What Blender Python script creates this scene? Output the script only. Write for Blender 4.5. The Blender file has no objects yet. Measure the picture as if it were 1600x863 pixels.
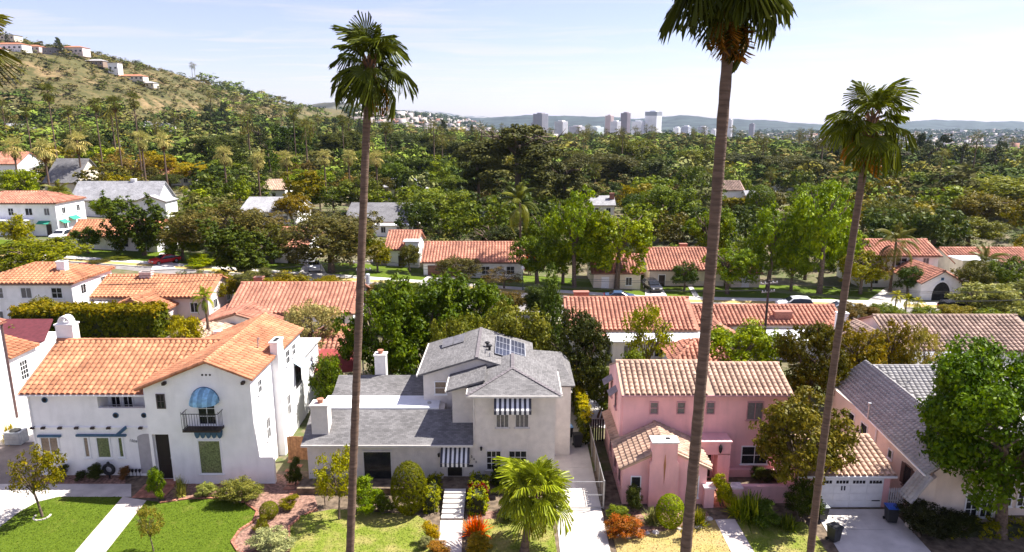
import bpy, bmesh, math, random
import numpy as np
from mathutils import Vector, Matrix

# ------------------------------------------------------------------ scene, camera, light
sc = bpy.context.scene
C = bpy.context.collection
R = math.radians
CAM_H = 26.0
PITCH = math.atan((431.5 - 190) / 1067.0)
cam = bpy.data.cameras.new('camera'); cam_o = bpy.data.objects.new('camera', cam); C.objects.link(cam_o)
cam.sensor_width = 36.0; cam.lens = 36.0 * 1067 / 1600
cam.clip_start = 0.3; cam.clip_end = 60000
cam_o.location = (0, 0, CAM_H); cam_o.rotation_euler = (math.pi / 2 - PITCH, 0, 0)
sc.camera = cam_o

SUN = Vector((0.68, 0.25, 1.0)).normalized()
SUN_EL = math.asin(SUN.z)
world = bpy.data.worlds.new('World'); sc.world = world; world.use_nodes = True
wn, wl = world.node_tree.nodes, world.node_tree.links
bg = wn['Background']
sky = wn.new('ShaderNodeTexSky'); sky.sky_type = 'NISHITA'; sky.sun_disc = False
sky.sun_elevation = SUN_EL; sky.sun_rotation = math.atan2(SUN.x, SUN.y)
sky.altitude = 150; sky.air_density = 1.0; sky.dust_density = 0.5; sky.ozone_density = 2.6
tc = wn.new('ShaderNodeTexCoord')
sep = wn.new('ShaderNodeSeparateXYZ'); wl.new(tc.outputs['Generated'], sep.inputs[0])
# thin cirrus: direction projected on a high cloud plane
addz = wn.new('ShaderNodeMath'); addz.operation = 'MAXIMUM'; addz.inputs[1].default_value = 0.03; wl.new(sep.outputs['Z'], addz.inputs[0])
dx = wn.new('ShaderNodeMath'); dx.operation = 'DIVIDE'; wl.new(sep.outputs['X'], dx.inputs[0]); wl.new(addz.outputs[0], dx.inputs[1])
dy = wn.new('ShaderNodeMath'); dy.operation = 'DIVIDE'; wl.new(sep.outputs['Y'], dy.inputs[0]); wl.new(addz.outputs[0], dy.inputs[1])
cmb = wn.new('ShaderNodeCombineXYZ'); wl.new(dx.outputs[0], cmb.inputs[0]); wl.new(dy.outputs[0], cmb.inputs[1])
mp = wn.new('ShaderNodeMapping'); mp.inputs['Scale'].default_value = (0.42, 0.75, 1.0); mp.inputs['Rotation'].default_value = (0, 0, 0.35); mp.inputs['Location'].default_value = (3.1, 1.7, 0)
wl.new(cmb.outputs[0], mp.inputs[0])
nz = wn.new('ShaderNodeTexNoise'); nz.inputs['Scale'].default_value = 0.9; nz.inputs['Detail'].default_value = 7; nz.inputs['Roughness'].default_value = 0.55; nz.inputs['Distortion'].default_value = 0.9
wl.new(mp.outputs[0], nz.inputs['Vector'])
cr = wn.new('ShaderNodeMapRange'); cr.inputs[1].default_value = 0.48; cr.inputs[2].default_value = 0.78; cr.inputs[3].default_value = 0.15; cr.inputs[4].default_value = 0.6
wl.new(nz.outputs[0], cr.inputs[0])
cmix = wn.new('ShaderNodeMix'); cmix.data_type = 'RGBA'; wl.new(cr.outputs[0], cmix.inputs[0]); wl.new(sky.outputs[0], cmix.inputs[6]); cmix.inputs[7].default_value = (6.6, 6.5, 7.7, 1)
tintn = wn.new('ShaderNodeVectorMath'); tintn.operation = 'MULTIPLY'; tintn.inputs[1].default_value = (0.95, 0.83, 0.92); wl.new(cmix.outputs[2], tintn.inputs[0]); wl.new(tintn.outputs[0], bg.inputs[0]); bg.inputs[1].default_value = 0.077

sun = bpy.data.lights.new('sun', 'SUN'); sun.energy = 5.0; sun.angle = R(0.53); sun.color = (1.0, 0.955, 0.89)
sun_o = bpy.data.objects.new('sun', sun); C.objects.link(sun_o); sun_o.location = (60, 20, 120)
sun_o.rotation_euler = SUN.to_track_quat('Z', 'Y').to_euler()
vs = sc.view_settings
vs.view_transform = 'Standard'; vs.look = 'None'; vs.gamma = 1.0; vs.use_curve_mapping = False; vs.exposure = 1.32
sc.render.engine = 'CYCLES'
cy = sc.cycles
cy.max_bounces = 6; cy.diffuse_bounces = 3; cy.glossy_bounces = 2; cy.transmission_bounces = 3; cy.transparent_max_bounces = 6; cy.volume_bounces = 0
cy.use_adaptive_sampling = True; cy.use_denoising = True
cy.caustics_reflective = False; cy.caustics_refractive = False

random.seed(7)
rng = np.random.default_rng(11)

# ------------------------------------------------------------------ projection helpers (photo pixel 1600x863 -> place in the world)
F = 1067.0
CT, ST = math.cos(PITCH), math.sin(PITCH)
def ray(px, py):
    u, v = (px - 800) / F, (py - 431.5) / F
    return u, CT - v * ST, -ST - v * CT
def atY(px, py, Y):
    d = ray(px, py); t = Y / d[1]
    return Vector((d[0] * t, Y, CAM_H + d[2] * t))
def atZ(px, py, z=0.0):
    d = ray(px, py); t = (z - CAM_H) / d[2]
    return Vector((d[0] * t, d[1] * t, z))
def proj(x, y, z):
    dz = z - CAM_H; w = y * CT - dz * ST
    return 800 + F * x / w, 431.5 - F * (y * ST + dz * CT) / w
def sst(a, b, x):
    t = np.clip((x - a) / (b - a), 0, 1); return t * t * (3 - 2 * t)
def ground(x, y):
    """height of the land; flat in the front gardens, rising to the left, a hill far left, a valley far ahead"""
    x = np.asarray(x, float); y = np.asarray(y, float)
    z = sst(58, 104, y) * 0.05 * np.clip(20 - x, 0, 250) * (1 - 0.55 * sst(250, 700, y))
    ridge = np.interp(x, [-1500, -900, -560, -450, -394, -366, -346, -315, -281, -225, -169, -100, 20], [215, 175, 118, 94, 79, 70, 61, 44, 26, 19, 12, 6, 0])
    ridge = ridge + 1.6 * np.sin(x * 0.075) + 1.5 * np.sin(x * 0.021 + y * 0.013) + 2.6 * np.sin(x * 0.11 + 1.7 * np.sin(y * 0.021)) * np.sin(y * 0.05 + x * 0.03) * sst(-240, -330, x)
    hill = sst(330, 640, y) * (1 - 0.5 * sst(700, 1500, y))
    z = np.maximum(z, z * (1 - hill) + np.maximum(ridge, 0) * hill)
    st_ = 860 - 530 * sst(0.16, 0.52, x / np.maximum(y, 1.0)); drop = sst(0, 1, (y - st_) / 1050.0) * sst(-330, -60, x)
    return z - 52 * drop
def gz(x, y): return float(ground(x, y))
def G(px, py):
    d = ray(px, py); z = 0.0
    for _ in range(30):
        t = (z - CAM_H) / d[2]; z = 0.5 * z + 0.5 * gz(d[0] * t, d[1] * t)
    t = (z - CAM_H) / d[2]
    return Vector((d[0] * t, d[1] * t, z))

# ------------------------------------------------------------------ object helpers
ORG = {}
def tag(o, label=None, cat=None, group=None, kind=None):
    if label: o['label'] = label
    if cat: o['category'] = cat
    if group: o['group'] = group
    if kind: o['kind'] = kind
    return o
def thing(name, label, cat, loc=(0, 0, 0), rz=0.0, group=None, local=False):
    o = bpy.data.objects.new(name, None); C.objects.link(o)
    o.empty_display_size = 0.3
    o.location = loc; o.rotation_euler = (0, 0, rz)
    ORG[o.name] = Vector((0, 0, 0)) if local else Vector(loc)
    return tag(o, label, cat, group)
def link(name, me, parent=None, loc=None):
    o = bpy.data.objects.new(name, me); C.objects.link(o)
    if parent is not None:
        o.parent = parent; ORG[o.name] = ORG.get(parent.name, Vector((0, 0, 0)))
    if loc is not None: o.location = loc
    return o
def mesh_np(name, V, Fc, mat=None, tint=None, smooth=False):
    """V (n,3); Fc (m,k) all faces with k corners; tint per face"""
    V = np.asarray(V, np.float32); Fc = np.asarray(Fc, np.int32)
    me = bpy.data.meshes.new(name); n, k = Fc.shape
    me.vertices.add(len(V)); me.vertices.foreach_set('co', V.ravel())
    me.loops.add(n * k); me.loops.foreach_set('vertex_index', Fc.ravel())
    me.polygons.add(n); me.polygons.foreach_set('loop_start', np.arange(0, n * k, k, dtype=np.int32))
    if smooth: me.polygons.foreach_set('use_smooth', np.ones(n, bool))
    if tint is not None:
        a = me.attributes.new('tint', 'FLOAT', 'FACE'); a.data.foreach_set('value', np.asarray(tint, np.float32))
    if mat is not None: me.materials.append(mat)
    me.update(calc_edges=True)
    return me

class MB:
    """collects faces of any size, then builds one mesh object"""
    def __init__(s): s.v = []; s.f = []; s.m = []; s.cur = 0; s.t = []; s.ct = 0.5
    def face(s, *pts):
        b = len(s.v); s.v.extend([tuple(p) for p in pts]); s.f.append(tuple(range(b, b + len(pts)))); s.m.append(s.cur); s.t.append(s.ct); return s
    def box(s, x0, x1, y0, y1, z0, z1):
        if x0 > x1: x0, x1 = x1, x0
        if y0 > y1: y0, y1 = y1, y0
        b = len(s.v)
        s.v.extend([(x0,y0,z0),(x1,y0,z0),(x1,y1,z0),(x0,y1,z0),(x0,y0,z1),(x1,y0,z1),(x1,y1,z1),(x0,y1,z1)])
        for q in ((0,3,2,1),(4,5,6,7),(0,1,5,4),(1,2,6,5),(2,3,7,6),(3,0,4,7)):
            s.f.append(tuple(b + i for i in q)); s.m.append(s.cur); s.t.append(s.ct)
        return s
    def bar(s, p0, p1, w, h, up=(0, 0, 1)):
        p0, p1 = Vector(p0), Vector(p1); d = (p1 - p0).normalized(); upv = Vector(up)
        if abs(d.dot(upv)) > 0.99: upv = Vector((1, 0, 0))
        a = d.cross(upv).normalized() * (w / 2); c = a.cross(d).normalized() * (h / 2)
        b = len(s.v)
        for p in (p0, p1):
            for q in (-a - c, a - c, a + c, -a + c): s.v.append(tuple(p + q))
        for q in ((3,2,1,0),(4,5,6,7),(0,1,5,4),(1,2,6,5),(2,3,7,6),(3,0,4,7)):
            s.f.append(tuple(b + i for i in q)); s.m.append(s.cur); s.t.append(s.ct)
        return s
    def tube(s, pts, rad, n=8, cap=True):
        pts = [Vector(p) for p in pts]
        if not hasattr(rad, '__len__'): rad = [rad] * len(pts)
        b = len(s.v); up = Vector((0, 0, 1)); prev = None
        for i, p in enumerate(pts):
            d = (pts[min(i + 1, len(pts) - 1)] - pts[max(i - 1, 0)]).normalized()
            if prev is None:
                a = d.cross(up if abs(d.z) < 0.95 else Vector((1, 0, 0))).normalized()
            else:
                a = (prev - d * prev.dot(d)).normalized()
            prev = a; c = d.cross(a)
            for k in range(n):
                an = 2 * math.pi * k / n; s.v.append(tuple(p + (a * math.cos(an) + c * math.sin(an)) * rad[i]))
        for i in range(len(pts) - 1):
            for k in range(n):
                s.f.append((b + i*n + k, b + i*n + (k+1) % n, b + (i+1)*n + (k+1) % n, b + (i+1)*n + k)); s.m.append(s.cur); s.t.append(s.ct)
        if cap:
            s.f.append(tuple(b + k for k in reversed(range(n)))); s.m.append(s.cur); s.t.append(s.ct)
            s.f.append(tuple(b + (len(pts)-1)*n + k for k in range(n))); s.m.append(s.cur); s.t.append(s.ct)
        return s
    def lathe(s, cx, cy, prof, n=12):
        b = len(s.v)
        for r, z in prof:
            for k in range(n):
                a = 2 * math.pi * k / n; s.v.append((cx + r * math.cos(a), cy + r * math.sin(a), z))
        for i in range(len(prof) - 1):
            for k in range(n):
                s.f.append((b + i*n + k, b + i*n + (k+1) % n, b + (i+1)*n + (k+1) % n, b + (i+1)*n + k)); s.m.append(s.cur); s.t.append(s.ct)
        s.f.append(tuple(b + k for k in reversed(range(n)))); s.m.append(s.cur); s.t.append(s.ct)
        s.f.append(tuple(b + (len(prof)-1)*n + k for k in range(n))); s.m.append(s.cur); s.t.append(s.ct)
        return s
    def prism(s, poly, z0, z1):
        """vertical prism over a counter-clockwise plan polygon"""
        n = len(poly)
        s.face(*[(p[0], p[1], z1) for p in poly]); s.face(*[(p[0], p[1], z0) for p in reversed(poly)])
        for i in range(n):
            a, b = poly[i], poly[(i + 1) % n]
            s.face((a[0], a[1], z0), (b[0], b[1], z0), (b[0], b[1], z1), (a[0], a[1], z1))
        return s
    def xprism(s, poly, x0, x1):
        """prism along x over polygon in (y,z)"""
        n = len(poly)
        s.face(*[(x0, p[0], p[1]) for p in reversed(poly)]); s.face(*[(x1, p[0], p[1]) for p in poly])
        for i in range(n):
            a, b = poly[i], poly[(i + 1) % n]
            s.face((x0, a[0], a[1]), (x0, b[0], b[1]), (x1, b[0], b[1]), (x1, a[0], a[1]))
        return s
    def yprism(s, poly, y0, y1):
        """prism along y over polygon in (x,z)"""
        n = len(poly)
        s.face(*[(p[0], y0, p[1]) for p in poly]); s.face(*[(p[0], y1, p[1]) for p in reversed(poly)])
        for i in range(n):
            a, b = poly[i], poly[(i + 1) % n]
            s.face((a[0], y0, a[1]), (a[0], y1, a[1]), (b[0], y1, b[1]), (b[0], y0, b[1]))
        return s
    def slab(s, pts, th):
        """a roof plane of thickness th (points counter-clockwise seen from outside)"""
        pts = [Vector(p) for p in pts]; n = (pts[1] - pts[0]).cross(pts[2] - pts[0]).normalized()
        lo = [p - n * th for p in pts]; k = len(pts)
        s.face(*pts); s.face(*reversed(lo))
        for i in range(k): s.face(lo[i], lo[(i+1) % k], pts[(i+1) % k], pts[i])
        return s
    def build(s, name, mats, parent=None, smooth=False, bevel=0.0):
        o0 = ORG.get(parent.name, Vector((0, 0, 0))) if parent is not None else Vector((0, 0, 0))
        me = bpy.data.meshes.new(name)
        me.from_pydata([(v[0] - o0.x, v[1] - o0.y, v[2] - o0.z) for v in s.v], [], s.f)
        if not isinstance(mats, (list, tuple)): mats = [mats]
        for m in mats: me.materials.append(m)
        if len(mats) > 1: me.polygons.foreach_set('material_index', s.m)
        a = me.attributes.new('tint', 'FLOAT', 'FACE'); a.data.foreach_set('value', s.t)
        if smooth: me.polygons.foreach_set('use_smooth', [True] * len(s.f))
        me.update()
        if bevel > 0:
            bm = bmesh.new(); bm.from_mesh(me); bmesh.ops.remove_doubles(bm, verts=bm.verts, dist=1e-4)
            bmesh.ops.bevel(bm, geom=[e for e in bm.edges if e.is_manifold and e.calc_face_angle(0) > 0.5], offset=bevel, segments=1, affect='EDGES'); bm.to_mesh(me); bm.free()
        return link(name, me, parent)

# ------------------------------------------------------------------ materials
MATS = {}
def nodes_of(name):
    m = bpy.data.materials.new(name); m.use_nodes = True
    return m, m.node_tree.nodes, m.node_tree.links, m.node_tree.nodes['Principled BSDF']
def plain(name, col, rough=0.7, var=0.12, scale=3.0, bump=0.0, bscale=40.0, metal=0.0, spec=0.3, stain=0.0, tint=0.0, col2=None):
    """base colour with soft noise variation, optional per-piece tint, dirt streaks and fine relief"""
    if name in MATS: return MATS[name]
    m, n, l, b = nodes_of(name)
    b.inputs['Roughness'].default_value = rough; b.inputs['Metallic'].default_value = metal; b.inputs['Specular IOR Level'].default_value = spec
    g = n.new('ShaderNodeNewGeometry')
    t = n.new('ShaderNodeTexNoise'); t.inputs['Scale'].default_value = scale; t.inputs['Detail'].default_value = 5; l.new(g.outputs['Position'], t.inputs['Vector'])
    mx = n.new('ShaderNodeMix'); mx.data_type = 'RGBA'
    c2 = col2 if col2 else tuple(c * (1 - 2 * var) for c in col)
    hi = col if col2 else tuple(min(1, c * (1 + var)) for c in col)
    mr = n.new('ShaderNodeMapRange'); mr.inputs[1].default_value = 0.32; mr.inputs[2].default_value = 0.68; l.new(t.outputs[0], mr.inputs[0])
    l.new(mr.outputs[0], mx.inputs[0]); mx.inputs[6].default_value = (*c2, 1); mx.inputs[7].default_value = (*hi, 1)
    out = mx.outputs[2]
    if tint:
        at = n.new('ShaderNodeAttribute'); at.attribute_name = 'tint'
        m2 = n.new('ShaderNodeMapRange'); m2.inputs[3].default_value = 1 - tint; m2.inputs[4].default_value = 1 + tint; l.new(at.outputs['Fac'], m2.inputs[0])
        v = n.new('ShaderNodeVectorMath'); v.operation = 'SCALE'; l.new(out, v.inputs[0]); l.new(m2.outputs[0], v.inputs['Scale']); out = v.outputs[0]
    if stain:
        mp = n.new('ShaderNodeMapping'); mp.inputs['Scale'].default_value = (1.3, 1.3, 0.22); l.new(g.outputs['Position'], mp.inputs[0])
        t3 = n.new('ShaderNodeTexNoise'); t3.inputs['Scale'].default_value = 1.1; t3.inputs['Detail'].default_value = 6; l.new(mp.outputs[0], t3.inputs['Vector'])
        m3 = n.new('ShaderNodeMapRange'); m3.inputs[1].default_value = 0.5; m3.inputs[2].default_value = 0.8; m3.inputs[3].default_value = 1; m3.inputs[4].default_value = 1 - stain; l.new(t3.outputs[0], m3.inputs[0])
        v3 = n.new('ShaderNodeVectorMath'); v3.operation = 'SCALE'; l.new(out, v3.inputs[0]); l.new(m3.outputs[0], v3.inputs['Scale']); out = v3.outputs[0]
    l.new(out, b.inputs['Base Color'])
    if bump:
        t2 = n.new('ShaderNodeTexNoise'); t2.inputs['Scale'].default_value = bscale; t2.inputs['Detail'].default_value = 4; l.new(g.outputs['Position'], t2.inputs['Vector'])
        bp = n.new('ShaderNodeBump'); bp.inputs['Strength'].default_value = bump; bp.inputs['Distance'].default_value = 0.05; l.new(t2.outputs[0], bp.inputs['Height']); l.new(bp.outputs[0], b.inputs['Normal'])
    MATS[name] = m; return m
def leafmat(name='leaf', trans=0.3, rough=0.5, sat=1.0):
    """leaf colour comes from the plant's own object colour, varied by leaf and clump"""
    if name in MATS: return MATS[name]
    m, n, l, b = nodes_of(name)
    oi = n.new('ShaderNodeObjectInfo'); at = n.new('ShaderNodeAttribute'); at.attribute_name = 'tint'
    mr = n.new('ShaderNodeMapRange'); mr.inputs[3].default_value = 0.35; mr.inputs[4].default_value = 1.6; l.new(at.outputs['Fac'], mr.inputs[0])
    v = n.new('ShaderNodeVectorMath'); v.operation = 'SCALE'; bl = n.new('ShaderNodeVectorMath'); bl.operation = 'MULTIPLY'; bl.inputs[1].default_value = (1.04, 0.93, 0.50); l.new(oi.outputs['Color'], bl.inputs[0]); l.new(bl.outputs[0], v.inputs[0]); l.new(mr.outputs[0], v.inputs['Scale'])
    hs = n.new('ShaderNodeHueSaturation'); m2 = n.new('ShaderNodeMapRange'); m2.inputs[3].default_value = 0.525; m2.inputs[4].default_value = 0.475; l.new(at.outputs['Fac'], m2.inputs[0])
    l.new(m2.outputs[0], hs.inputs['Hue']); hs.inputs['Saturation'].default_value = 1.12*sat; l.new(v.outputs[0], hs.inputs['Color'])
    l.new(hs.outputs[0], b.inputs['Base Color']); b.inputs['Roughness'].default_value = rough; b.inputs['Specular IOR Level'].default_value = 0.12
    tr = n.new('ShaderNodeBsdfTranslucent'); l.new(hs.outputs[0], tr.inputs[0])
    ms = n.new('ShaderNodeMixShader'); ms.inputs[0].default_value = trans; l.new(b.outputs[0], ms.inputs[1]); l.new(tr.outputs[0], ms.inputs[2])
    l.new(ms.outputs[0], n['Material Output'].inputs[0])
    MATS[name] = m; return m
def glassmat(name='glass', tint=(0.03, 0.035, 0.04), alpha=0.82):
    if name in MATS: return MATS[name]
    m, n, l, b = nodes_of(name)
    b.inputs['Base Color'].default_value = (*tint, 1); b.inputs['Roughness'].default_value = 0.06; b.inputs['Specular IOR Level'].default_value = 0.6
    tr = n.new('ShaderNodeBsdfTransparent'); ms = n.new('ShaderNodeMixShader'); ms.inputs[0].default_value = alpha
    l.new(b.outputs[0], ms.inputs[1]); l.new(tr.outputs[0], ms.inputs[2]); l.new(ms.outputs[0], n['Material Output'].inputs[0])
    MATS[name] = m; return m
def shinglemat(name, col, var=0.35, row=0.14, tab=0.3):
    """asphalt shingles: too fine to pick apart at this range; colour blend and fine relief only"""
    if name in MATS: return MATS[name]
    m, n, l, b = nodes_of(name)
    b.inputs['Roughness'].default_value = 0.9; b.inputs['Specular IOR Level'].default_value = 0.15
    g = n.new('ShaderNodeTexCoord')
    br = n.new('ShaderNodeTexBrick'); br.inputs['Scale'].default_value = 1.0; br.inputs['Brick Width'].default_value = tab; br.inputs['Row Height'].default_value = row; br.inputs['Mortar Size'].default_value = 0.006
    br.inputs['Color1'].default_value = (*[c * (1 - var) for c in col], 1); br.inputs['Color2'].default_value = (*[c * (1 + var) for c in col], 1); br.inputs['Mortar'].default_value = (*[c * 0.5 for c in col], 1)
    uv = n.new('ShaderNodeUVMap'); uv.uv_map = 'slope'; l.new(uv.outputs[0], br.inputs['Vector'])
    t = n.new('ShaderNodeTexNoise'); t.inputs['Scale'].default_value = 0.6; t.inputs['Detail'].default_value = 6; l.new(g.outputs['Object'], t.inputs['Vector'])
    mr = n.new('ShaderNodeMapRange'); mr.inputs[1].default_value = 0.3; mr.inputs[2].default_value = 0.7; mr.inputs[3].default_value = 0.82; mr.inputs[4].default_value = 1.15; l.new(t.outputs[0], mr.inputs[0])
    v = n.new('ShaderNodeVectorMath'); v.operation = 'SCALE'; l.new(br.outputs[0], v.inputs[0]); l.new(mr.outputs[0], v.inputs['Scale']); l.new(v.outputs[0], b.inputs['Base Color'])
    bp = n.new('ShaderNodeBump'); bp.inputs['Strength'].default_value = 0.6; bp.inputs['Distance'].default_value = 0.02; l.new(br.outputs['Fac'], bp.inputs['Height']); bp.invert = True; l.new(bp.outputs[0], b.inputs['Normal'])
    MATS[name] = m; return m
def grassmat(name, c1, c2, dry=(0.30, 0.26, 0.09), dryness=0.2):
    if name in MATS: return MATS[name]
    m, n, l, b = nodes_of(name); b.inputs['Roughness'].default_value = 0.85; b.inputs['Specular IOR Level'].default_value = 0.15
    g = n.new('ShaderNodeNewGeometry')
    t = n.new('ShaderNodeTexNoise'); t.inputs['Scale'].default_value = 14; t.inputs['Detail'].default_value = 6; l.new(g.outputs['Position'], t.inputs['Vector'])
    mx = n.new('ShaderNodeMix'); mx.data_type = 'RGBA'; mr0 = n.new('ShaderNodeMapRange'); mr0.inputs[1].default_value = 0.3; mr0.inputs[2].default_value = 0.7
    l.new(t.outputs[0], mr0.inputs[0]); l.new(mr0.outputs[0], mx.inputs[0]); mx.inputs[6].default_value = (*c1, 1); mx.inputs[7].default_value = (*c2, 1)
    t2 = n.new('ShaderNodeTexNoise'); t2.inputs['Scale'].default_value = 0.55; t2.inputs['Detail'].default_value = 8; t2.inputs['Roughness'].default_value = 0.65; l.new(g.outputs['Position'], t2.inputs['Vector'])
    mr = n.new('ShaderNodeMapRange'); mr.inputs[1].default_value = 0.62 - dryness * 0.4; mr.inputs[2].default_value = 0.85 - dryness * 0.3; mr.inputs[3].default_value = 0; mr.inputs[4].default_value = 0.9; l.new(t2.outputs[0], mr.inputs[0])
    mx2 = n.new('ShaderNodeMix'); mx2.data_type = 'RGBA'; l.new(mr.outputs[0], mx2.inputs[0]); l.new(mx.outputs[2], mx2.inputs[6]); mx2.inputs[7].default_value = (*dry, 1)
    l.new(mx2.outputs[2], b.inputs['Base Color'])
    bp = n.new('ShaderNodeBump'); bp.inputs['Strength'].default_value = 0.9; bp.inputs['Distance'].default_value = 0.06
    t4 = n.new('ShaderNodeTexNoise'); t4.inputs['Scale'].default_value = 30; t4.inputs['Detail'].default_value = 3; l.new(g.outputs['Position'], t4.inputs['Vector']); l.new(t4.outputs[0], bp.inputs['Height']); l.new(bp.outputs[0], b.inputs['Normal'])
    MATS[name] = m; return m

LEAF = leafmat('leaf', 0.30); FROND = leafmat('frond', 0.2, 0.42); NEEDLE = leafmat('needle', 0.12, 0.6)
BARK = plain('bark', (0.16, 0.115, 0.085), 0.95, 0.3, 6, 0.8, 25)
PALMBARK = plain('palm_bark', (0.15, 0.098, 0.070), 0.95, 0.2, 3.0, 0.7, 6)
for nd in [q for q in PALMBARK.node_tree.nodes if q.type == 'TEX_NOISE']:
    # leaf-scar rings: the noise runs round the trunk
    mpn = PALMBARK.node_tree.nodes.new('ShaderNodeMapping'); mpn.inputs['Scale'].default_value = (0.5, 0.5, 3.0); lk = nd.inputs['Vector'].links[0]; src_ = lk.from_socket; PALMBARK.node_tree.links.remove(lk)
    PALMBARK.node_tree.links.new(src_, mpn.inputs[0]); PALMBARK.node_tree.links.new(mpn.outputs[0], nd.inputs['Vector'])
W_STUCCO = plain('white_stucco', (0.90, 0.885, 0.87), 0.9, 0.03, 1.2, 0.35, 22, stain=0.13)
G_STUCCO = plain('greige_stucco', (0.70, 0.645, 0.59), 0.92, 0.05, 2.0, 0.6, 16, stain=0.1)
P_STUCCO = plain('pink_stucco', (0.84, 0.475, 0.465), 0.92, 0.06, 0.7, 0.35, 20, stain=0.22)
B_STUCCO = plain('beige_stucco', (0.72, 0.61, 0.51), 0.92, 0.05, 1.2, 0.35, 20, stain=0.1)
WHITE = plain('white_paint', (0.80, 0.80, 0.79), 0.55, 0.03)
DARKWOOD = plain('dark_wood', (0.045, 0.028, 0.022), 0.6, 0.2, 8)
IRON = plain('black_iron', (0.02, 0.02, 0.022), 0.5, 0.1)
BLUE = plain('blue_paint', (0.05, 0.12, 0.20), 0.55, 0.12)
GLASS = glassmat('window_glass'); PAINTED_DARK = plain('painted_dark_interior', (0.028, 0.026, 0.026), 0.9, 0.3, 2)  # dark colour painted in for the unlit inside of openings
GREENBLIND = plain('green_curtain', (0.36, 0.42, 0.17), 0.9, 0.25, 9)
TANBLIND = plain('tan_blind', (0.58, 0.44, 0.31), 0.9, 0.1, 6)
GREYBLIND = plain('grey_blind', (0.36, 0.34, 0.33), 0.9, 0.1, 6)
CONCRETE = plain('concrete', (0.52, 0.47, 0.43), 0.9, 0.10, 0.9, 0.3, 30, stain=0.12)
CONC_LIGHT = plain('light_concrete', (0.62, 0.58, 0.53), 0.9, 0.08, 0.8, 0.3, 30, stain=0.1)
ASPHALT = plain('asphalt', (0.13, 0.12, 0.115), 0.95, 0.15, 0.7, 0.4, 40)
ASPH_LIGHT = plain('sun_bleached_asphalt', (0.25, 0.23, 0.22), 0.95, 0.16, 0.35, 0.3, 40, stain=0.3)
BROWNDRIVE = plain('brown_asphalt', (0.20, 0.165, 0.15), 0.95, 0.12, 0.8, 0.3, 30)
BRICKRED = plain('brick_red', (0.40, 0.17, 0.11), 0.9, 0.15, 3, 0.4, 30, tint=0.25)
MULCH = plain('mulch', (0.30, 0.17, 0.125), 0.97, 0.3, 5, 0.9, 25)
SOIL = plain('soil', (0.17, 0.125, 0.085), 0.97, 0.3, 2.2, 0.8, 18)
TERRA = plain('terracotta_tile', (0.50, 0.215, 0.112), 0.85, 0.16, 0.5, 0.15, 30, tint=0.19, stain=0.38)
TERRA_R = plain('red_clay_tile', (0.47, 0.205, 0.135), 0.85, 0.16, 0.5, 0.15, 30, tint=0.22, stain=0.38)
TERRA_P = plain('pale_clay_tile', (0.50, 0.335, 0.24), 0.85, 0.14, 0.5, 0.15, 30, tint=0.18, stain=0.38)
TERRA_B = plain('brown_clay_tile', (0.34, 0.235, 0.185), 0.88, 0.16, 0.5, 0.15, 30, tint=0.28, stain=0.38)
SLATE = plain('grey_flat_tile', (0.38, 0.362, 0.35), 0.85, 0.08, 1.0, 0.15, 30, tint=0.10, stain=0.14)
SHINGLE = shinglemat('grey_shingle', (0.170, 0.162, 0.160), 0.22); SHINGLE2 = shinglemat('pale_shingle', (0.33, 0.325, 0.335), 0.2)
FLATROOF = plain('white_membrane', (0.74, 0.74, 0.75), 0.8, 0.04, 1.0, stain=0.1)
METAL = plain('grey_metal', (0.42, 0.42, 0.43), 0.45, 0.08, metal=0.6)
WOODFENCE = plain('cedar_board', (0.50, 0.25, 0.115), 0.85, 0.15, 5, tint=0.3)
STONE = plain('pale_stone', (0.52, 0.47, 0.42), 0.9, 0.15, 5, 0.5, 20, tint=0.2)
BLACKPLASTIC = plain('black_plastic', (0.03, 0.03, 0.033), 0.45, 0.1); BLUEPLASTIC = plain('blue_plastic', (0.03, 0.10, 0.42), 0.4, 0.08)
RUBBER = plain('rubber', (0.018, 0.018, 0.018), 0.85, 0.1)

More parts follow.
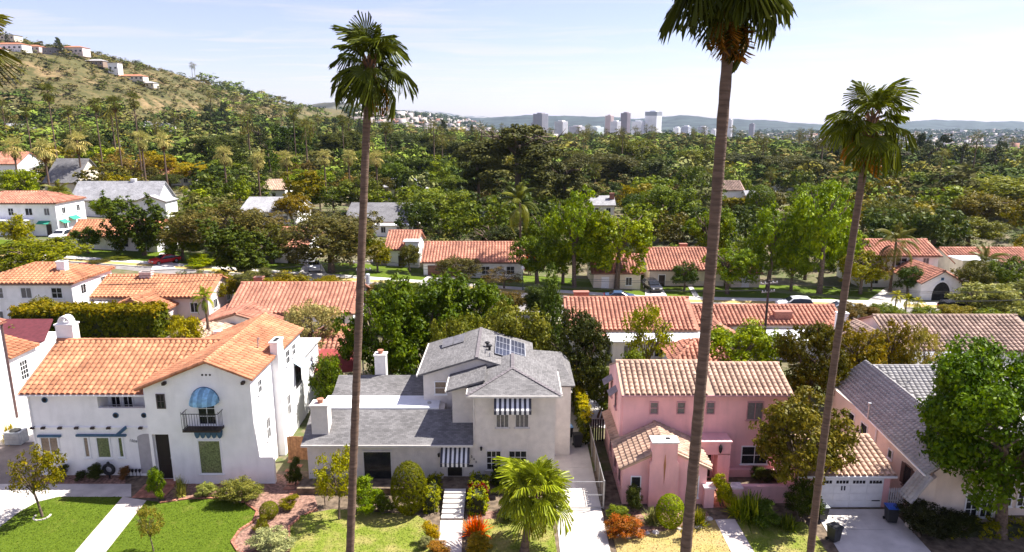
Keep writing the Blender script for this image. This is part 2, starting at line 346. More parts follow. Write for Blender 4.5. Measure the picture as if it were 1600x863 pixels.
# ------------------------------------------------------------------ land, roads, gardens
def terrain():
    ys = np.concatenate([np.arange(-40, 60, 10), np.arange(60, 150, 2.5), np.geomspace(150, 900, 70), np.geomspace(920, 14000, 40)])
    us = np.linspace(-1.15, 1.15, 130)
    X = us[None, :] * (np.maximum(ys, 20)[:, None] * 0.95 + 60); Y = np.repeat(ys[:, None], len(us), 1)
    Z = ground(X, Y)
    V = np.stack([X, Y, Z], -1).reshape(-1, 3); nx = len(us)
    i, j = np.meshgrid(np.arange(len(ys) - 1), np.arange(nx - 1), indexing='ij'); a = (i * nx + j).ravel()
    Fc = np.stack([a, a + 1, a + nx + 1, a + nx], -1)
    m, n, l, b = nodes_of('land'); b.inputs['Roughness'].default_value = 0.95; b.inputs['Specular IOR Level'].default_value = 0.1
    g = n.new('ShaderNodeNewGeometry')
    def noise(s, d=6, r=0.6):
        t = n.new('ShaderNodeTexNoise'); t.inputs['Scale'].default_value = s; t.inputs['Detail'].default_value = d; t.inputs['Roughness'].default_value = r; l.new(g.outputs['Position'], t.inputs['Vector']); return t.outputs[0]
    def ramp(src, a0, a1):
        q = n.new('ShaderNodeMapRange'); q.inputs[1].default_value = a0; q.inputs[2].default_value = a1; l.new(src, q.inputs[0]); return q.outputs[0]
    def mix(f, c1, c2):
        q = n.new('ShaderNodeMix'); q.data_type = 'RGBA'; l.new(f, q.inputs[0])
        for k, c in ((6, c1), (7, c2)):
            if isinstance(c, tuple): q.inputs[k].default_value = (*c, 1)
            else: l.new(c, q.inputs[k])
        return q.outputs[2]
    near = mix(ramp(noise(0.12), 0.4, 0.6), (0.15, 0.125, 0.075), (0.085, 0.115, 0.035))
    near = mix(ramp(noise(1.5), 0.45, 0.7), near, (0.20, 0.155, 0.11))
    hill = mix(ramp(noise(0.016, 8, 0.7), 0.40, 0.58), (0.24, 0.165, 0.085), (0.105, 0.095, 0.038))
    hill = mix(ramp(noise(0.09, 8, 0.75), 0.42, 0.58), hill, (0.07, 0.068, 0.026))
    sp = n.new('ShaderNodeSeparateXYZ'); l.new(g.outputs['Position'], sp.inputs[0])
    far = n.new('ShaderNodeMapRange'); far.inputs[1].default_value = 300; far.inputs[2].default_value = 420; l.new(sp.outputs['Y'], far.inputs[0])
    l.new(mix(far.outputs[0], near, hill), b.inputs['Base Color'])
    bp = n.new('ShaderNodeBump'); bp.inputs['Strength'].default_value = 0.6; bp.inputs['Distance'].default_value = 0.2; l.new(noise(0.8), bp.inputs['Height']); l.new(bp.outputs[0], b.inputs['Normal'])
    o = link('ground', mesh_np('ground', V, Fc, m, smooth=True)); o['kind'] = 'structure'
terrain()

def sheet(name, pts, mat, z=0.02, th=0.05, kind='structure'):
    """a flat piece of ground cover from plan points, with a small edge"""
    mb = MB(); poly = [(p[0], p[1]) for p in pts]
    area = sum(poly[i][0] * poly[(i+1) % len(poly)][1] - poly[(i+1) % len(poly)][0] * poly[i][1] for i in range(len(poly)))
    if area < 0: poly.reverse()
    mb.prism(poly, z - th, z)
    o = mb.build(name, mat); o['kind'] = kind; return o
def pxs(*pts): return [tuple(atZ(x, y, 0.0))[:2] for x, y in pts]
def smooth_poly(pts, it=2):
    for _ in range(it):
        q = []
        for i in range(len(pts)):
            a, b = pts[i], pts[(i+1) % len(pts)]
            q += [(a[0]*.75+b[0]*.25, a[1]*.75+b[1]*.25), (a[0]*.25+b[0]*.75, a[1]*.25+b[1]*.75)]
        pts = q
    return pts

def EXT(a, b, Y=30.0):
    p, q = atZ(*a, 0), atZ(*b, 0); t = (Y - p.y)/(q.y - p.y); return (p.x + (q.x - p.x)*t, Y)
LAWN = grassmat('lawn', (0.060, 0.100, 0.005), (0.120, 0.170, 0.010), dry=(0.20, 0.19, 0.04), dryness=0.12)
LAWN_Y = grassmat('lawn_yellow', (0.11, 0.16, 0.014), (0.235, 0.27, 0.035), dry=(0.42, 0.33, 0.13), dryness=0.45)
LAWN_DRY = grassmat('lawn_dry', (0.26, 0.245, 0.065), (0.48, 0.38, 0.13), dry=(0.46, 0.32, 0.14), dryness=0.75)

sheet('front_soil', [(-60, 20), (60, 20), (60, 47.5), (-60, 47.5)], SOIL, 0.004, 0.02)
lawnA = pxs((92, 777), (192, 777), (118, 863)) + [EXT((192, 777), (118, 863)), (-45, 30.0)] + pxs((-60, 863), (0, 824), (28, 802), (58, 785))
sheet('lawn', lawnA, LAWN, 0.03)
lawnB = pxs((229, 783), (262, 786), (300, 780), (345, 780), (382, 786), (402, 800), (396, 816), (374, 830), (362, 848), (372, 863)) + [(-14.2, 30), EXT((229, 783), (166, 863))] + pxs((166, 863))
sheet('lawn', lawnB, LAWN, 0.03)
lawnC = pxs((452, 863), (452, 822), (470, 806), (520, 796), (560, 799), (620, 803), (652, 806), (668, 815), (676, 830), (684, 863)) + [(-4.2, 30), (-12.0, 30)]
sheet('lawn', lawnC, LAWN_Y, 0.03)
lawnD = pxs((756, 812), (862, 808), (870, 863)) + [(2.4, 30), (-1.0, 30)] + pxs((752, 863))
sheet('lawn', lawnD, LAWN_Y, 0.03)
lawnE = pxs((958, 840), (990, 836), (1040, 830), (1117, 813), (1142, 863)) + [EXT((1117, 813), (1142, 863)), (5.2, 30)] + pxs((964, 863))
sheet('lawn', lawnE, LAWN_DRY, 0.03)
lawnF = pxs((1150, 816), (1256, 816), (1278, 840), (1292, 863)) + [(15.8, 30), EXT((1148, 812), (1178, 863))] + pxs((1178, 863))
sheet('lawn', lawnF, LAWN_Y, 0.03)
# paved front patio, walks and drives, with control joints between slabs
patio = pxs((-60, 757), (0, 757), (118, 756), (205, 757), (205, 777), (92, 777), (58, 785), (28, 802), (0, 824), (-60, 858))
sheet('driveway', patio, CONCRETE, 0.036)
sheet('driveway', pxs((-40, 700), (62, 690), (62, 757), (-60, 757)), BROWNDRIVE, 0.04)
sheet('driveway', [(-46, 50), (-36.2, 50), (-36.2, 70), (-46, 70)], CONC_LIGHT, 0.03)
def slabs(a0, b0, a1, b1, n, mat, name, z=0.05, gap=0.012):
    """a walk of separate concrete slabs from edge a0-b0 to edge a1-b1"""
    root = None
    base = MB(); base.prism([a0, b0, b1, a1] if (b0[0]-a0[0])*(a1[1]-a0[1]) - (b0[1]-a0[1])*(a1[0]-a0[0]) > 0 else [a0, a1, b1, b0], z - 0.06, z - 0.012)
    root = base.build(name, SOIL); root['kind'] = 'structure'
    for i in range(n):
        gp = gap / max(1.0, math.hypot(a1[0]-a0[0], a1[1]-a0[1])); t0, t1 = i / n + gp, (i + 1) / n - gp
        L = lambda p, q, t: (p[0]*(1-t)+q[0]*t, p[1]*(1-t)+q[1]*t)
        q = [L(a0, a1, t0), L(b0, b1, t0), L(b0, b1, t1), L(a0, a1, t1)]
        if (q[1][0]-q[0][0])*(q[2][1]-q[0][1]) - (q[1][1]-q[0][1])*(q[2][0]-q[0][0]) < 0: q.reverse()
        mb = MB(); mb.ct = random.random(); mb.prism(q, z - 0.05, z + random.uniform(-0.003, 0.003)); mb.build('paving_slab', mat, root)
    return root
P2 = lambda x, y: tuple(atZ(x, y, 0))[:2]
CONC_T = plain('walk_concrete', (0.58, 0.50, 0.45), 0.9, 0.08, 1.2, 0.3, 30, stain=0.1, tint=0.05)
CONC_TL = plain('drive_concrete', (0.62, 0.57, 0.52), 0.9, 0.08, 0.8, 0.3, 30, stain=0.12, tint=0.05)
slabs(P2(192, 777), P2(229, 783), EXT((192, 777), (118, 863)), EXT((229, 783), (166, 863)), 7, CONC_T, 'path')
slabs(P2(688, 814), P2(723, 814), (-4.1, 30.0), (-2.75, 30.0), 6, CONC_T, 'path')
slabs(P2(1117, 813), P2(1148, 812), EXT((1117, 813), (1142, 863)), EXT((1148, 812), (1178, 863)), 6, CONC_T, 'path')
for sx in (0, 1):
    xa0, xb0 = 3.25 + sx * 1.55, 3.25 + (sx + 1) * 1.55 - 0.02
    slabs((xa0, 66), (xb0, 66), (xa0 - 0.35, 30), (xb0 - 0.3, 30), 10, CONC_TL, 'driveway', 0.045)
    xa0, xb0 = 20.7 + sx * 2.7, 20.7 + (sx + 1) * 2.7 - 0.03
    slabs((xa0, 42.2), (xb0, 42.2), (xa0 - 1.2, 30), (xb0 - 0.4, 30), 5, CONC_TL, 'driveway', 0.045)
# brick landing of the white house: separate paving bricks
landing = MB(); landing.box(-26.9, -24.6, 43.6, 46.6, -0.02, 0.05); landing = landing.build('patio', SOIL); landing['kind'] = 'structure'
for i in range(9):
    for j in range(11):
        mb = MB(); mb.ct = random.random(); x = -26.88 + i * 0.254; y = 43.62 + j * 0.27
        mb.box(x, x + 0.24, y, y + 0.255, 0.02, 0.07 + random.uniform(0, 0.006)); mb.build('paving_brick', BRICKRED, landing)
# mulch beds and edging stones
bedA = smooth_poly(pxs((246, 787), (300, 782), (345, 783), (384, 789), (404, 802), (398, 818), (374, 834), (362, 850), (376, 866), (430, 868), (458, 862), (455, 822), (475, 806), (498, 797), (490, 770), (440, 735), (290, 745)), 1)
sheet('planting_bed', bedA, MULCH, 0.022)
sheet('planting_bed', pxs((62, 757), (196, 757), (196, 738), (62, 738)), MULCH, 0.045)
sheet('planting_bed', pxs((948, 800), (1105, 800), (1112, 816), (1040, 832), (990, 838), (955, 842)), MULCH, 0.022)
sheet('planting_bed', pxs((730, 800), (868, 797), (866, 812), (730, 815)), MULCH, 0.022)
def edging(pts, name, label, mat, step=0.3, h=0.12, w=0.14):
    P = [Vector((*p, 0)) for p in pts]
    r = thing(name, label, 'garden edging', P[0]); d = 0
    for a, b in zip(P, P[1:]):
        L = (b - a).length; t = d
        while t < L:
            c = a + (b - a) * (t / L); e = a + (b - a) * (min(t + step * 0.9, L) / L)
            if (e - c).length > 0.1:
                mb = MB(); mb.ct = random.random(); mb.bar(c + Vector((0, 0, h/2)), e + Vector((0, 0, h/2 + random.uniform(-.01, .015))), w * random.uniform(.85, 1.1), h); mb.build('stone', mat, r)
            t += step
        d = t - L
edging(pxs((250, 787), (275, 783), (300, 780), (345, 780), (382, 786), (402, 800), (396, 816), (374, 830), (362, 848), (372, 863), (400, 868)), 'bed_edging', 'curved row of pinkish edging stones round the white house lawn', BRICKRED)
edging(pxs((452, 863), (452, 824), (470, 808), (496, 797)), 'bed_edging', 'straight row of edging stones where the mulch meets the grey house lawn', BRICKRED, 0.36)

# the street behind, following the land
def yk(x): return 98.7 - 0.087 * x
def strip(name, o0, o1, z, mat, x0=-150, x1=150, th=0.25, step=5.0):
    xs = np.arange(x0, x1 + 0.1, step); mb = MB()
    for a, b in zip(xs, xs[1:]):
        q = [(a, yk(a) + o0), (b, yk(b) + o0), (b, yk(b) + o1), (a, yk(a) + o1)]
        t = [(p[0], p[1], gz(*p) + z) for p in q]; bt = [(p[0], p[1], p[2] - th) for p in t]
        mb.face(*t); mb.face(bt[0], bt[1], t[1], t[0]); mb.face(t[3], t[2], bt[2], bt[3])
    o = mb.build(name, mat); o['kind'] = 'structure'; return o
strip('street', -9.2, 0, 0.06, ASPH_LIGHT)
strip('kerb', 0, 0.18, 0.2, CONC_LIGHT); strip('kerb', -9.4, -9.2, 0.2, CONC_LIGHT)
strip('verge', 0.18, 1.9, 0.17, LAWN_DRY); strip('verge', -11.0, -9.4, 0.17, LAWN_Y)
strip('pavement', 1.9, 3.6, 0.2, CONC_LIGHT); strip('pavement', -12.6, -11.0, 0.2, CONC_LIGHT)
strip('lawn', 3.6, 12.5, 0.15, LAWN)

# ------------------------------------------------------------------ roofs
def uv_slope(o):
    me = o.data; uv = me.uv_layers.new(name='slope')
    for p in me.polygons:
        n = p.normal; h = Vector((0, 0, 1)).cross(n)
        h = h.normalized() if h.length > 1e-3 else Vector((1, 0, 0)); s = n.cross(h)
        for li in p.loop_indices:
            co = me.vertices[me.loops[li].vertex_index].co; uv.data[li].uv = (co.dot(h), co.dot(s))
def barrel(su, sv, seg=4):
    V = []; Fc = []
    for end in (0, 1):
        L = sv * 1.18 if end else -0.02; w = su * (0.36 if end else 0.42); h = su * (0.26 if end else 0.32); zo = 0.0 if end else 0.05
        for k in range(seg + 1):
            a = math.pi * k / seg; V.append((-math.cos(a) * w, L, math.sin(a) * h + zo))
    for k in range(seg): Fc.append((k, k + 1, seg + 2 + k, seg + 1 + k))
    return np.array(V), np.array(Fc)
def flat_tile(su, sv):
    w = su * 0.485; V = []
    for L, z in ((-0.02, 0.085), (sv * 1.02, 0.006)):
        for x in (-w, w): V.append((x, L, z)); V.append((x, L, z - 0.07))
    # 0:(−,lo,top)1:(−,lo,bot)2:(+,lo,top)3:(+,lo,bot)4..7 upper
    return np.array(V), np.array([(0, 2, 6, 4), (1, 3, 2, 0), (0, 4, 5, 1), (2, 3, 7, 6)])
def slots(slope, su, sv):
    """places of the tiles on one roof plane: eave-left, eave-right, ridge-left, ridge-right"""
    e0, e1, r0, r1 = [Vector(p) for p in slope]
    u = (e1 - e0).normalized(); mid = (r0 + r1) / 2 - e0; s = (mid - u * mid.dot(u)); L = s.length; s.normalize(); n = u.cross(s)
    out = []; W = (e1 - e0).length; ua, ub = (r0 - e0).dot(u), (r1 - e0).dot(u)
    rows = max(1, int(round(L / sv))); dv = L / rows
    for j in range(rows):
        t = j / rows; lo, hi = ua * t, W + (ub - W) * t
        k0, k1 = math.ceil((lo + su * 0.3) / su), math.floor((hi - su * 0.3) / su)
        for k in range(k0, k1 + 1): out.append(e0 + u * (k * su) + s * (j * dv) + n * 0.006)
    return out, u, s, n
def tile_roof(parent, slopes, mat, su=0.42, sv=0.44, th=0.14, single=0, ridges=(), flat=False, name='roof', extra=(), ridge_r=0.16, tmat=None):
    """roof planes, with tiles: the nearest `single` ones are objects, the rest one part"""
    mb = MB()
    for q in slopes: mb.slab([q[0], q[1], q[3], q[2]] if (Vector(q[2]) - Vector(q[3])).length > 0.02 else [q[0], q[1], q[2]], th)
    for q in extra: mb.slab(q, th)
    roof = mb.build(name, mat, parent); o0 = ORG[roof.name]
    tV, tF = (flat_tile if flat else barrel)(su, sv); nv = len(tV)
    W2 = parent.matrix_basis if False else None
    allp = []
    for q in slopes:
        pl, u, s, n = slots(q, su, sv)
        allp += [(p, u, s, n) for p in pl]
    if single:
        rp = parent.location - o0 if ORG[parent.name].length else parent.location
        rot = Matrix.Rotation(parent.rotation_euler.z, 3, 'Z')
        def dist(p): return ((rot @ p) + rp - Vector((0, 0, CAM_H))).length if ORG[parent.name].length == 0 else (p - Vector((0, 0, CAM_H))).length
        allp.sort(key=lambda a: dist(a[0]))
    vm = []
    if single:
        for i in range(4): vm.append(mesh_np('tile', tV, tF, tmat or mat, np.full(len(tF), (i + 0.3) / 4)))
    for i, (p, u, s, n) in enumerate(allp[:single]):
        M3 = Matrix((u, s, n)).transposed(); jit = Matrix.Rotation(random.uniform(-0.02, 0.02), 3, 'Z')
        o = bpy.data.objects.new('tile', vm[i % 7 % 4 if i % 3 else random.randrange(4)]); C.objects.link(o); o.parent = roof
        o.matrix_basis = Matrix.Translation(p - o0 + n * random.uniform(0, 0.012)) @ (M3 @ jit).to_4x4()
    rest = allp[single:]
    if rest:
        O = np.array([tuple(p - o0) for p, *_ in rest]); U = np.array([tuple(a[1]) for a in rest]); S = np.array([tuple(a[2]) for a in rest]); N = np.array([tuple(a[3]) for a in rest])
        O = O + N * rng.uniform(0, 0.012, (len(O), 1))
        V = O[:, None, :] + tV[None, :, 0, None] * U[:, None] + tV[None, :, 1, None] * S[:, None] + tV[None, :, 2, None] * N[:, None]
        Fc = (tF[None] + (np.arange(len(O)) * nv)[:, None, None]).reshape(-1, 4)
        tt = np.repeat(rng.random(len(O)), len(tF))
        r = link('tile_field', mesh_np('tile_field', V.reshape(-1, 3), Fc, tmat or mat, tt), roof); r['kind'] = 'stuff'
    if ridges:
        mb = MB()
        for a, b in ridges:
            a, b = Vector(a), Vector(b); k = max(1, int((b - a).length / 0.42))
            for i in range(k):
                mb.ct = random.random(); p, q = a.lerp(b, i / k), a.lerp(b, (i + 1.12) / k)
                mb.tube([p, q], [ridge_r, ridge_r * 0.82], 8, cap=False)
        mb.build('ridge_tiles', tmat or mat, roof)['kind'] = 'stuff'
    return roof
def shingle_roof(parent, planes, mat, th=0.14, name='roof', fascia=True):
    mb = MB()
    for q in planes: mb.slab(q, th)
    o = mb.build(name, mat, parent); uv_slope(o); return o

# ------------------------------------------------------------------ windows, doors, chimneys
Zv = Vector((0, 0, 1))
FRONT = (Vector((1, 0, 0)), Vector((0, -1, 0))); RIGHTW = (Vector((0, 1, 0)), Vector((1, 0, 0))); LEFTW = (Vector((0, -1, 0)), Vector((-1, 0, 0)))
def obox(mb, o, fr, u0, u1, z0, z1, d0, d1):
    r, n = fr; o = Vector(o); b = len(mb.v)
    for d in (d0, d1):
        for (u, z) in ((u0, z0), (u1, z0), (u1, z1), (u0, z1)): mb.v.append(tuple(o + r * u + Zv * z + n * d))
    for q in ((3,2,1,0),(4,5,6,7),(0,1,5,4),(1,2,6,5),(2,3,7,6),(3,0,4,7)):
        mb.f.append(tuple(b + i for i in q)); mb.m.append(mb.cur); mb.t.append(mb.ct)
def window(root, o, fr, w, h, fm=None, back=None, nx=1, nz=1, fw=0.07, sill=True, name='window', deep=0.07):
    """frame, blind or panel painted dark like an unlit interior behind, glass pane; o = centre on the wall face"""
    fm = fm or WHITE; back = back or PAINTED_DARK; mb = MB()
    for u0, u1, z0, z1 in ((-w/2-fw, -w/2, -h/2-fw, h/2+fw), (w/2, w/2+fw, -h/2-fw, h/2+fw), (-w/2, w/2, h/2, h/2+fw), (-w/2, w/2, -h/2-fw, -h/2)):
        obox(mb, o, fr, u0, u1, z0, z1, -0.02, deep)
    for i in range(1, nx): obox(mb, o, fr, -w/2 + w*i/nx - 0.022, -w/2 + w*i/nx + 0.022, -h/2, h/2, 0.0, deep - 0.02)
    for i in range(1, nz): obox(mb, o, fr, -w/2, w/2, -h/2 + h*i/nz - 0.02, -h/2 + h*i/nz + 0.02, 0.0, deep - 0.016)
    if sill: obox(mb, o, fr, -w/2-fw-0.06, w/2+fw+0.06, -h/2-fw-0.05, -h/2-fw, -0.02, deep + 0.06)
    f = mb.build(name, fm, root)
    g = MB(); obox(g, o, fr, -w/2, w/2, -h/2, h/2, 0.022, 0.03); g.build('pane', GLASS, f)
    k = MB()
    if back in (GREENBLIND, TANBLIND, GREYBLIND):
        nf = max(6, int(w / 0.09))
        for i in range(nf):
            u0, u1 = -w/2 + w*i/nf, -w/2 + w*(i+1)/nf; um = (u0+u1)/2; r, n = fr; ov = Vector(o)
            k.face(ov + r*u0 + Zv*(-h/2) + n*0.004, ov + r*um + Zv*(-h/2) + n*0.018, ov + r*um + Zv*(h/2) + n*0.018, ov + r*u0 + Zv*(h/2) + n*0.004)
            k.face(ov + r*um + Zv*(-h/2) + n*0.018, ov + r*u1 + Zv*(-h/2) + n*0.004, ov + r*u1 + Zv*(h/2) + n*0.004, ov + r*um + Zv*(h/2) + n*0.018)
        k.build('curtain', back, f)
    else:
        obox(k, o, fr, -w/2, w/2, -h/2, h/2, 0.003, 0.010); k.build('dark_backing', back, f)  # flat dark panel, the unlit interior is painted on
    return f
def door(root, o, fr, w, h, dm=None, fm=None, panels=3):
    fm = fm or WHITE; dm = dm or DARKWOOD; mb = MB()
    for u0, u1, z0, z1 in ((-w/2-0.1, -w/2, 0, h+0.1), (w/2, w/2+0.1, 0, h+0.1), (-w/2, w/2, h, h+0.1)): obox(mb, o, fr, u0, u1, z0, z1, -0.02, 0.06)
    f = mb.build('door_frame', fm, root)
    d = MB(); obox(d, o, fr, -w/2, w/2, 0.02, h, 0.002, 0.02)
    for i in range(panels):
        z0 = 0.12 + (h - 0.2) * i / panels
        for sx in (-1, 1): obox(d, o, fr, min(sx*0.06, sx*(w/2-0.1)), max(sx*0.06, sx*(w/2-0.1)), z0, z0 + (h-0.2)/panels - 0.1, 0.02, 0.032)
    d = d.build('door', dm, root); k = MB(); obox(k, o, fr, w/2-0.14, w/2-0.09, h*0.46, h*0.5, 0.02, 0.08); k.build('handle', METAL, d)
def chimney(root, x0, x1, y0, y1, z0, z1, mat, cap='slab', capmat=None):
    mb = MB(); mb.box(x0, x1, y0, y1, z0, z1); c = mb.build('chimney', mat, root)
    k = MB(); k.box(x0-0.07, x1+0.07, y0-0.07, y1+0.07, z1, z1+0.12); k.build('cap', capmat or mat, c)
    if cap == 'pot':
        p = MB(); cx, cyy = (x0+x1)/2, (y0+y1)/2; p.lathe(cx, cyy, [(0.2, z1+0.12), (0.2, z1+0.32), (0.26, z1+0.36), (0.26, z1+0.42)], 10); p.build('pot', BRICKRED, c)
    elif cap == 'open':
        p = MB(); p.box(x0+0.12, x1-0.12, y0+0.12, y1-0.12, z1+0.12, z1+0.13); p.build('flue', PAINTED_DARK, c)
    return c
def awning_striped(root, x0, x1, y, z1, drop, out, n=14):
    r = MB(); r.bar((x0, y, z1), (x1, y, z1), 0.04, 0.04); a = r.build('awning', METAL, root)
    DK = plain('awning_dark', (0.055, 0.055, 0.07), 0.85, 0.1); LT = plain('awning_white', (0.80, 0.79, 0.77), 0.85, 0.03)
    for i in range(n):
        u0, u1 = x0 + (x1-x0)*i/n, x0 + (x1-x0)*(i+1)/n; mb = MB()
        mb.slab([(u0, y-out, z1-drop), (u1, y-out, z1-drop), (u1, y-0.02, z1), (u0, y-0.02, z1)], 0.02)
        mb.box(u0, u1, y-out-0.015, y-out, z1-drop-0.3, z1-drop-0.02)
        mb.build('stripe', DK if i % 2 == 0 else LT, a)
    for x in (x0, x1):
        mb = MB(); mb.bar((x, y, z1-drop-0.25), (x, y-out, z1-drop-0.02), 0.025, 0.025); mb.build('bracket', IRON, a)
def text(root, s, loc, size, mat, rot=(math.pi/2, 0, 0), name='house_number'):
    cu = bpy.data.curves.new(name, 'FONT'); cu.body = s; cu.size = size; cu.extrude = 0.012; cu.align_x = 'CENTER'; cu.materials.append(mat)
    tmp = bpy.data.objects.new('tmp_text', cu); me = bpy.data.meshes.new_from_object(tmp); me.name = name
    if not me.materials: me.materials.append(mat)
    bpy.data.objects.remove(tmp)
    o = bpy.data.objects.new(name, me); C.objects.link(o); o.parent = root; o.location = Vector(loc) - ORG[root.name]; o.rotation_euler = rot; return o

# ================================================================== the white two-storey house
def white_house():
    Yl, Yg = 46.8, 45.6
    r = thing('white_house', 'white stucco two-storey house with orange tile roofs and a round blue awning', 'house', (-27, 46.8, 0))
    X0, XG, XR = -35.5, -26.25, -18.6
    lg0 = atY(150, 612, Yl); lg1 = atY(229, 638, Yl); zl = lg1.z
    w = MB()
    w.box(X0, lg0.x, Yl, Yl + 0.3, 0, 6.72); w.box(lg0.x, XG, Yl, Yl + 0.3, 0, zl); w.box(lg0.x, XG, Yl, Yl + 0.3, 6.62, 6.72)
    w.box(X0, XG + 0.3, Yl + 1.3, 57.0, 0, 6.6); w.box(X0, lg0.x - 0.01, Yl + 0.3, Yl + 1.3, 0, 6.6); w.box(lg0.x, XG, Yl + 0.3, Yl + 1.3, 0, zl - 1.0)
    w.xprism([(Yl, 6.55), (57.0, 6.55), (51.6, 9.0)], X0, X0 + 0.3)
    # gable wing: front wall round the door recess
    dx0, dx1, dz = XG + 0.22, atY(263, 680, Yg).x, atY(240, 679, Yg).z
    w.box(XG, dx0, Yg, Yg + 0.35, 0, 7.6); w.box(dx0, dx1, Yg, Yg + 0.35, dz, 7.6); w.box(dx1, XR, Yg, Yg + 0.35, 0, 7.6)
    w.yprism([(XG, 7.6), (XR, 7.6), (XR, 8.28), (-21.5, 9.48), (XG, 7.61)], Yg, Yg + 0.35)
    w.box(XG, XG + 0.3, Yg + 0.35, 57, 0, 7.6); w.box(XR - 0.3, XR, Yg + 0.35, 57.2, 0, 8.25); w.box(XG + 0.3, XR - 0.3, 56.8, 57.2, 0, 8.2)
    w.box(dx0 - 0.2, dx1 + 0.25, Yg + 0.36, Yg + 0.7, 0, 3.4)
    w.prism([(XR, Yg + 0.02), (XR + 1.2, Yg + 0.02), (XR + 1.2, Yg + 0.34), (XR, Yg + 0.34)], 0, 2.15)
    w.yprism([(XR, 2.15), (XR + 0.22, 2.15), (XR, 5.0)], Yg + 0.03, Yg + 0.33)
    w.box(-24.5, XR - 0.05, 57.2, 62.5, 0, 5.6)
    w.build('wall', W_STUCCO, r)
    f = MB(); f.box(-24.6, XR + 0.25, 57.25, 62.7, 5.6, 5.75); f.build('flat_roof', plain('grey_membrane', (0.5, 0.49, 0.48), 0.85, 0.08), r)
    # roofs
    eL = (-35.95, Yl - 0.35, 6.68); eR = (-23.6, Yl - 0.35, 6.68); rL = (-35.95, 51.55, 9.14); rR = (-21.6, 51.55, 9.14)
    zr = 9.62; s = 0.41; xl, xr = -26.65, -18.25
    A0, A1 = (xl, Yg - 0.32, zr - s * (-21.5 - xl)), (xl, 57.4, zr - s * (-21.5 - xl)); B0, B1 = (-21.5, Yg - 0.32, zr), (-21.5, 57.4, zr)
    D0, D1 = (xr, Yg - 0.32, zr - s * (xr + 21.5)), (xr, 57.4, zr - s * (xr + 21.5))
    back = [(-23.6, 57.3, 6.42), (-35.95, 57.3, 6.42), (-35.95, 51.55, 9.14), (-21.6, 51.55, 9.14)]
    tile_roof(r, [(eL, eR, rL, rR), (D0, D1, B0, B1), (A1, A0, B1, B0)], TERRA, 0.42, 0.44, single=300, ridges=[(rL, rR), (B0, B1)], extra=[back], ridge_r=0.19)
    # rake tiles on the gable front
    mb = MB()
    for a, b in ((A0, B0), (D0, B0)):
        a, b = Vector(a), Vector(b); k = int((b - a).length / 0.4)
        for i in range(k): mb.ct = random.random(); mb.tube([a.lerp(b, i / k) + Vector((0, -0.02, 0.02)), a.lerp(b, (i + 1.1) / k) + Vector((0, -0.02, 0.02))], [0.15, 0.12], 7, cap=False)
    mb.build('rake_tiles', TERRA, r)['kind'] = 'stuff'
    g = MB(); g.bar((-36, Yl - 0.37, 6.58), (XG - 0.3, Yl - 0.37, 6.58), 0.12, 0.12); g.tube([(X0 + 0.12, Yl - 0.1, 6.5), (X0 + 0.12, Yl - 0.1, 0.1)], 0.05); g.build('gutter', W_STUCCO, r)
    # chimneys
    c0 = atY(97, 531, 52.2); c = chimney(r, c0.x, c0.x + 1.35, 51.6, 52.4, 8.6, 10.3, W_STUCCO)
    mb = MB(); pts = [(c0.x + 0.68 + 0.42 * math.cos(a), 52.0, 10.42 + 0.55 * math.sin(a)) for a in np.linspace(math.pi, 0, 9)]
    for a, b in zip(pts, pts[1:]): mb.bar(a, b, 0.16, 0.7, up=(0, 1, 0))
    mb.build('chimney_hood', W_STUCCO, c)
    c = chimney(r, XR - 0.02, XR + 0.55, 50.0, 51.3, 0, 9.35, W_STUCCO, 'open')
    # gable front openings
    P = lambda x, y: atY(x, y, Yg)
    def win(fn, x0, x1, y0, y1, Y, **k):
        a, b = atY(x0, y0, Y), atY(x1, y1, Y); return window(r, ((a.x + b.x)/2, Y, (a.z + b.z)/2), FRONT, abs(b.x - a.x), abs(a.z - b.z), **k)
    win(0, 245, 258, 617, 637, Yg, fm=plain('brown_frame', (0.10, 0.08, 0.075), 0.6), nx=2, nz=2, sill=False)
    win(0, 310, 348, 689, 739, Yg, back=GREENBLIND, fw=0.09)
    a, b = P(309, 626), P(338, 662); d = window(r, ((a.x+b.x)/2, Yg, (a.z+b.z)/2), FRONT, b.x-a.x, a.z-b.z, nx=2, nz=3, fm=WHITE, sill=False, name='french_door')
    # round blue awning: ribs and gores
    ax, az = P(321, 628).x, P(321, 626).z; rad = 1.0
    aw = MB(); aw.tube([(ax + rad * math.cos(t), Yg - 0.03, az + 1.02 * math.sin(t)) for t in np.linspace(0, math.pi, 13)], 0.035, 6); aw = aw.build('awning', BLUE, r)
    NG = 9; BL2 = plain('blue_canvas', (0.24, 0.46, 0.62), 0.7, 0.15, 4, tint=0.35)
    for i in range(NG):
        t0, t1 = math.pi * i / NG, math.pi * (i + 1) / NG; mb = MB(); mb.ct = 0.2 + 0.6 * (i % 2)
        for j in range(5):
            q0, q1 = math.pi / 2 * j / 5, math.pi / 2 * (j + 1) / 5
            def pt(t, q):
                # quarter dome: hinge line along the wall arch, bulging out and down
                return (ax + rad * math.cos(t) * (0.35 + 0.65 * math.cos(q) if False else 1) * 1.0 * math.cos(0) if False else ax + rad * math.cos(t), Yg - 0.05 - 0.95 * math.sin(q) * math.sin(t) ** 0.6, az + 1.02 * math.sin(t) * math.cos(q) - 0.12 * math.sin(q))
            mb.face(pt(t0, q0), pt(t1, q0), pt(t1, q1), pt(t0, q1))
        mb.build('gore', BL2, aw, smooth=True)
    # iron balcony
    bx0, bx1, bz0, bz1 = P(293, 660).x, P(350, 660).x, P(320, 666).z, P(320, 640).z
    bal = MB(); bal.box(bx0, bx1, Yg - 0.85, Yg, bz0 - 0.1, bz0); bal = bal.build('balcony', DARKWOOD, r)
    rail = MB()
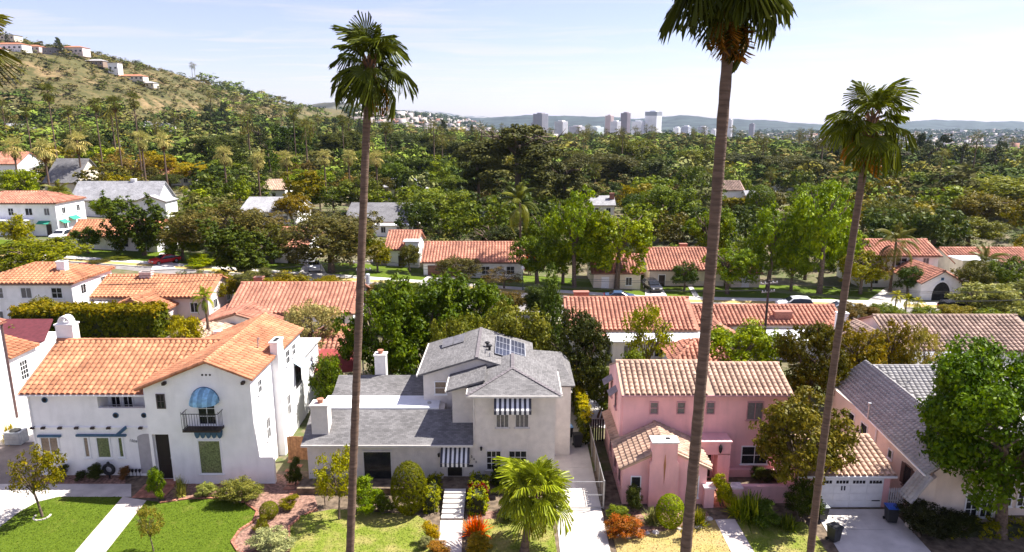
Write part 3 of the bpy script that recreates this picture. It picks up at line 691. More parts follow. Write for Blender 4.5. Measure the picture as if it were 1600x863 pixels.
    for z in (bz1, bz0 + 0.08):
        rail.bar((bx0, Yg - 0.82, z), (bx1, Yg - 0.82, z), 0.04, 0.04)
        for x in (bx0 + 0.02, bx1 - 0.02): rail.bar((x, Yg - 0.82, z), (x, Yg, z), 0.04, 0.04)
    for x in np.linspace(bx0, bx1, 15): rail.bar((x, Yg - 0.82, bz0), (x, Yg - 0.82, bz1 + (0.16 if x in (bx0, bx1) else 0)), 0.022, 0.022)
    for x in (bx0 + 0.02, bx1 - 0.02):
        for y in (0.2, 0.4, 0.6): rail.bar((x, Yg - y, bz0), (x, Yg - y, bz1), 0.022, 0.022)
    rail.build('railing', IRON, bal)
    for x in np.linspace(bx0 + 0.25, bx1 - 0.25, 4):
        mb = MB(); mb.bar((x, Yg, bz0 - 0.3), (x, Yg - 0.5, bz0 - 0.12), 0.08, 0.1); mb.build('corbel', DARKWOOD, bal)
    # scalloped blue valance over the green window
    v0, v1 = P(304, 672), P(349, 684); va = MB(); va.box(v0.x, v1.x, Yg - 0.04, Yg - 0.004, v0.z - 0.1, v0.z); va = va.build('valance', BLUE, r)
    for i in range(5):
        x0 = v0.x + (v1.x - v0.x) * i / 5; x1 = v0.x + (v1.x - v0.x) * (i + 1) / 5; mb = MB()
        mb.yprism([(x0, v0.z - 0.1)] + [((x0+x1)/2 - (x1-x0)/2.1*math.cos(t), v0.z - 0.12 - (v0.z - v1.z - 0.12) * math.sin(t)) for t in np.linspace(0, math.pi, 7)] + [(x1, v0.z - 0.1)], Yg - 0.16, Yg - 0.02); mb.build('scallop', BLUE, va)
    for px in (316, 322, 328):
        p = P(px, 586); mb = MB(); mb.tube([(p.x, Yg - 0.03, p.z), (p.x, Yg + 0.1, p.z)], 0.075, 8); mb.build('vent', PAINTED_DARK, r)
    for px, py in ((258, 598), (381, 597)):
        p = P(px, py); mb = MB(); mb.box(p.x - 0.1, p.x + 0.1, Yg - 0.35, Yg, p.z - 0.1, p.z + 0.1); mb.build('rafter_end', DARKWOOD, r)
    # door
    door(r, ((dx0 + dx1)/2, Yg + 0.36, 0.25), FRONT, 1.1, dz - 0.4, plain('near_black_door', (0.018, 0.012, 0.012), 0.5))
    st = MB(); st.box(dx0 - 0.1, dx1 + 0.2, Yg - 0.5, Yg + 0.34, 0, 0.24); st.build('step', BRICKRED, r)
    # left wing front
    win(0, 131, 141, 684, 713, Yl, back=TANBLIND, fw=0.12); win(0, 151, 174, 684, 714, Yl, back=GREENBLIND, fw=0.12); win(0, 185, 194, 684, 713, Yl, back=GREENBLIND, fw=0.12); win(0, 64, 93, 684, 707, Yl, back=TANBLIND, nx=2, fw=0.12)
    for a, b, y in ((60, 96, 681), (120, 198, 680)):
        p, q = atY(a, y, Yl), atY(b, y, Yl); mb = MB(); mb.box(p.x, q.x, Yl - 0.16, Yl, p.z - 0.07, p.z + 0.09); mb.build('window_hood', BLUE, r)
    for px, py, rr in ((70, 625, 0.22), (181, 649, 0.22), (225, 649, 0.2)):
        p = atY(px, py, Yl); mb = MB(); mb.tube([(p.x, Yl - 0.05, p.z), (p.x, Yl + 0.1, p.z)], rr, 14); o = mb.build('round_vent', BLUE, r)
        mb = MB(); mb.tube([(p.x, Yl - 0.06, p.z), (p.x, Yl - 0.04, p.z)], rr * 0.7, 14); mb.build('grille', PAINTED_DARK, o)
    for px in (52, 69, 95, 121, 146, 171, 221):
        p = atY(px, 668, Yl); mb = MB(); mb.box(p.x - 0.14, p.x + 0.14, Yl - 0.22, Yl, p.z - 0.07, p.z + 0.07); mb.build('beam_end', DARKWOOD, r)
    led = MB(); p = atY(100, 668, Yl); led.box(X0, XG - 0.01, Yl - 0.09, Yl, p.z - 0.03, p.z + 0.05); led.build('ledge', W_STUCCO, r)
    # loggia doors on the back wall
    for px in (181, 200):
        p = atY(px, 622, Yl + 1.3); window(r, (p.x, Yl + 1.3, zl + 0.05), FRONT, 0.62, 2.0, nx=2, nz=3, sill=False, name='french_door', fw=0.1)
    mb = MB(); p = atY(160, 616, Yl + 0.8); mb.tube([(p.x, Yl + 1.3, zl + 0.5), (p.x, Yl + 1.05, zl + 0.5)], 0.12, 8); mb.build('lantern', IRON, r)
    # lantern bracket and painted arch niche, house number
    a, b = atY(188, 676, Yl), atY(198, 667, Yl); mb = MB(); mb.bar((a.x, Yl - 0.5, a.z), (b.x, Yl - 0.02, b.z), 0.16, 0.2); mb.build('lamp_bracket', BLUE, r)
    p, q = atY(221, 735, Yl), atY(232, 678, Yl); SH = plain('niche_shade_grey', (0.42, 0.40, 0.41), 0.9, 0.05); mb = MB()
    xs = (p.x, XG - 0.02); zt = q.z - 0.3
    mb.yprism([(xs[0], 0.2), (xs[1], 0.2)] + [((xs[0]+xs[1])/2 + (xs[1]-xs[0])/2*math.cos(t), zt + 0.3*math.sin(t)) for t in np.linspace(0, math.pi, 9)], Yl - 0.02, Yl - 0.005); mb.build('painted_arch_niche', SH, r)  # raised flat shape; its grey paints the shade inside the arch
    p = atY(208, 691, Yl); text(r, '1509', (p.x, Yl - 0.02, p.z), 0.3, plain('pewter', (0.22, 0.22, 0.24), 0.5), rot=(math.pi/2, 0.25, 0))
    # sunlit right side
    for Y, z, ww, hh, bk in ((47.2, 7.0, 0.6, 0.95, PAINTED_DARK), (48.2, 3.2, 0.7, 1.6, GREYBLIND), (52.3, 7.1, 0.7, 0.9, PAINTED_DARK), (53.6, 7.0, 0.8, 1.1, PAINTED_DARK), (55.2, 7.1, 0.7, 0.9, PAINTED_DARK), (53.0, 3.0, 0.8, 1.7, GREYBLIND)):
        window(r, (XR, Y, z), RIGHTW, ww, hh, back=bk, nx=2, nz=2)
    window(r, (XR, 56.0, 4.6), RIGHTW, 1.3, 1.7, nx=2, nz=2, fm=IRON)
    a = MB(); a.slab([(XR + 1.0, 55.0, 5.3), (XR + 1.0, 57.0, 5.3), (XR + 0.02, 57.0, 6.0), (XR + 0.02, 55.0, 6.0)], 0.03); a.build('awning', plain('pale_blue_canvas', (0.42, 0.52, 0.60), 0.8, 0.06), r)
    door(r, (XR, 54.6, 0.05), RIGHTW, 0.9, 2.1, plain('white_door', (0.7, 0.7, 0.7), 0.5, 0.03))
    mb = MB(); p = Vector((-19.6, 50.2, 9.0)); mb.tube([p, p + Vector((0, 0, 0.7)), p + Vector((0.12, 0, 0.78)), p + Vector((0.12, 0, 0.6))], 0.05, 6); mb.build('vent_pipe', METAL, r)
white_house()

# ================================================================== the grey house
def grey_house():
    Y0, z0 = 45.5, 0.55
    r = thing('grey_house', 'greige stucco house with grey shingle roofs, rooftop panels and striped awnings', 'house', (-5, 45.5, 0.55))
    XL, XB, XR = -14.85, -2.8, 3.1
    w = MB()
    w.box(XL, XB, Y0, 48.2, z0 - 0.5, 3.35); w.box(XL + 0.3, -5.2, 48.2, 53.4, z0, 4.5); w.box(XB, XR, Y0, 50.0, z0 - 0.5, 7.02)
    w.box(-4.4, XB, 47.0, 50.0, 3.0, 6.95)
    w.box(-6.9, 1.4, 50.0, 57.2, z0, 6.75)
    w.yprism([(-6.9, 6.75), (1.4, 6.75), (-2.72, 8.15)], 50.0, 50.25); w.yprism([(-6.9, 6.75), (1.4, 6.75), (-2.72, 8.15)], 56.9, 57.2)
    w.box(1.4, 4.6, 50.0, 55.5, 0, 5.9)
    w.xprism([(Y0 + 0.1, 3.35), (48.2, 3.35), (48.2, 4.55)], XL, XL + 0.3)
    w.build('wall', G_STUCCO, r)
    # low roofs
    shingle_roof(r, [[(XL - 0.3, Y0 - 0.4, 3.36), (XB, Y0 - 0.4, 3.36), (XB, 48.2, 4.75), (XL - 0.3, 48.2, 4.75)],
                     [(XL + 0.5, 50.9, 4.62), (-6.5, 50.9, 4.62), (-6.5, 53.4, 5.5), (XL + 0.5, 53.4, 5.5)]], SHINGLE, name='low_roof')
    f = MB(); f.box(XL + 0.2, -5.6, 48.22, 50.92, 4.52, 4.72); f.box(XL + 0.15, -5.55, 48.2, 48.32, 4.5, 4.86); fr = f.build('flat_roof', FLATROOF, r)
    for px, rr in ((-9.4, 0.05), (-6.4, 0.16)):
        mb = MB(); mb.tube([(px, 49.4, 4.7), (px, 49.4, 5.05 if rr < 0.1 else 4.82)], rr, 8); mb.build('roof_vent', METAL, fr)
    # upper roofs: hip over the front block, gable over the rear block
    zt = 7.12; xa, xb, ya = -3.2, 3.5, Y0 - 0.35; ap = Vector((0.05, 48.3, 8.02)); bk = Vector((0.05, 51.6, 8.02))
    shingle_roof(r, [[(xa, ya, zt), (xb, ya, zt), tuple(ap)], [(xb, ya, zt), (xb, 51.6, zt), tuple(bk), tuple(ap)],
                     [(xa, 51.2, zt), (xa, ya, zt), tuple(ap), tuple(bk)],
                     [(-4.8, 50.4, 6.88), (-4.8, 46.6, 6.88), (-2.0, 46.6, 7.72), (-2.0, 50.4, 7.72)]], SHINGLE, name='hip_roof')
    zr = 8.35; s = 0.31
    shingle_roof(r, [[(-7.3, 57.5, zr - s*4.6), (-7.3, 49.65, zr - s*4.6), (-2.7, 49.65, zr), (-2.7, 57.5, zr)], [(1.8, 49.65, zr - s*4.5), (1.8, 57.5, zr - s*4.5), (-2.7, 57.5, zr), (-2.7, 49.65, zr)]], SHINGLE, name='gable_roof')
    shingle_roof(r, [[(1.6, 49.8, 6.0), (4.9, 49.8, 6.0), (4.2, 52.6, 6.7), (1.6, 52.6, 6.9)], [(4.9, 49.8, 6.0), (4.9, 55.8, 6.0), (4.2, 55.8, 6.7), (4.2, 52.6, 6.7)], [(1.6, 52.6, 6.9), (4.2, 52.6, 6.7), (4.2, 55.8, 6.7), (1.6, 55.8, 6.9)]], SHINGLE, name='side_roof')
    tr = MB(); tr.bar((XL - 0.3, Y0 - 0.42, 3.28), (XB, Y0 - 0.42, 3.28), 0.1, 0.16); tr.bar((xa, ya - 0.03, zt - 0.09), (xb, ya - 0.03, zt - 0.09), 0.1, 0.16); tr.bar((xb + 0.03, ya, zt - 0.09), (xb + 0.03, 50, zt - 0.09), 0.1, 0.16); tr.bar((xa - 0.03, ya, zt - 0.09), (xa - 0.03, 46.6, zt - 0.09), 0.1, 0.16)
    tr.bar((-4.84, 46.55, 6.8), (-4.84, 50.3, 6.8), 0.1, 0.16); tr.bar((-7.34, 49.6, zr - s*4.6 - 0.07), (-7.34, 57.4, zr - s*4.6 - 0.07), 0.1, 0.15); tr.tube([(XB + 0.08, Y0 - 0.06, 6.9), (XB + 0.08, Y0 - 0.06, 3.4)], 0.045, 6)
    tr.build('gutter', plain('cream_trim', (0.66, 0.62, 0.57), 0.7, 0.05), r)
    # hip caps
    mb = MB()
    for a, b in (((xa, ya, zt), ap), ((xb, ya, zt), ap), (ap, bk), ((-2.7, 49.65, zr), (-2.7, 57.5, zr))):
        a, b = Vector(a), Vector(b); k = int((b - a).length / 0.3)
        for i in range(k): mb.bar(a.lerp(b, i/k) + Zv*0.03, a.lerp(b, (i+0.9)/k) + Zv*0.03, 0.26, 0.03)
    mb.build('hip_caps', plain('ridge_shingle', (0.17, 0.15, 0.155), 0.9), r)['kind'] = 'stuff'
    # solar array: separate panels on the right slope
    PV = plain('solar_cell', (0.035, 0.038, 0.06), 0.28, 0.15, 6, spec=0.6); PVF = plain('panel_frame', (0.55, 0.56, 0.60), 0.4, 0.05, metal=0.5)
    def on(x, y, d): return Vector((x, y, zr - s * abs(x + 2.7) + d))
    for i in range(2):
        for j in range(3):
            x0, x1 = -1.35 + i * 1.25, -1.35 + i * 1.25 + 1.22; y0, y1 = 51.5 + j * 1.55, 51.5 + j * 1.55 + 1.52
            mb = MB(); mb.slab([on(x0, y0, .16), on(x1, y0, .16), on(x1, y1, .16), on(x0, y1, .16)], 0.04); pn = mb.build('solar_panel', PVF, r)
            for a in range(4):
                for b in range(5):
                    u0, u1 = x0 + 0.03 + (x1-x0-0.06)*a/4, x0 + 0.03 + (x1-x0-0.06)*(a+0.93)/4; v0, v1 = y0 + 0.03 + (y1-y0-0.06)*b/5, y0 + 0.03 + (y1-y0-0.06)*(b+0.95)/5
                    if a == 0 and b == 0: cells = MB()
                    cells.face(on(u0, v0, .164), on(u1, v0, .164), on(u1, v1, .164), on(u0, v1, .164))
            cells.build('cells', PV, pn)
    for x, y in ((-2.0, 52.8), (-1.8, 52.2)):
        mb = MB(); b = on(x, y, 0); mb.lathe(b.x, b.y, [(0.1, b.z), (0.1, b.z + 0.3), (0.2, b.z + 0.34), (0.2, b.z + 0.44), (0.05, b.z + 0.5)], 8); mb.build('roof_vent', IRON, r)
    for x, y in ((-2.1, 51.2), (-1.75, 50.7)):
        mb = MB(); b = on(x, y, 0); mb.tube([b, b + Zv*0.35], 0.05, 6); mb.build('vent_pipe', METAL, r)
    # two tilted collector panels on the left slope
    for i in range(2):
        x0 = -5.9 + i * 0.95; mb = MB(); a = on(x0, 54.6, 0.1); b = on(x0 + 0.9, 54.6, 0.1)
        mb.slab([a, b, b + Vector((0, 1.3, 0.32)), a + Vector((0, 1.3, 0.32))], 0.06); o = mb.build('collector_panel', plain('collector_back', (0.16, 0.155, 0.165), 0.5), r)
        l2 = MB(); l2.bar(a + Vector((0.1, 1.2, -0.1)), a + Vector((0.1, 1.25, 0.25)), 0.04, 0.04); l2.bar(b + Vector((-0.1, 1.2, -0.1)), b + Vector((-0.1, 1.25, 0.25)), 0.04, 0.04); l2.build('strut', METAL, o)
    # chimneys
    a, b = atY(488, 655, 46.3), atY(514, 655, 46.3); chimney(r, a.x, b.x, 46.0, 47.0, 0.5, 5.9, G_STUCCO, 'pot')
    a, b = atY(587, 588, 53.7), atY(604, 588, 53.7); chimney(r, a.x, b.x, 53.5, 54.3, 4.8, 7.1, plain('pale_stucco', (0.66, 0.63, 0.60), 0.9, 0.05), 'pot')
    # windows
    def win(x0, x1, y0, y1, Y, **k):
        a, b = atY(x0, y0, Y), atY(x1, y1, Y); return window(r, ((a.x + b.x)/2, Y, (a.z + b.z)/2), FRONT, abs(b.x - a.x), abs(a.z - b.z), **k)
    CR = plain('cream_frame', (0.64, 0.60, 0.56), 0.7, 0.05)
    win(776, 794, 644, 667, Y0, fm=CR, back=GREYBLIND, nx=3, nz=1); win(806, 825, 644, 667, Y0, fm=CR, back=GREYBLIND, nx=3, nz=1)
    win(761, 782, 705, 733, Y0, fm=CR, nx=3, nz=3); win(796, 822, 705, 733, Y0, fm=CR, nx=3, nz=3)
    win(568, 612, 706, 748, Y0, fm=CR, fw=0.1)
    win(680, 697, 597, 615, 50.0, fm=WHITE, nx=1, nz=2, back=TANBLIND)
    awning_striped(r, atY(772, 625, Y0).x, atY(830, 625, Y0).x, Y0, atY(800, 620, Y0).z, 0.75, 0.75, 15)
    awning_striped(r, atY(689, 697, Y0).x, atY(734, 697, Y0).x, Y0, 3.05, 0.85, 0.9, 13)
    dp = atY(711, 740, Y0); door(r, (dp.x, Y0, z0 + 0.15), FRONT, 1.05, 2.15, plain('black_door', (0.025, 0.022, 0.02), 0.4), CR)
    for ch, px, py in (('2', 737, 713), ('4', 740.5, 717), ('0', 744, 721.5)):
        p = atY(px, py, Y0); text(r, ch, (p.x, Y0 - 0.02, p.z - 0.1), 0.24, IRON)
    p = atY(736, 728, Y0); mb = MB(); mb.box(p.x - 0.16, p.x + 0.16, Y0 - 0.09, Y0, p.z - 0.05, p.z + 0.08); mb.build('mailbox', IRON, r)
    for px, py in ((752, 700), (686, 710)):
        p = atY(px, py, Y0); mb = MB(); mb.tube([(p.x, Y0 - 0.16, p.z - 0.12), (p.x, Y0 - 0.16, p.z + 0.12)], [0.07, 0.1], 6); mb.bar((p.x, Y0, p.z + 0.1), (p.x, Y0 - 0.16, p.z + 0.12), 0.03, 0.03); mb.build('lantern', IRON, r)
    mb = MB(); mb.box(-14.2, -13.3, Y0 - 0.04, Y0, 0.65, 1.25); mb.build('vent_grille', plain('vent_grey', (0.2, 0.2, 0.21), 0.6), r)
    # side door details
    window(r, (4.6, 52.5, 4.2), RIGHTW, 0.8, 1.0, fm=CR)
    # raised front terrace and steps
    t = MB(); t.box(XL - 0.5, -5.0, 44.1, Y0, 0.0, 0.5); t.box(-3.0, XR + 0.05, 44.1, Y0, 0, 0.5); t.box(-5.0, -3.0, 43.7, Y0, 0, 0.68)
    tt = t.build('terrace', SOIL); tt['kind'] = 'structure'
    st = thing('front_steps', 'flight of pale concrete steps up to the grey house door', 'steps', (-4, 42.2, 0))
    n = 6
    for i in range(n):
        y = 41.0 + i * 0.45; mb = MB(); mb.box(-4.75, -3.25, y, y + 0.5, 0.0, 0.115 * (i + 1)); mb.build('step', CONC_LIGHT, st)
    for x in ():
        mb = MB(); mb.xprism([(41.0, 0), (43.8, 0), (43.8, 0.66), (43.4, 0.66), (41.0, 0.1)], x - 0.1, x + 0.1); mb.build('cheek_wall', G_STUCCO, st)
grey_house()

# ================================================================== the pink house, its garage and garden walls
def pink_house():
    Ym, Yf = 47.0, 42.9
    r = thing('pink_house', 'pink stucco house with pale tiled roofs and a stepped front chimney', 'house', (13, 45, 0))
    w = MB()
    w.box(8.2, 20.3, Ym, 53.0, 0, 6.55); w.xprism([(Ym, 6.55), (53.0, 6.55), (50, 7.75)], 8.0, 8.4); w.box(8.0, 8.2, Ym + 0.1, 53, 0, 6.55); w.xprism([(Ym, 6.55), (53.0, 6.55), (50, 7.55)], 20.05, 20.3)
    gx0, gx1, gxm = 7.65, 13.45, 10.55
    w.box(gx0, gx1, Yf, Ym, 0, 2.85); w.yprism([(gx0, 2.85), (gx1, 2.85), (gxm, 4.18)], Yf, Yf + 0.3)
    w.box(gx0, 8.0, Ym, 52.0, 0, 2.85)
    w.box(13.45, 15.9, 45.6, Ym, 2.35, 3.3); w.box(15.0, 15.9, 45.6, Ym, 0, 2.4)  # entry porch
    w.box(13.45, 15.0, 46.5, Ym, 0, 2.4)
    w.box(15.7, 21.0, 46.6, 46.99, 0, 0.6)
    w.build('wall', P_STUCCO, r)
    cap = MB(); cap.box(13.4, 15.97, 45.53, 46.95, 3.3, 3.4); cap.build('porch_cap', P_STUCCO, r)
    # stepped front chimney with a narrow slot
    c = MB(); a, b = atY(1019, 690, Yf).x, atY(1058, 690, Yf).x
    c.yprism([(a - 0.15, 0), (b + 0.15, 0), (b + 0.15, 3.2), (b, 3.45), (b, 4.75), (a, 4.75), (a, 3.45), (a - 0.15, 3.2)], Yf - 0.35, Yf + 0.55); c = c.build('chimney', P_STUCCO, r)
    k = MB(); k.box(a - 0.08, b + 0.08, Yf - 0.42, Yf + 0.62, 4.75, 4.87); k.build('cap', plain('white_cap', (0.74, 0.68, 0.66), 0.85), c)
    k = MB(); k.box(b - 0.75, b - 0.45, Yf, Yf + 0.3, 4.87, 4.9); k.build('flue', PAINTED_DARK, c)
    p, q = atY(1038, 706, Yf), atY(1038, 752, Yf); mb = MB(); mb.yprism([(p.x, q.z), (p.x + 0.07, (p.z + q.z)/2 + 0.3), (p.x, p.z), (p.x - 0.07, (p.z + q.z)/2 + 0.3)], Yf - 0.38, Yf - 0.352); mb.build('slot', plain('rust_ochre', (0.42, 0.20, 0.08), 0.9), c)
    tile_roof(r, [((8.0, Ym - 0.35, 6.55), (14.6, Ym - 0.35, 6.55), (8.0, 50, 7.95), (14.6, 50, 7.95)), ((14.6, Ym - 0.35, 6.55), (20.6, Ym - 0.35, 6.55), (14.6, 50, 7.78), (20.6, 50, 7.78)),
                  ((gx0 - 0.25, Ym, 2.85 - 0.1), (gx0 - 0.25, Yf - 0.15, 2.75), (gxm, Ym, 4.3), (gxm, Yf - 0.15, 4.3)), ((gx1 + 0.3, Yf - 0.15, 2.75), (gx1 + 0.3, Ym, 2.75), (gxm, Yf - 0.15, 4.3), (gxm, Ym, 4.3)),
                  ((gx0 - 0.25, 52.2, 2.75), (gx0 - 0.25, Ym, 2.75), (8.05, 52.2, 3.07), (8.05, Ym, 3.07))],
              TERRA_P, 0.41, 0.41, single=300, ridges=[((8.0, 50, 7.95), (14.6, 50, 7.95)), ((14.6, 50, 7.78), (20.6, 50, 7.78)), ((gxm, Yf - 0.1, 4.3), (gxm, Ym, 4.3))],
              extra=[[(20.6, 53.3, 6.5), (8.0, 53.3, 6.5), (8.0, 50, 7.9), (20.6, 50, 7.78)]], ridge_r=0.15)
    mb = MB(); mb.bar((8.0, Ym - 0.38, 6.47), (20.6, Ym - 0.38, 6.47), 0.1, 0.14); mb.build('fascia', plain('pink_trim', (0.60, 0.33, 0.33), 0.7), r)
    def win(x0, x1, y0, y1, Y, **k):
        a, b = atY(x0, y0, Y), atY(x1, y1, Y); return window(r, ((a.x + b.x)/2, Y, (a.z + b.z)/2), FRONT, abs(b.x - a.x), abs(a.z - b.z), **k)
    PK = plain('pink_frame', (0.55, 0.30, 0.31), 0.7)
    for x in (1022, 1064, 1110): win(x - 5, x + 5, 629, 646, Ym, fm=PK, back=GREYBLIND, sill=False, nz=2)
    win(1169, 1190, 629, 655, Ym, fm=PK, back=GREYBLIND, nx=2)
    win(1160, 1197, 698, 724, Ym, fm=WHITE, nx=2, nz=2)
    win(987, 999, 745, 776, Yf, fm=WHITE, nz=2); win(1081, 1089, 745, 776, Yf, fm=WHITE, nz=2)
    for Y, z in ((44.0, 1.7), (46.0, 1.7), (48.5, 1.7)):
        window(r, (gx0, Y, z), LEFTW, 0.7, 1.3, fm=PK)
    window(r, (8.0, 49.0, 5.2), LEFTW, 0.7, 1.2, fm=PK); window(r, (8.0, 51.3, 5.2), LEFTW, 0.7, 1.2, fm=PK)
    mb = MB(); mb.slab([(7.25, 51.9, 5.7), (7.25, 50.7, 5.7), (7.99, 50.7, 6.2), (7.99, 51.9, 6.2)], 0.03); mb.build('awning', plain('grey_awning', (0.3, 0.25, 0.25), 0.8), r)
    mb = MB(); mb.slab([(7.35, 49.6, 5.7), (7.35, 48.4, 5.7), (7.99, 48.4, 6.15), (7.99, 49.6, 6.15)], 0.03); mb.build('awning', plain('grey_awning', (0.3, 0.25, 0.25), 0.8), r)
    door(r, (14.22, 46.5, 0.1), FRONT, 1.1, 2.15, DARKWOOD, PK)
    p = atY(1125, 700, 45.6); mb = MB(); mb.lathe(p.x, 45.45, [(0.04, p.z - 0.35), (0.12, p.z - 0.2), (0.14, p.z + 0.15), (0.03, p.z + 0.35)], 6); mb.build('lantern', IRON, r)
    for i in range(3):
        mb = MB(); mb.box(13.3 - 0.1*i, 15.0, 45.6 - 0.35*(i+1), 45.6 - 0.35*i, 0, 0.3 - 0.1*i); mb.build('step', BRICKRED, r)
    # garage
    g = thing('garage', 'pink garage with a white panelled roll-up door and pale tile roof', 'garage', (23, 42.5, 0))
    w = MB(); w.box(19.6, 25.9, 42.5, 46.6, 0, 2.55); w.xprism([(42.5, 2.55), (46.6, 2.55), (46.2, 3.45)], 25.65, 25.9); w.build('wall', P_STUCCO, g)
    tile_roof(g, [((19.4, 42.15, 2.58), (26.1, 42.15, 2.58), (19.4, 46.2, 3.6), (26.1, 46.2, 3.6))], TERRA_P, 0.41, 0.41, single=180, ridges=[((19.4, 46.2, 3.6), (26.1, 46.2, 3.6))], ridge_r=0.14)
    mb = MB(); mb.bar((19.4, 42.1, 2.5), (26.1, 42.1, 2.5), 0.1, 0.14); mb.build('fascia', WHITE, g)
    gd = MB(); gx0, gx1 = 20.9, 25.45; gd.box(gx0, gx1, 42.47, 42.5, 0.02, 2.2); gd = gd.build('garage_door', WHITE, g)
    for j in range(4):
        for i in range(4):
            x0, x1 = gx0 + (gx1-gx0)*i/4 + 0.03, gx0 + (gx1-gx0)*(i+1)/4 - 0.03; z0, z1 = 0.04 + 0.54*j, 0.04 + 0.54*j + 0.52
            mb = MB(); mb.box(x0, x1, 42.44, 42.468, z0, z1); mb.build('panel', WHITE, gd)
            if j == 3:
                for q in range(4):
                    mb = MB(); u = x0 + 0.12 + q * 0.22; mb.box(u, u + 0.17, 42.425, 42.439, z0 + 0.18, z0 + 0.4); mb.build('pane', GLASS if False else PAINTED_DARK, gd)
    for x, z, L in ((25.3, 1.9, -0.55), (25.3, 0.55, -0.55)):
        mb = MB(); mb.box(x + L, x, 42.40, 42.438, z - 0.03, z + 0.03); mb.build('strap_hinge', IRON, gd)
    mb = MB(); mb.box(22.55, 22.62, 42.38, 42.438, 1.35, 1.65); mb.box(22.75, 22.82, 42.38, 42.438, 1.35, 1.65); mb.build('handle', IRON, gd)
    # garden walls and gate piers
    for lab, x0, x1, y0, y1, h in (('low pink garden wall in front of the pink house yard', 15.7, 19.7, 43.0, 43.25, 1.25),):
        o = MB(); o.box(x0, x1, y0, y1, 0, h); t = thing('garden_wall', lab, 'wall', ((x0+x1)/2, y0, 0)); o.build('wall', P_STUCCO, t); k = MB(); k.box(x0-0.04, x1+0.04, y0-0.05, y1+0.05, h, h+0.08); k.build('coping', P_STUCCO, t)
    for lab, x in (('square pink gate pier beside the front gable of the pink house', 13.55), ('square pink gate pier at the end of the low garden wall', 15.45)):
        t = thing('gate_pier', lab, 'gate pier', (x, 42.7, 0)); o = MB(); o.box(x - 0.33, x + 0.33, 42.4, 43.05, 0, 1.45); o.build('pier', P_STUCCO, t); k = MB(); k.box(x - 0.4, x + 0.4, 42.33, 43.12, 1.45, 1.56); k.build('cap', plain('pier_cap', (0.68, 0.55, 0.54), 0.85), t)
    sheet('patio', [(13.9, 42.4), (15.1, 42.4), (15.1, 45.3), (13.9, 45.3)], BRICKRED, 0.05)
pink_house()

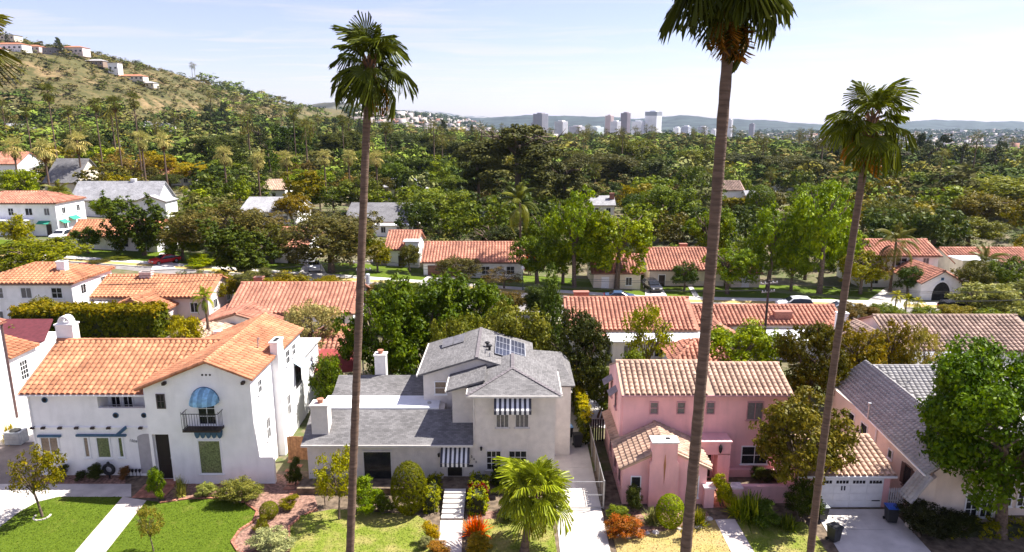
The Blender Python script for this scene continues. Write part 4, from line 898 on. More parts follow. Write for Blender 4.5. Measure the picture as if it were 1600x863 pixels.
# ================================================================== house on the right with steep grey roof
def right_house():
    r = thing('cottage', 'beige cottage with a long steep grey slate-like roof behind the big green tree', 'house', (31, 45, 0))
    w = MB(); w.box(27.3, 32.0, 40.2, 55.0, 0, 3.9); w.yprism([(27.3, 3.9), (32.0, 3.9), (29.65, 5.9)], 40.2, 40.5); w.box(30, 46, 46.2, 55.0, 0, 3.9); w.yprism([(25.9, 0), (27.3, 0), (27.3, 3.75), (25.9, 2.3)], 39.9, 40.3); w.box(32.0, 40.0, 41.5, 46.2, 0, 3.4)
    w.build('wall', B_STUCCO, r)
    # left slope follows the wing, slightly spreading to the front, with a flared foot at the corner
    rx = lambda y: 29.15 + (y - 39.9)*0.08; ridge0, ridge1 = (rx(39.9), 39.9, 6.05), (rx(54.2), 54.2, 6.05)
    tile_roof(r, [((rx(55.6) - 2.6, 55.6, 3.95), (rx(39.9) - 2.6, 39.9, 3.95), (rx(55.6), 55.6, 6.05), (rx(39.9), 39.9, 6.05))], SLATE, 0.36, 0.30, single=300, flat=True, name='roof', ridges=[(ridge0, ridge1)], ridge_r=0.1,
              extra=[[(rx(39.9) + 2.9, 39.9, 3.75), (rx(50.6) + 2.9, 50.6, 3.75), (rx(54.2), 54.2, 6.02), (rx(39.9), 39.9, 6.02)]])
    tile_roof(r, [((33.0, 49.8, 3.7), (47.0, 49.8, 3.7), (rx(54.2), 54.2, 6.05), (47.0, 54.2, 6.05))], SLATE, 0.42, 0.3, flat=True, name='rear_roof', ridges=[((rx(54.2), 54.2, 6.05), (47.0, 54.2, 6.05))], ridge_r=0.1, extra=[[(47.0, 58, 4.0), (rx(58), 58, 4.0), (rx(54.2), 54.2, 6.0), (47.0, 54.2, 6.0)]])
    tile_roof(r, [((25.55, 40.9, 2.1), (25.55, 39.5, 2.1), (26.72, 40.9, 3.95), (26.72, 39.5, 3.95))], SLATE, 0.34, 0.25, flat=True, name='flare_roof')
    tile_roof(r, [((32.2, 41.2, 3.3), (40.4, 41.2, 3.3), (32.2, 46.0, 5.0), (40.4, 46.0, 5.0))], SLATE, 0.42, 0.3, flat=True, name='front_roof')
    mb = MB(); mb.bar((rx(55.6) - 2.66, 55.6, 3.85), (rx(39.9) - 2.66, 39.9, 3.85), 0.1, 0.13); mb.tube([(27.2, 47.2, 3.8), (27.2, 47.2, 0.1)], 0.05, 6); mb.build('gutter', WHITE, r)
    BR = plain('brown_shutter', (0.16, 0.10, 0.08), 0.7)
    for Y, z, ww, hh in ((42.9, 2.1, 0.8, 1.5), (45.2, 2.6, 0.45, 0.6), (51.0, 2.6, 0.9, 1.1), (49.0, 2.6, 0.9, 1.1)):
        f = window(r, (27.3, Y, z), LEFTW, ww, hh, fm=BR if Y < 45 else WHITE)
        if Y < 45:
            for sgn in (-1, 1):
                mb = MB(); obox(mb, (27.3, Y, z), LEFTW, sgn*(ww/2+0.25)-0.16, sgn*(ww/2+0.25)+0.16, -hh/2, hh/2, 0, 0.05); mb.build('shutter', BR, f)
    for x in (30.0, 31.0, 33.2, 34.4, 35.6): window(r, (x, 40.2 if x < 32 else 41.5, 1.55), FRONT, 0.75, 1.6, nx=2, nz=3)
    mb = MB(); mb.tube([(27.1, 48.3, 3.9), (27.1, 48.3, 5.1)], 0.07, 8); mb.tube([(27.1, 48.3, 5.1), (27.1, 48.3, 5.22)], 0.13, 8); mb.build('flue_pipe', METAL, r)
    for x, y in ((35.2, 52.4),):
        z = 3.7 + (y - 49.8) * 2.35 / 4.4; mb = MB(); mb.box(x - 0.45, x + 0.45, y - 0.5, y + 0.5, z, z + 0.4); mb.build('skylight', WHITE, r)
    mb = MB(); mb.tube([(32.6, 52.6, 5.1), (32.6, 52.6, 5.7)], 0.06, 6); mb.build('vent_pipe', METAL, r)
right_house()

# ================================================================== the other houses
def march(px, py, t0=40.0, t1=9000.0):
    """first point of the land along a sight line"""
    d = ray(px, py); t = t0
    while t < t1:
        if CAM_H + d[2]*t < gz(d[0]*t, d[1]*t): break
        t *= 1.006
    return Vector((d[0]*t, d[1]*t, gz(d[0]*t, d[1]*t)))
def solveY(px, py, h):
    """distance at which a point h above the land shows at this pixel"""
    d = ray(px, py); t = 45.0
    while t < 6000:
        if CAM_H + d[2]*t < gz(d[0]*t, d[1]*t) + h: break
        t *= 1.004
    return d[1]*t
def house_vol(root, x0, x1, y0, y1, z0, z1, roof, rise, wm, rm, tile=(0.5, 0.5), oh=0.4, single=0):
    """one wing: walls and its roof (local coordinates, front at y0). roof: gx gable with ridge along x, gy along y, hip, flat"""
    w = MB(); xm, ym = (x0+x1)/2, (y0+y1)/2; zr = z1 + rise; W2, D2 = (x1-x0)/2, (y1-y0)/2
    if roof == 'gx': w.xprism([(y0, z0), (y1, z0), (y1, z1), (ym, zr), (y0, z1)], x0, x1)
    elif roof == 'gy': w.yprism([(x0, z0), (x1, z0), (x1, z1), (xm, zr), (x0, z1)], y0, y1)
    else: w.box(x0, x1, y0, y1, z0, z1)
    w.build('wall', wm, root); t = 0.05
    if roof == 'flat':
        f = MB(); f.box(x0-oh, x1+oh, y0-oh, y1+oh, z1, z1+0.16); return f.build('flat_roof', rm, root)
    if roof == 'gx':
        k = rise / D2; ze = z1 - k*oh + t; zt = zr + t
        sl = [((x0-oh, y0-oh, ze), (x1+oh, y0-oh, ze), (x0-oh, ym, zt), (x1+oh, ym, zt))]; ex = [[(x1+oh, y1+oh, ze), (x0-oh, y1+oh, ze), (x0-oh, ym, zt), (x1+oh, ym, zt)]]; rd = [((x0-oh, ym, zt), (x1+oh, ym, zt))]
    elif roof == 'gy':
        k = rise / W2; ze = z1 - k*oh + t; zt = zr + t
        sl = [((x0-oh, y1+oh, ze), (x0-oh, y0-oh, ze), (xm, y1+oh, zt), (xm, y0-oh, zt)), ((x1+oh, y0-oh, ze), (x1+oh, y1+oh, ze), (xm, y0-oh, zt), (xm, y1+oh, zt))]; ex = []; rd = [((xm, y0-oh, zt), (xm, y1+oh, zt))]
    else:
        m = min(W2, D2); k = rise / m; ze = z1 - k*oh + t; zt = zr + t
        ra, rb = ((x0+m, ym, zt), (x1-m, ym, zt)) if W2 >= D2 else ((xm, y0+m, zt), (xm, y1-m, zt))
        c = [(x0-oh, y0-oh, ze), (x1+oh, y0-oh, ze), (x1+oh, y1+oh, ze), (x0-oh, y1+oh, ze)]
        if W2 >= D2: sl = [(c[0], c[1], ra, rb), (c[1], c[2], rb, rb), (c[3], c[0], ra, ra)]; ex = [[c[2], c[3], ra, rb]]
        else: sl = [(c[0], c[1], ra, ra), (c[1], c[2], ra, rb), (c[3], c[0], rb, ra)]; ex = [[c[2], c[3], rb]]
        rd = [(ra, rb), (c[0], ra), (c[1], ra if W2 < D2 else rb)]
    fa = MB(); ya = y0 - oh - 0.03
    if roof in ('gx', 'hip'): fa.bar((x0-oh, ya, ze-0.12), (x1+oh, ya, ze-0.12), 0.1, 0.16)
    else:
        fa.bar((x0-oh, ya, ze-0.1), (xm, ya, zt-0.1), 0.08, 0.16); fa.bar((xm, ya, zt-0.1), (x1+oh, ya, ze-0.1), 0.08, 0.16)
    fa.build('fascia', FASCIA, root)
    if tile: return tile_roof(root, sl, rm, tile[0], tile[1], single=single, ridges=rd, extra=ex, ridge_r=tile[0]*0.36)
    return shingle_roof(root, [[q[0], q[1], q[3], q[2]] if (Vector(q[2])-Vector(q[3])).length > 0.02 else [q[0], q[1], q[2]] for q in sl] + ex, rm)
def auto_windows(root, x0, x1, y0, y1, z0, z1, seed, right=True, left=False, dr=True, fm=None, every=3.2, storey=2.9):
    rr = random.Random(seed); n = max(1, int((x1-x0)/every)); fl = max(1, int((z1-z0+0.4)/storey)); di = rr.randrange(n) if dr else -1
    for s in range(fl):
        zc = z0 + s*storey + 1.55
        for i in range(n):
            x = x0 + (x1-x0)*(i+0.5)/n
            if s == 0 and i == di: door(root, (x, y0, z0+0.05), FRONT, 1.0, 2.1, rr.choice((DARKWOOD, WHITE)))
            else: window(root, (x, y0, zc), FRONT, rr.choice((0.9, 1.2, 1.7)), 1.2, fm=fm, nx=2, nz=rr.choice((1, 2)), back=rr.choice((PAINTED_DARK, GREYBLIND, PAINTED_DARK)))
        if right:
            for i in range(max(1, int((y1-y0)/4))): window(root, (x1, y0+(y1-y0)*(i+0.5)/max(1, int((y1-y0)/4)), zc), RIGHTW, 0.9, 1.1, fm=fm, nx=2)
        if left:
            for i in range(max(1, int((y1-y0)/4))): window(root, (x0, y0+(y1-y0)*(i+0.5)/max(1, int((y1-y0)/4)), zc), LEFTW, 0.9, 1.1, fm=fm, nx=2)
FASCIA = plain('brown_fascia', (0.22, 0.14, 0.10), 0.8, 0.1)
BOXES = []   # screen areas of houses that stay in view, and their plan footprints
def house(label, pxL, pxR, pye, pyr, h, roof='gx', p=0.4, wm=None, rm=None, tile=(0.5, 0.5), win=True, rz=0.0, depth=None, chim=(), wings=(), name='house', seed=None, dr=True, keep=True, left=False):
    """pixel span of the eaves, eave line, ridge line; h = wall height above the land"""
    wm = wm or W_STUCCO; rm = rm or TERRA_R
    pm = (pxL+pxR)/2; Y = solveY(pm, pye, h); a, b = atY(pxL, pye, Y), atY(pxR, pye, Y); X = (a.x+b.x)/2; W = b.x - a.x
    g = gz(X, Y) - 0.2; ze = a.z; d = ray(pm, pyr); T = -d[2]/d[1]
    if roof == 'gy': hd = depth/2 if depth else 4.0; rise = max(0.5, (CAM_H - T*Y) - ze)
    else:
        hd = max(1.6, (CAM_H - T*Y - ze)/(p+T)); rise = p*hd
        if depth: hd = depth/2
        if roof == 'hip': rise = p*min(hd, W/2)
    r = thing(name, label, 'house', (X, Y, g), rz, local=True)
    house_vol(r, -W/2+0.3, W/2-0.3, 0.3, 2*hd, 0, ze - g, roof, rise, wm, rm, tile, 0.4)
    if win: auto_windows(r, -W/2+0.3, W/2-0.3, 0.3, 2*hd, 0, ze - g, seed or int(pxL)+7, dr=dr, left=left)
    S = W / (pxR - pxL)
    for (cpx, cyr, cw, ch, cm, cap) in chim:      # pixel x, share of depth, width, height above ridge
        x = (cpx - pm)*S; chimney(r, x - cw/2, x + cw/2, 2*hd*cyr, 2*hd*cyr + 0.8, 0.5, ze - g + rise + ch, cm, cap)
    for (wx0, wx1, fw_, zt, rf, ri, wm2) in wings:  # pixel span, how far it comes forward, wall top, roof, rise
        x0, x1 = (wx0 - pm)*S, (wx1 - pm)*S
        house_vol(r, x0, x1, -fw_, 1.2 if rf != 'gy' else hd, 0, zt, rf, ri, wm2 or wm, rm if rf != 'flat' else FLATROOF, tile, 0.35)
        if win: auto_windows(r, x0, x1, -fw_, 0, 0, zt, int(wx0), dr=False, right=False)
    if keep: BOXES.append((pxL, pxR, pyr - 4, pye + h*F/Y*0.7, Y))
    BOXES_PLAN.append((X, Y + hd, W/2 + 1.5, hd + 2))
    return r, S, Y, g, ze, W, hd, rise
BOXES_PLAN = [(-27, 52, 11, 9), (-5, 51, 12, 8), (14, 48, 9, 8), (36, 48, 11, 10)]
CREAM = plain('cream_stucco', (0.70, 0.62, 0.50), 0.92, 0.05, 1.2, 0.3, 20, stain=0.1); PINKISH = plain('blush_stucco', (0.70, 0.58, 0.54), 0.92, 0.05, 1.2, stain=0.08)
SHINGLE3 = shinglemat('charcoal_shingle', (0.17, 0.165, 0.17), 0.2); BRICKCH = plain('brick_chimney', (0.36, 0.16, 0.12), 0.92, 0.2, 12)
TANROOF = plain('sand_tile', (0.52, 0.36, 0.26), 0.88, 0.14, 2.0, tint=0.25)
# second row, backs towards us
house('white two-storey house with a low orange hip roof behind the long hedge', -40, 112, 442, 412, 5.6, 'hip', 0.33, rm=TERRA, chim=[(75, 0.3, 1.0, 0.5, W_STUCCO, 'open')])
house('blush single-storey house with two tiled gables and a white chimney behind the hedge', 97, 326, 463, 431, 2.9, 'gx', 0.4, wm=PINKISH, rm=TERRA, chim=[(206, 0.42, 1.5, 0.5, plain('blush_chimney', (0.62, 0.5, 0.46), 0.9), 'open')],
      wings=[(196, 262, 3.2, 2.5, 'gy', 1.1, None), (222, 272, 5.2, 2.1, 'gy', 0.8, None), (100, 165, 1.4, 2.3, 'flat', 0, None)])
house('low house with a long ridge of orange tiles beside the silver bush', 352, 554, 488, 443, 2.9, 'gx', 0.4, rm=TERRA_R, chim=[(374, 0.6, 1.1, 0.4, BRICKCH, 'open')], wings=[(330, 440, 3.0, 2.4, 'gy', 1.3, None)])
house('small outbuilding with an orange hip roof left of the tall palm trunk', 468, 552, 546, 506, 2.6, 'hip', 0.5, rm=TERRA_R, dr=False)
house('garage with a tan hip roof behind the white house', 258, 345, 531, 506, 2.5, 'hip', 0.4, rm=TANROOF, dr=False)
house('house with a red tile roof and a white flat-roofed porch behind the pink house', 887, 1092, 514, 466, 3.0, 'gx', 0.4, rm=TERRA_R, chim=[(917, 0.62, 1.8, 0.3, BRICKCH, 'slab')], wings=[(952, 1092, 3.0, 2.6, 'flat', 0, None), (905, 945, 1.6, 2.4, 'gy', 0.7, None)])
house('house with red tiles, square brick chimney and white flat roof by the utility pole', 1087, 1322, 506, 478, 3.0, 'gx', 0.36, rm=TERRA_R, chim=[(1227, 0.1, 2.0, -0.1, BRICKCH, 'slab')], wings=[(1188, 1292, 4.0, 2.4, 'flat', 0, None), (1090, 1140, 2.0, 2.5, 'gy', 1.0, None), (1270, 1350, 3.0, 2.4, 'gy', 1.2, None)])
house('garage with an orange hip roof just behind the pink house', 1050, 1162, 566, 532, 2.5, 'hip', 0.45, rm=TERRA_R, dr=False)
house('house with a broad brown tile roof and white chimney behind the cottage', 1402, 1640, 546, 494, 2.8, 'gx', 0.4, rm=TERRA_B, chim=[(1352, 0.5, 1.1, 0.2, W_STUCCO, 'open')], wings=[(1338, 1408, 1.5, 3.2, 'gy', 1.3, None)])
house('shed with a pale grey gable roof behind the cottage', 1430, 1530, 577, 551, 2.5, 'gx', 0.45, wm=plain('olive_grey_wall', (0.36, 0.36, 0.31), 0.9), rm=SHINGLE2, tile=None, dr=False)
# across the street
big_white = house('big white two-storey house with green awnings at the far left', -60, 86, 317, 291, 6.0, 'hip', 0.34, rm=TERRA_R, depth=9, wings=[(-60, 44, 1.6, 3.0, 'flat', 0, None)])
house('white single-storey house with an orange roof behind the red car', 104, 245, 368, 342, 2.8, 'gx', 0.36, rm=TERRA, depth=7.5, chim=[(178, 0.5, 1.0, 0.3, BRICKCH, 'slab')])
house('large two-storey house with a pale grey shingle roof and white chimney', 108, 246, 311, 281, 4.2, 'gx', 0.42, rm=SHINGLE2, tile=None, depth=8, wings=[(215, 262, 1.2, 4.0, 'gy', 1.2, None)], chim=[(195, 0.5, 1.0, 0.4, W_STUCCO, 'slab')])
house('house with a red tile roof half hidden between the two oaks', 424, 480, 386, 356, 3.0, 'gx', 0.4, rm=TERRA_R)
house('small white house with an orange gable and square tower', 600, 652, 389, 361, 3.2, 'gx', 0.4, rm=TERRA_R, wings=[(634, 654, 0.4, 4.6, 'flat', 0, None)])
garage_house = house('long house with an orange tile roof over a double garage', 658, 820, 409, 379, 2.9, 'gx', 0.4, rm=TERRA_R)
house('house with a tile roof hidden behind the bright street trees', 925, 1005, 426, 398, 2.9, 'gx', 0.4, rm=TERRA_R, wm=CREAM)
house('cream house with a red tile roof beside the black car', 1013, 1136, 421, 388, 3.0, 'gx', 0.4, rm=TERRA_R, wm=CREAM, chim=[(1084, 0.6, 1.2, 0.4, BRICKCH, 'slab')])
house('little cream house with an orange roof by the bright green tree', 1142, 1192, 426, 406, 2.7, 'gx', 0.45, rm=TERRA_R, wm=CREAM)
house('two-storey white house with an orange roof behind the tall drooping palm', 1350, 1472, 399, 375, 5.4, 'gx', 0.38, rm=TERRA_R)
arch = house('white gable-fronted house with a tall dark pointed arch', 1440, 1508, 441, 424, 3.0, 'gy', 0.5, rm=TERRA_R, depth=9, win=False)
def arch_door(t):
    r, S, Y, g, ze, W, hd, rise = t; mb = MB(); w = 1.35; z0 = 1.1
    pts = [(-w, 0.2), (w, 0.2)] + [(w - (1-math.cos(a))*w*1.0, z0 + math.sin(a)*2.1) for a in np.linspace(0, math.pi/2, 7)] + [(-w + (1-math.cos(a))*w, z0 + math.sin(a)*2.1) for a in np.linspace(math.pi/2, 0, 7)][1:]
    mb.yprism(pts, 0.24, 0.298); mb.build('painted_arch_opening', PAINTED_DARK, r)  # solid shape on the wall, darkness of the opening painted by colour
    k = MB()
    for a, b in zip(pts[1:], pts[2:] + pts[:1]): k.bar((a[0]*1.06, 0.22, a[1]), (b[0]*1.06, 0.22, b[1]), 0.16, 0.14, up=(0, 1, 0))
    k.build('arch_surround', W_STUCCO, r); k = MB(); k.box(-0.2, 0.2, 0.26, 0.298, ze-g+0.2, ze-g+0.6); k.build('vent', BLUE, r)
arch_door(arch)
house('cream house with stepped orange roofs at the far right across the street', 1492, 1625, 410, 388, 3.4, 'gx', 0.36, rm=TERRA_R, wm=CREAM, wings=[(1492, 1540, 2.0, 4.2, 'flat', 0, None)])
house('low house with a wide pale grey roof behind the oaks', 372, 458, 331, 308, 3.0, 'gx', 0.34, rm=SHINGLE2, tile=None)
house('low house with a dark grey roof among the trees beyond the tall palm', 536, 642, 346, 317, 2.8, 'gx', 0.34, rm=SHINGLE3, tile=None, wings=[(590, 640, 3.0, 2.4, 'flat', 0, None)])
house('white house with a grey roof and a tall brick chimney among the trees', 922, 962, 320, 306, 3.0, 'gx', 0.5, rm=SHINGLE2, tile=None, chim=[(958, 0.3, 1.3, 0.8, BRICKCH, 'slab')])
house('white two-storey house with a tile roof behind the clipped hedge', 1128, 1164, 297, 283, 5.0, 'gx', 0.45, rm=TERRA_B)
house('house with a sharp brown gable roof between the short palms', 66, 118, 284, 248, 4.5, 'gx', 0.8, wm=CREAM, rm=SHINGLE3, tile=None)
house('small house with an orange roof by the yellow trees', 238, 300, 275, 262, 3.0, 'gx', 0.5, rm=TERRA_R)
house('pale house with a tan roof beside the bright round tree', 408, 446, 296, 281, 3.0, 'gx', 0.5, rm=TANROOF, keep=False)
house('pale grey house with parapets behind the dark hedge', 598, 664, 292, 279, 4.0, 'gx', 0.4, rm=SHINGLE2, tile=None, keep=False)
house('house with a blush tile roof under the big pine', 748, 796, 325, 311, 3.0, 'gx', 0.5, rm=TERRA_P, keep=False)
house('house with an orange roof in the trees right of the dark hedge', 282, 330, 238, 226, 4.0, 'gx', 0.5, rm=TERRA_R, keep=False)
house('white house with a grey gable in the trees at the foot of the hill', 218, 262, 202, 190, 5.0, 'gx', 0.6, rm=SHINGLE2, tile=None)
house('low pale house near the row of fan palms', 430, 452, 207, 198, 5.0, 'gx', 0.5, rm=SHINGLE2, tile=None, keep=False)
house('tiny orange-roofed house far off behind the leaning palm', 1216, 1246, 286, 277, 3.0, 'gx', 0.5, rm=TERRA_R, keep=False)
house('small grey-roofed house under the dark cedars', 1392, 1412, 305, 291, 3.5, 'gx', 0.5, rm=SHINGLE2, tile=None, keep=False)
house('grey-roofed house behind the clipped hedge on the right', 1168, 1218, 310, 298, 3.0, 'gx', 0.5, rm=SHINGLE2, tile=None, keep=False)
house('white house with a red roof at the left edge below the hill', -20, 26, 256, 238, 5.0, 'gx', 0.5, rm=TERRA_R)

def small_parts():
    r, S, Y, g, ze, W, hd, rise = big_white; GA = plain('green_canvas', (0.03, 0.26, 0.17), 0.8, 0.08)
    for y0, y1, z in ((0.8, 2.6, 2.6), (3.6, 6.0, 2.9)):
        x = W/2 - 0.3; mb = MB(); mb.slab([(x + 1.0, y0, z - 0.35), (x + 1.0, y1, z - 0.35), (x + 0.02, y1, z + 0.25), (x + 0.02, y0, z + 0.25)], 0.04); mb.build('awning', GA, r)
    x = W/2 - 2.6; mb = MB(); mb.slab([(x - 1.1, -0.7, 2.3), (x + 1.1, -0.7, 2.3), (x + 1.1, 0.28, 2.8), (x - 1.1, 0.28, 2.8)], 0.04); mb.build('awning', GA, r)
    r, S, Y, g, ze, W, hd, rise = garage_house; BRN = plain('garage_brown', (0.20, 0.10, 0.065), 0.75, 0.12)
    mb = MB(); mb.box(-W/2 + 1.0, -W/2 + 6.0, 0.2, 0.27, 0.1, 2.35); d = mb.build('garage_door', BRN, r)
    for i in range(2):
        for j in range(4):
            q = MB(); x0 = -W/2 + 1.08 + i*2.5; z0 = 0.16 + j*0.54; q.box(x0, x0 + 2.34, 0.165, 0.198, z0, z0 + 0.48); q.build('panel', BRN, d)
small_parts()
# white house at the left edge, next to the driveway
def left_house():
    r = thing('neighbour_house', 'white house with a dark downpipe at the left edge of the picture', 'house', (-50, 55, 0))
    w = MB(); w.box(-60, -44.5, 47, 57, 0, 9.0); w.box(-60, -44.56, 57, 60.8, 0, 5.7); w.box(-60, -45.0, 60.8, 63.2, 0, 4.7); w.box(-45.3, -45.0, 60.8, 63.2, 4.7, 5.2); w.build('wall', W_STUCCO, r)
    tile_roof(r, [((-60, 46.6, 9.0), (-44.1, 46.6, 9.0), (-60, 52, 11), (-49, 52, 11)), ((-44.1, 46.6, 9.0), (-44.1, 57.3, 9.0), (-49, 52, 11), (-49, 52, 11))], TERRA_R, 0.5, 0.5)
    tile_roof(r, [((-44.2, 57.2, 5.65), (-44.2, 61.0, 5.65), (-47.5, 57.2, 6.6), (-47.5, 61.0, 6.6))], TERRA, 0.5, 0.5, name='wing_roof')
    p = MB(); p.tube([(-44.4, 57.0, 9.0), (-44.4, 57.0, 0.1)], 0.09, 6); p.build('downpipe', plain('brown_pipe', (0.12, 0.07, 0.065), 0.6), r)
    window(r, (-44.56, 58.9, 3.9), RIGHTW, 0.9, 1.7, nx=3, nz=4); window(r, (-44.5, 55, 5.5), RIGHTW, 0.9, 1.5, nx=2, nz=3)
    door(r, (-44.56, 60.2, 0.05), RIGHTW, 0.9, 2.2, plain('brown_dark', (0.10, 0.05, 0.04), 0.8))
    d = MB(); d.slab([(-52, 63.4, 5.1), (-45.6, 63.4, 5.1), (-47.0, 67.2, 6.3), (-52, 67.2, 6.3)], 0.15); d.build('maroon_roof', plain('maroon_roof', (0.12, 0.028, 0.034), 0.7), r)
    b = MB(); b.box(-52, -46.2, 63.8, 67, 0, 5.0); b.build('rear_wall', W_STUCCO, r)
left_house()

# ================================================================== plants
def leaf_cloud(centres, outward, per, spread, size, seed, tint_c=None, flat=0.25, aspect=0.55, up=0.35, rough=0.55, outw=0.55):
    """leaf faces round clump centres; returns verts, quads, tint"""
    r = np.random.default_rng(seed); n = len(centres); c = np.repeat(centres, per, 0); out = np.repeat(outward, per, 0)
    off = r.normal(size=(n*per, 3)); off /= np.maximum(np.linalg.norm(off, axis=1, keepdims=True), 1e-6); off *= (r.random((n*per, 1)) ** 0.5)
    sp = np.repeat(np.broadcast_to(np.asarray(spread, float).reshape(-1, 1) if np.ndim(spread) else np.full((n, 1), float(spread)), (n, 1)), per, 0)
    off *= sp; off[:, 2] *= (1 - flat)
    p = c + off
    nn = out * outw + off / np.maximum(sp, 1e-6) * 0.8 + r.normal(size=p.shape) * rough; nn[:, 2] += up
    nn /= np.linalg.norm(nn, axis=1, keepdims=True)
    a = np.cross(nn, r.normal(size=p.shape)); a /= np.maximum(np.linalg.norm(a, axis=1, keepdims=True), 1e-6); b = np.cross(nn, a)
    s = size * r.uniform(0.6, 1.3, (len(p), 1)); a = a * s; b = b * s * aspect
    V = np.stack([p - a, p - b * 1.0 + a*0.1, p + a, p + b + a*0.1], 1).reshape(-1, 3)
    Fc = np.arange(len(p)*4).reshape(-1, 4)
    tc_ = r.random(n) if tint_c is None else tint_c
    t = np.clip(np.repeat(tc_, per)*0.62 + r.random(len(p))*0.38, 0, 1)
    return V, Fc, t
def blob_centres(blobs, n, seed, shell=0.55, lump=0.12):
    if shell > 0.86: lump = 0.015
    r = np.random.default_rng(seed); vol = np.array([b[3]*b[4]*b[5] for b in blobs]) ** 0.67; pick = r.choice(len(blobs), n, p=vol/vol.sum()); B = np.array(blobs)[pick]
    d = r.normal(size=(n, 3)); d /= np.linalg.norm(d, axis=1, keepdims=True)
    k = (shell + (1 - shell) * r.random((n, 1)) ** 0.5) * (1 + lump * r.normal(size=(n, 1)).clip(-2, 2))
    c = B[:, :3] + d * k * B[:, 3:6]
    return c, d
def crown_mesh(name, blobs, clumps, per, spread, size, seed, mat=LEAF, shell=0.5, **kw):
    """unit crown: sits in x,y in [-.5,.5], z in [0,1]"""
    c, d = blob_centres(blobs, clumps, seed, shell)
    V, Fc, t = leaf_cloud(c, d, per, spread, size, seed + 1, **kw)
    return mesh_np(name, V, Fc, mat, t)
def rnd_blobs(seed, n, cx, cz, ex, ez, r0, r1, squash=0.8):
    r = np.random.default_rng(seed); out = [(0, 0, cz, ex*0.75, ex*0.75, ez*0.8)]
    for i in range(n):
        a = r.random()*2*math.pi; el = r.uniform(-0.7, 1.0); k = r.uniform(0.65, 1.0); rr = r.uniform(r0, r1)
        out.append((ex*k*math.cos(a)*math.sqrt(max(0.05, 1-el*el*0.8)), ex*k*math.sin(a)*math.sqrt(max(0.05, 1-el*el*0.8)), cz + ez*k*el, rr, rr, rr*squash))
    return out
def trunk_mesh(name, seed, h=0.45, r0=0.035, limbs=6, spread=0.32, top=0.8, multi=1, mat=None):
    rr = random.Random(seed); mb = MB()
    for m in range(multi):
        ox, oy = (rr.uniform(-0.04, 0.04), rr.uniform(-0.04, 0.04)) if multi > 1 else (0, 0); lx, ly = rr.uniform(-.06, .06)*multi, rr.uniform(-.06, .06)*multi
        mb.tube([(ox, oy, -0.05), (ox, oy, 0.03), (ox+lx*0.4, oy+ly*0.4, h*0.5), (ox+lx, oy+ly, h)], [r0*1.5, r0*1.05, r0*0.85, r0*0.7], 8)
        for i in range(limbs):
            a = 2*math.pi*(i + rr.random()*0.6)/limbs; e = rr.uniform(0.5, 1.0)*spread; z1 = h + (top-h)*rr.uniform(0.5, 1.0); s = h*rr.uniform(0.75, 1.0)
            p0 = Vector((ox+lx*s/h, oy+ly*s/h, s)); p2 = Vector((ox+lx+e*math.cos(a), oy+ly+e*math.sin(a), z1)); p1 = p0.lerp(p2, 0.5) + Vector((0, 0, 0.04))
            mb.tube([p0, p1, p2], [r0*0.55, r0*0.38, r0*0.12], 5)
            for q in range(2):
                e2 = p1.lerp(p2, 0.3 + 0.4*q); mb.tube([e2, e2 + Vector((rr.uniform(-.12, .12), rr.uniform(-.12, .12), rr.uniform(.03, .13)))], [r0*0.22, r0*0.06], 4)
    o = mb; me = bpy.data.meshes.new(name); me.from_pydata(o.v, [], o.f); me.materials.append(mat or BARK); me.polygons.foreach_set('use_smooth', [True]*len(o.f)); me.update(); return me

# kinds of tree: (crown meshes, trunk meshes); all in a unit box, scaled per tree
KIND = {}
def kind(name, crowns, trunks): KIND[name] = (crowns, trunks)
kind('round', [crown_mesh('crown', rnd_blobs(s, 15, 0, 0.56, 0.37, 0.34, 0.10, 0.17), 620, 17, 0.055, 0.0175, s) for s in (1, 2, 3)], [trunk_mesh('trunk', s, 0.42) for s in (1, 2)])
kind('broad', [crown_mesh('crown', rnd_blobs(s, 22, 0, 0.55, 0.39, 0.36, 0.09, 0.15), 820, 16, 0.045, 0.017, s, shell=0.6) for s in (11, 12, 13)], [trunk_mesh('trunk', s, 0.36, limbs=7) for s in (3, 4)])
kind('tall', [crown_mesh('crown', rnd_blobs(s, 18, 0, 0.57, 0.37, 0.37, 0.09, 0.16, 1.0), 640, 15, 0.05, 0.019, s, shell=0.45) for s in (21, 22, 23)], [trunk_mesh('trunk', s, 0.5, limbs=8, spread=0.28, top=0.9) for s in (5, 6)])
kind('airy', [crown_mesh('crown', rnd_blobs(s, 16, 0, 0.60, 0.40, 0.33, 0.06, 0.12), 260, 14, 0.055, 0.018, s, shell=0.7) for s in (31, 32)], [trunk_mesh('trunk', s, 0.38, 0.02, 9, 0.36, 0.9) for s in (7, 8)])
kind('oak', [crown_mesh('crown', rnd_blobs(s, 28, 0, 0.50, 0.42, 0.40, 0.08, 0.14), 1000, 14, 0.042, 0.015, s, shell=0.55) for s in (41, 42)], [trunk_mesh('trunk', s, 0.34, 0.03, 8, 0.38, 0.75) for s in (9, 10)])
def wind_blobs(seed, n=16):
    r = np.random.default_rng(seed); out = []
    for i in range(n):
        x = r.uniform(-0.30, 0.26); y = r.uniform(-0.25, 0.25); z = r.uniform(0.15, 0.62)
        for k in range(5): out.append((x - 0.035*k, y, z + 0.075*k, 0.085 - 0.013*k, 0.085 - 0.013*k, 0.075))
    return out
kind('wind', [crown_mesh('crown', wind_blobs(s, 20), 1100, 13, 0.034, 0.017, s, NEEDLE, shell=0.4, up=0.6) for s in (51, 52)], [trunk_mesh('trunk', 11, 0.3, 0.03, 7, 0.25, 0.6)])
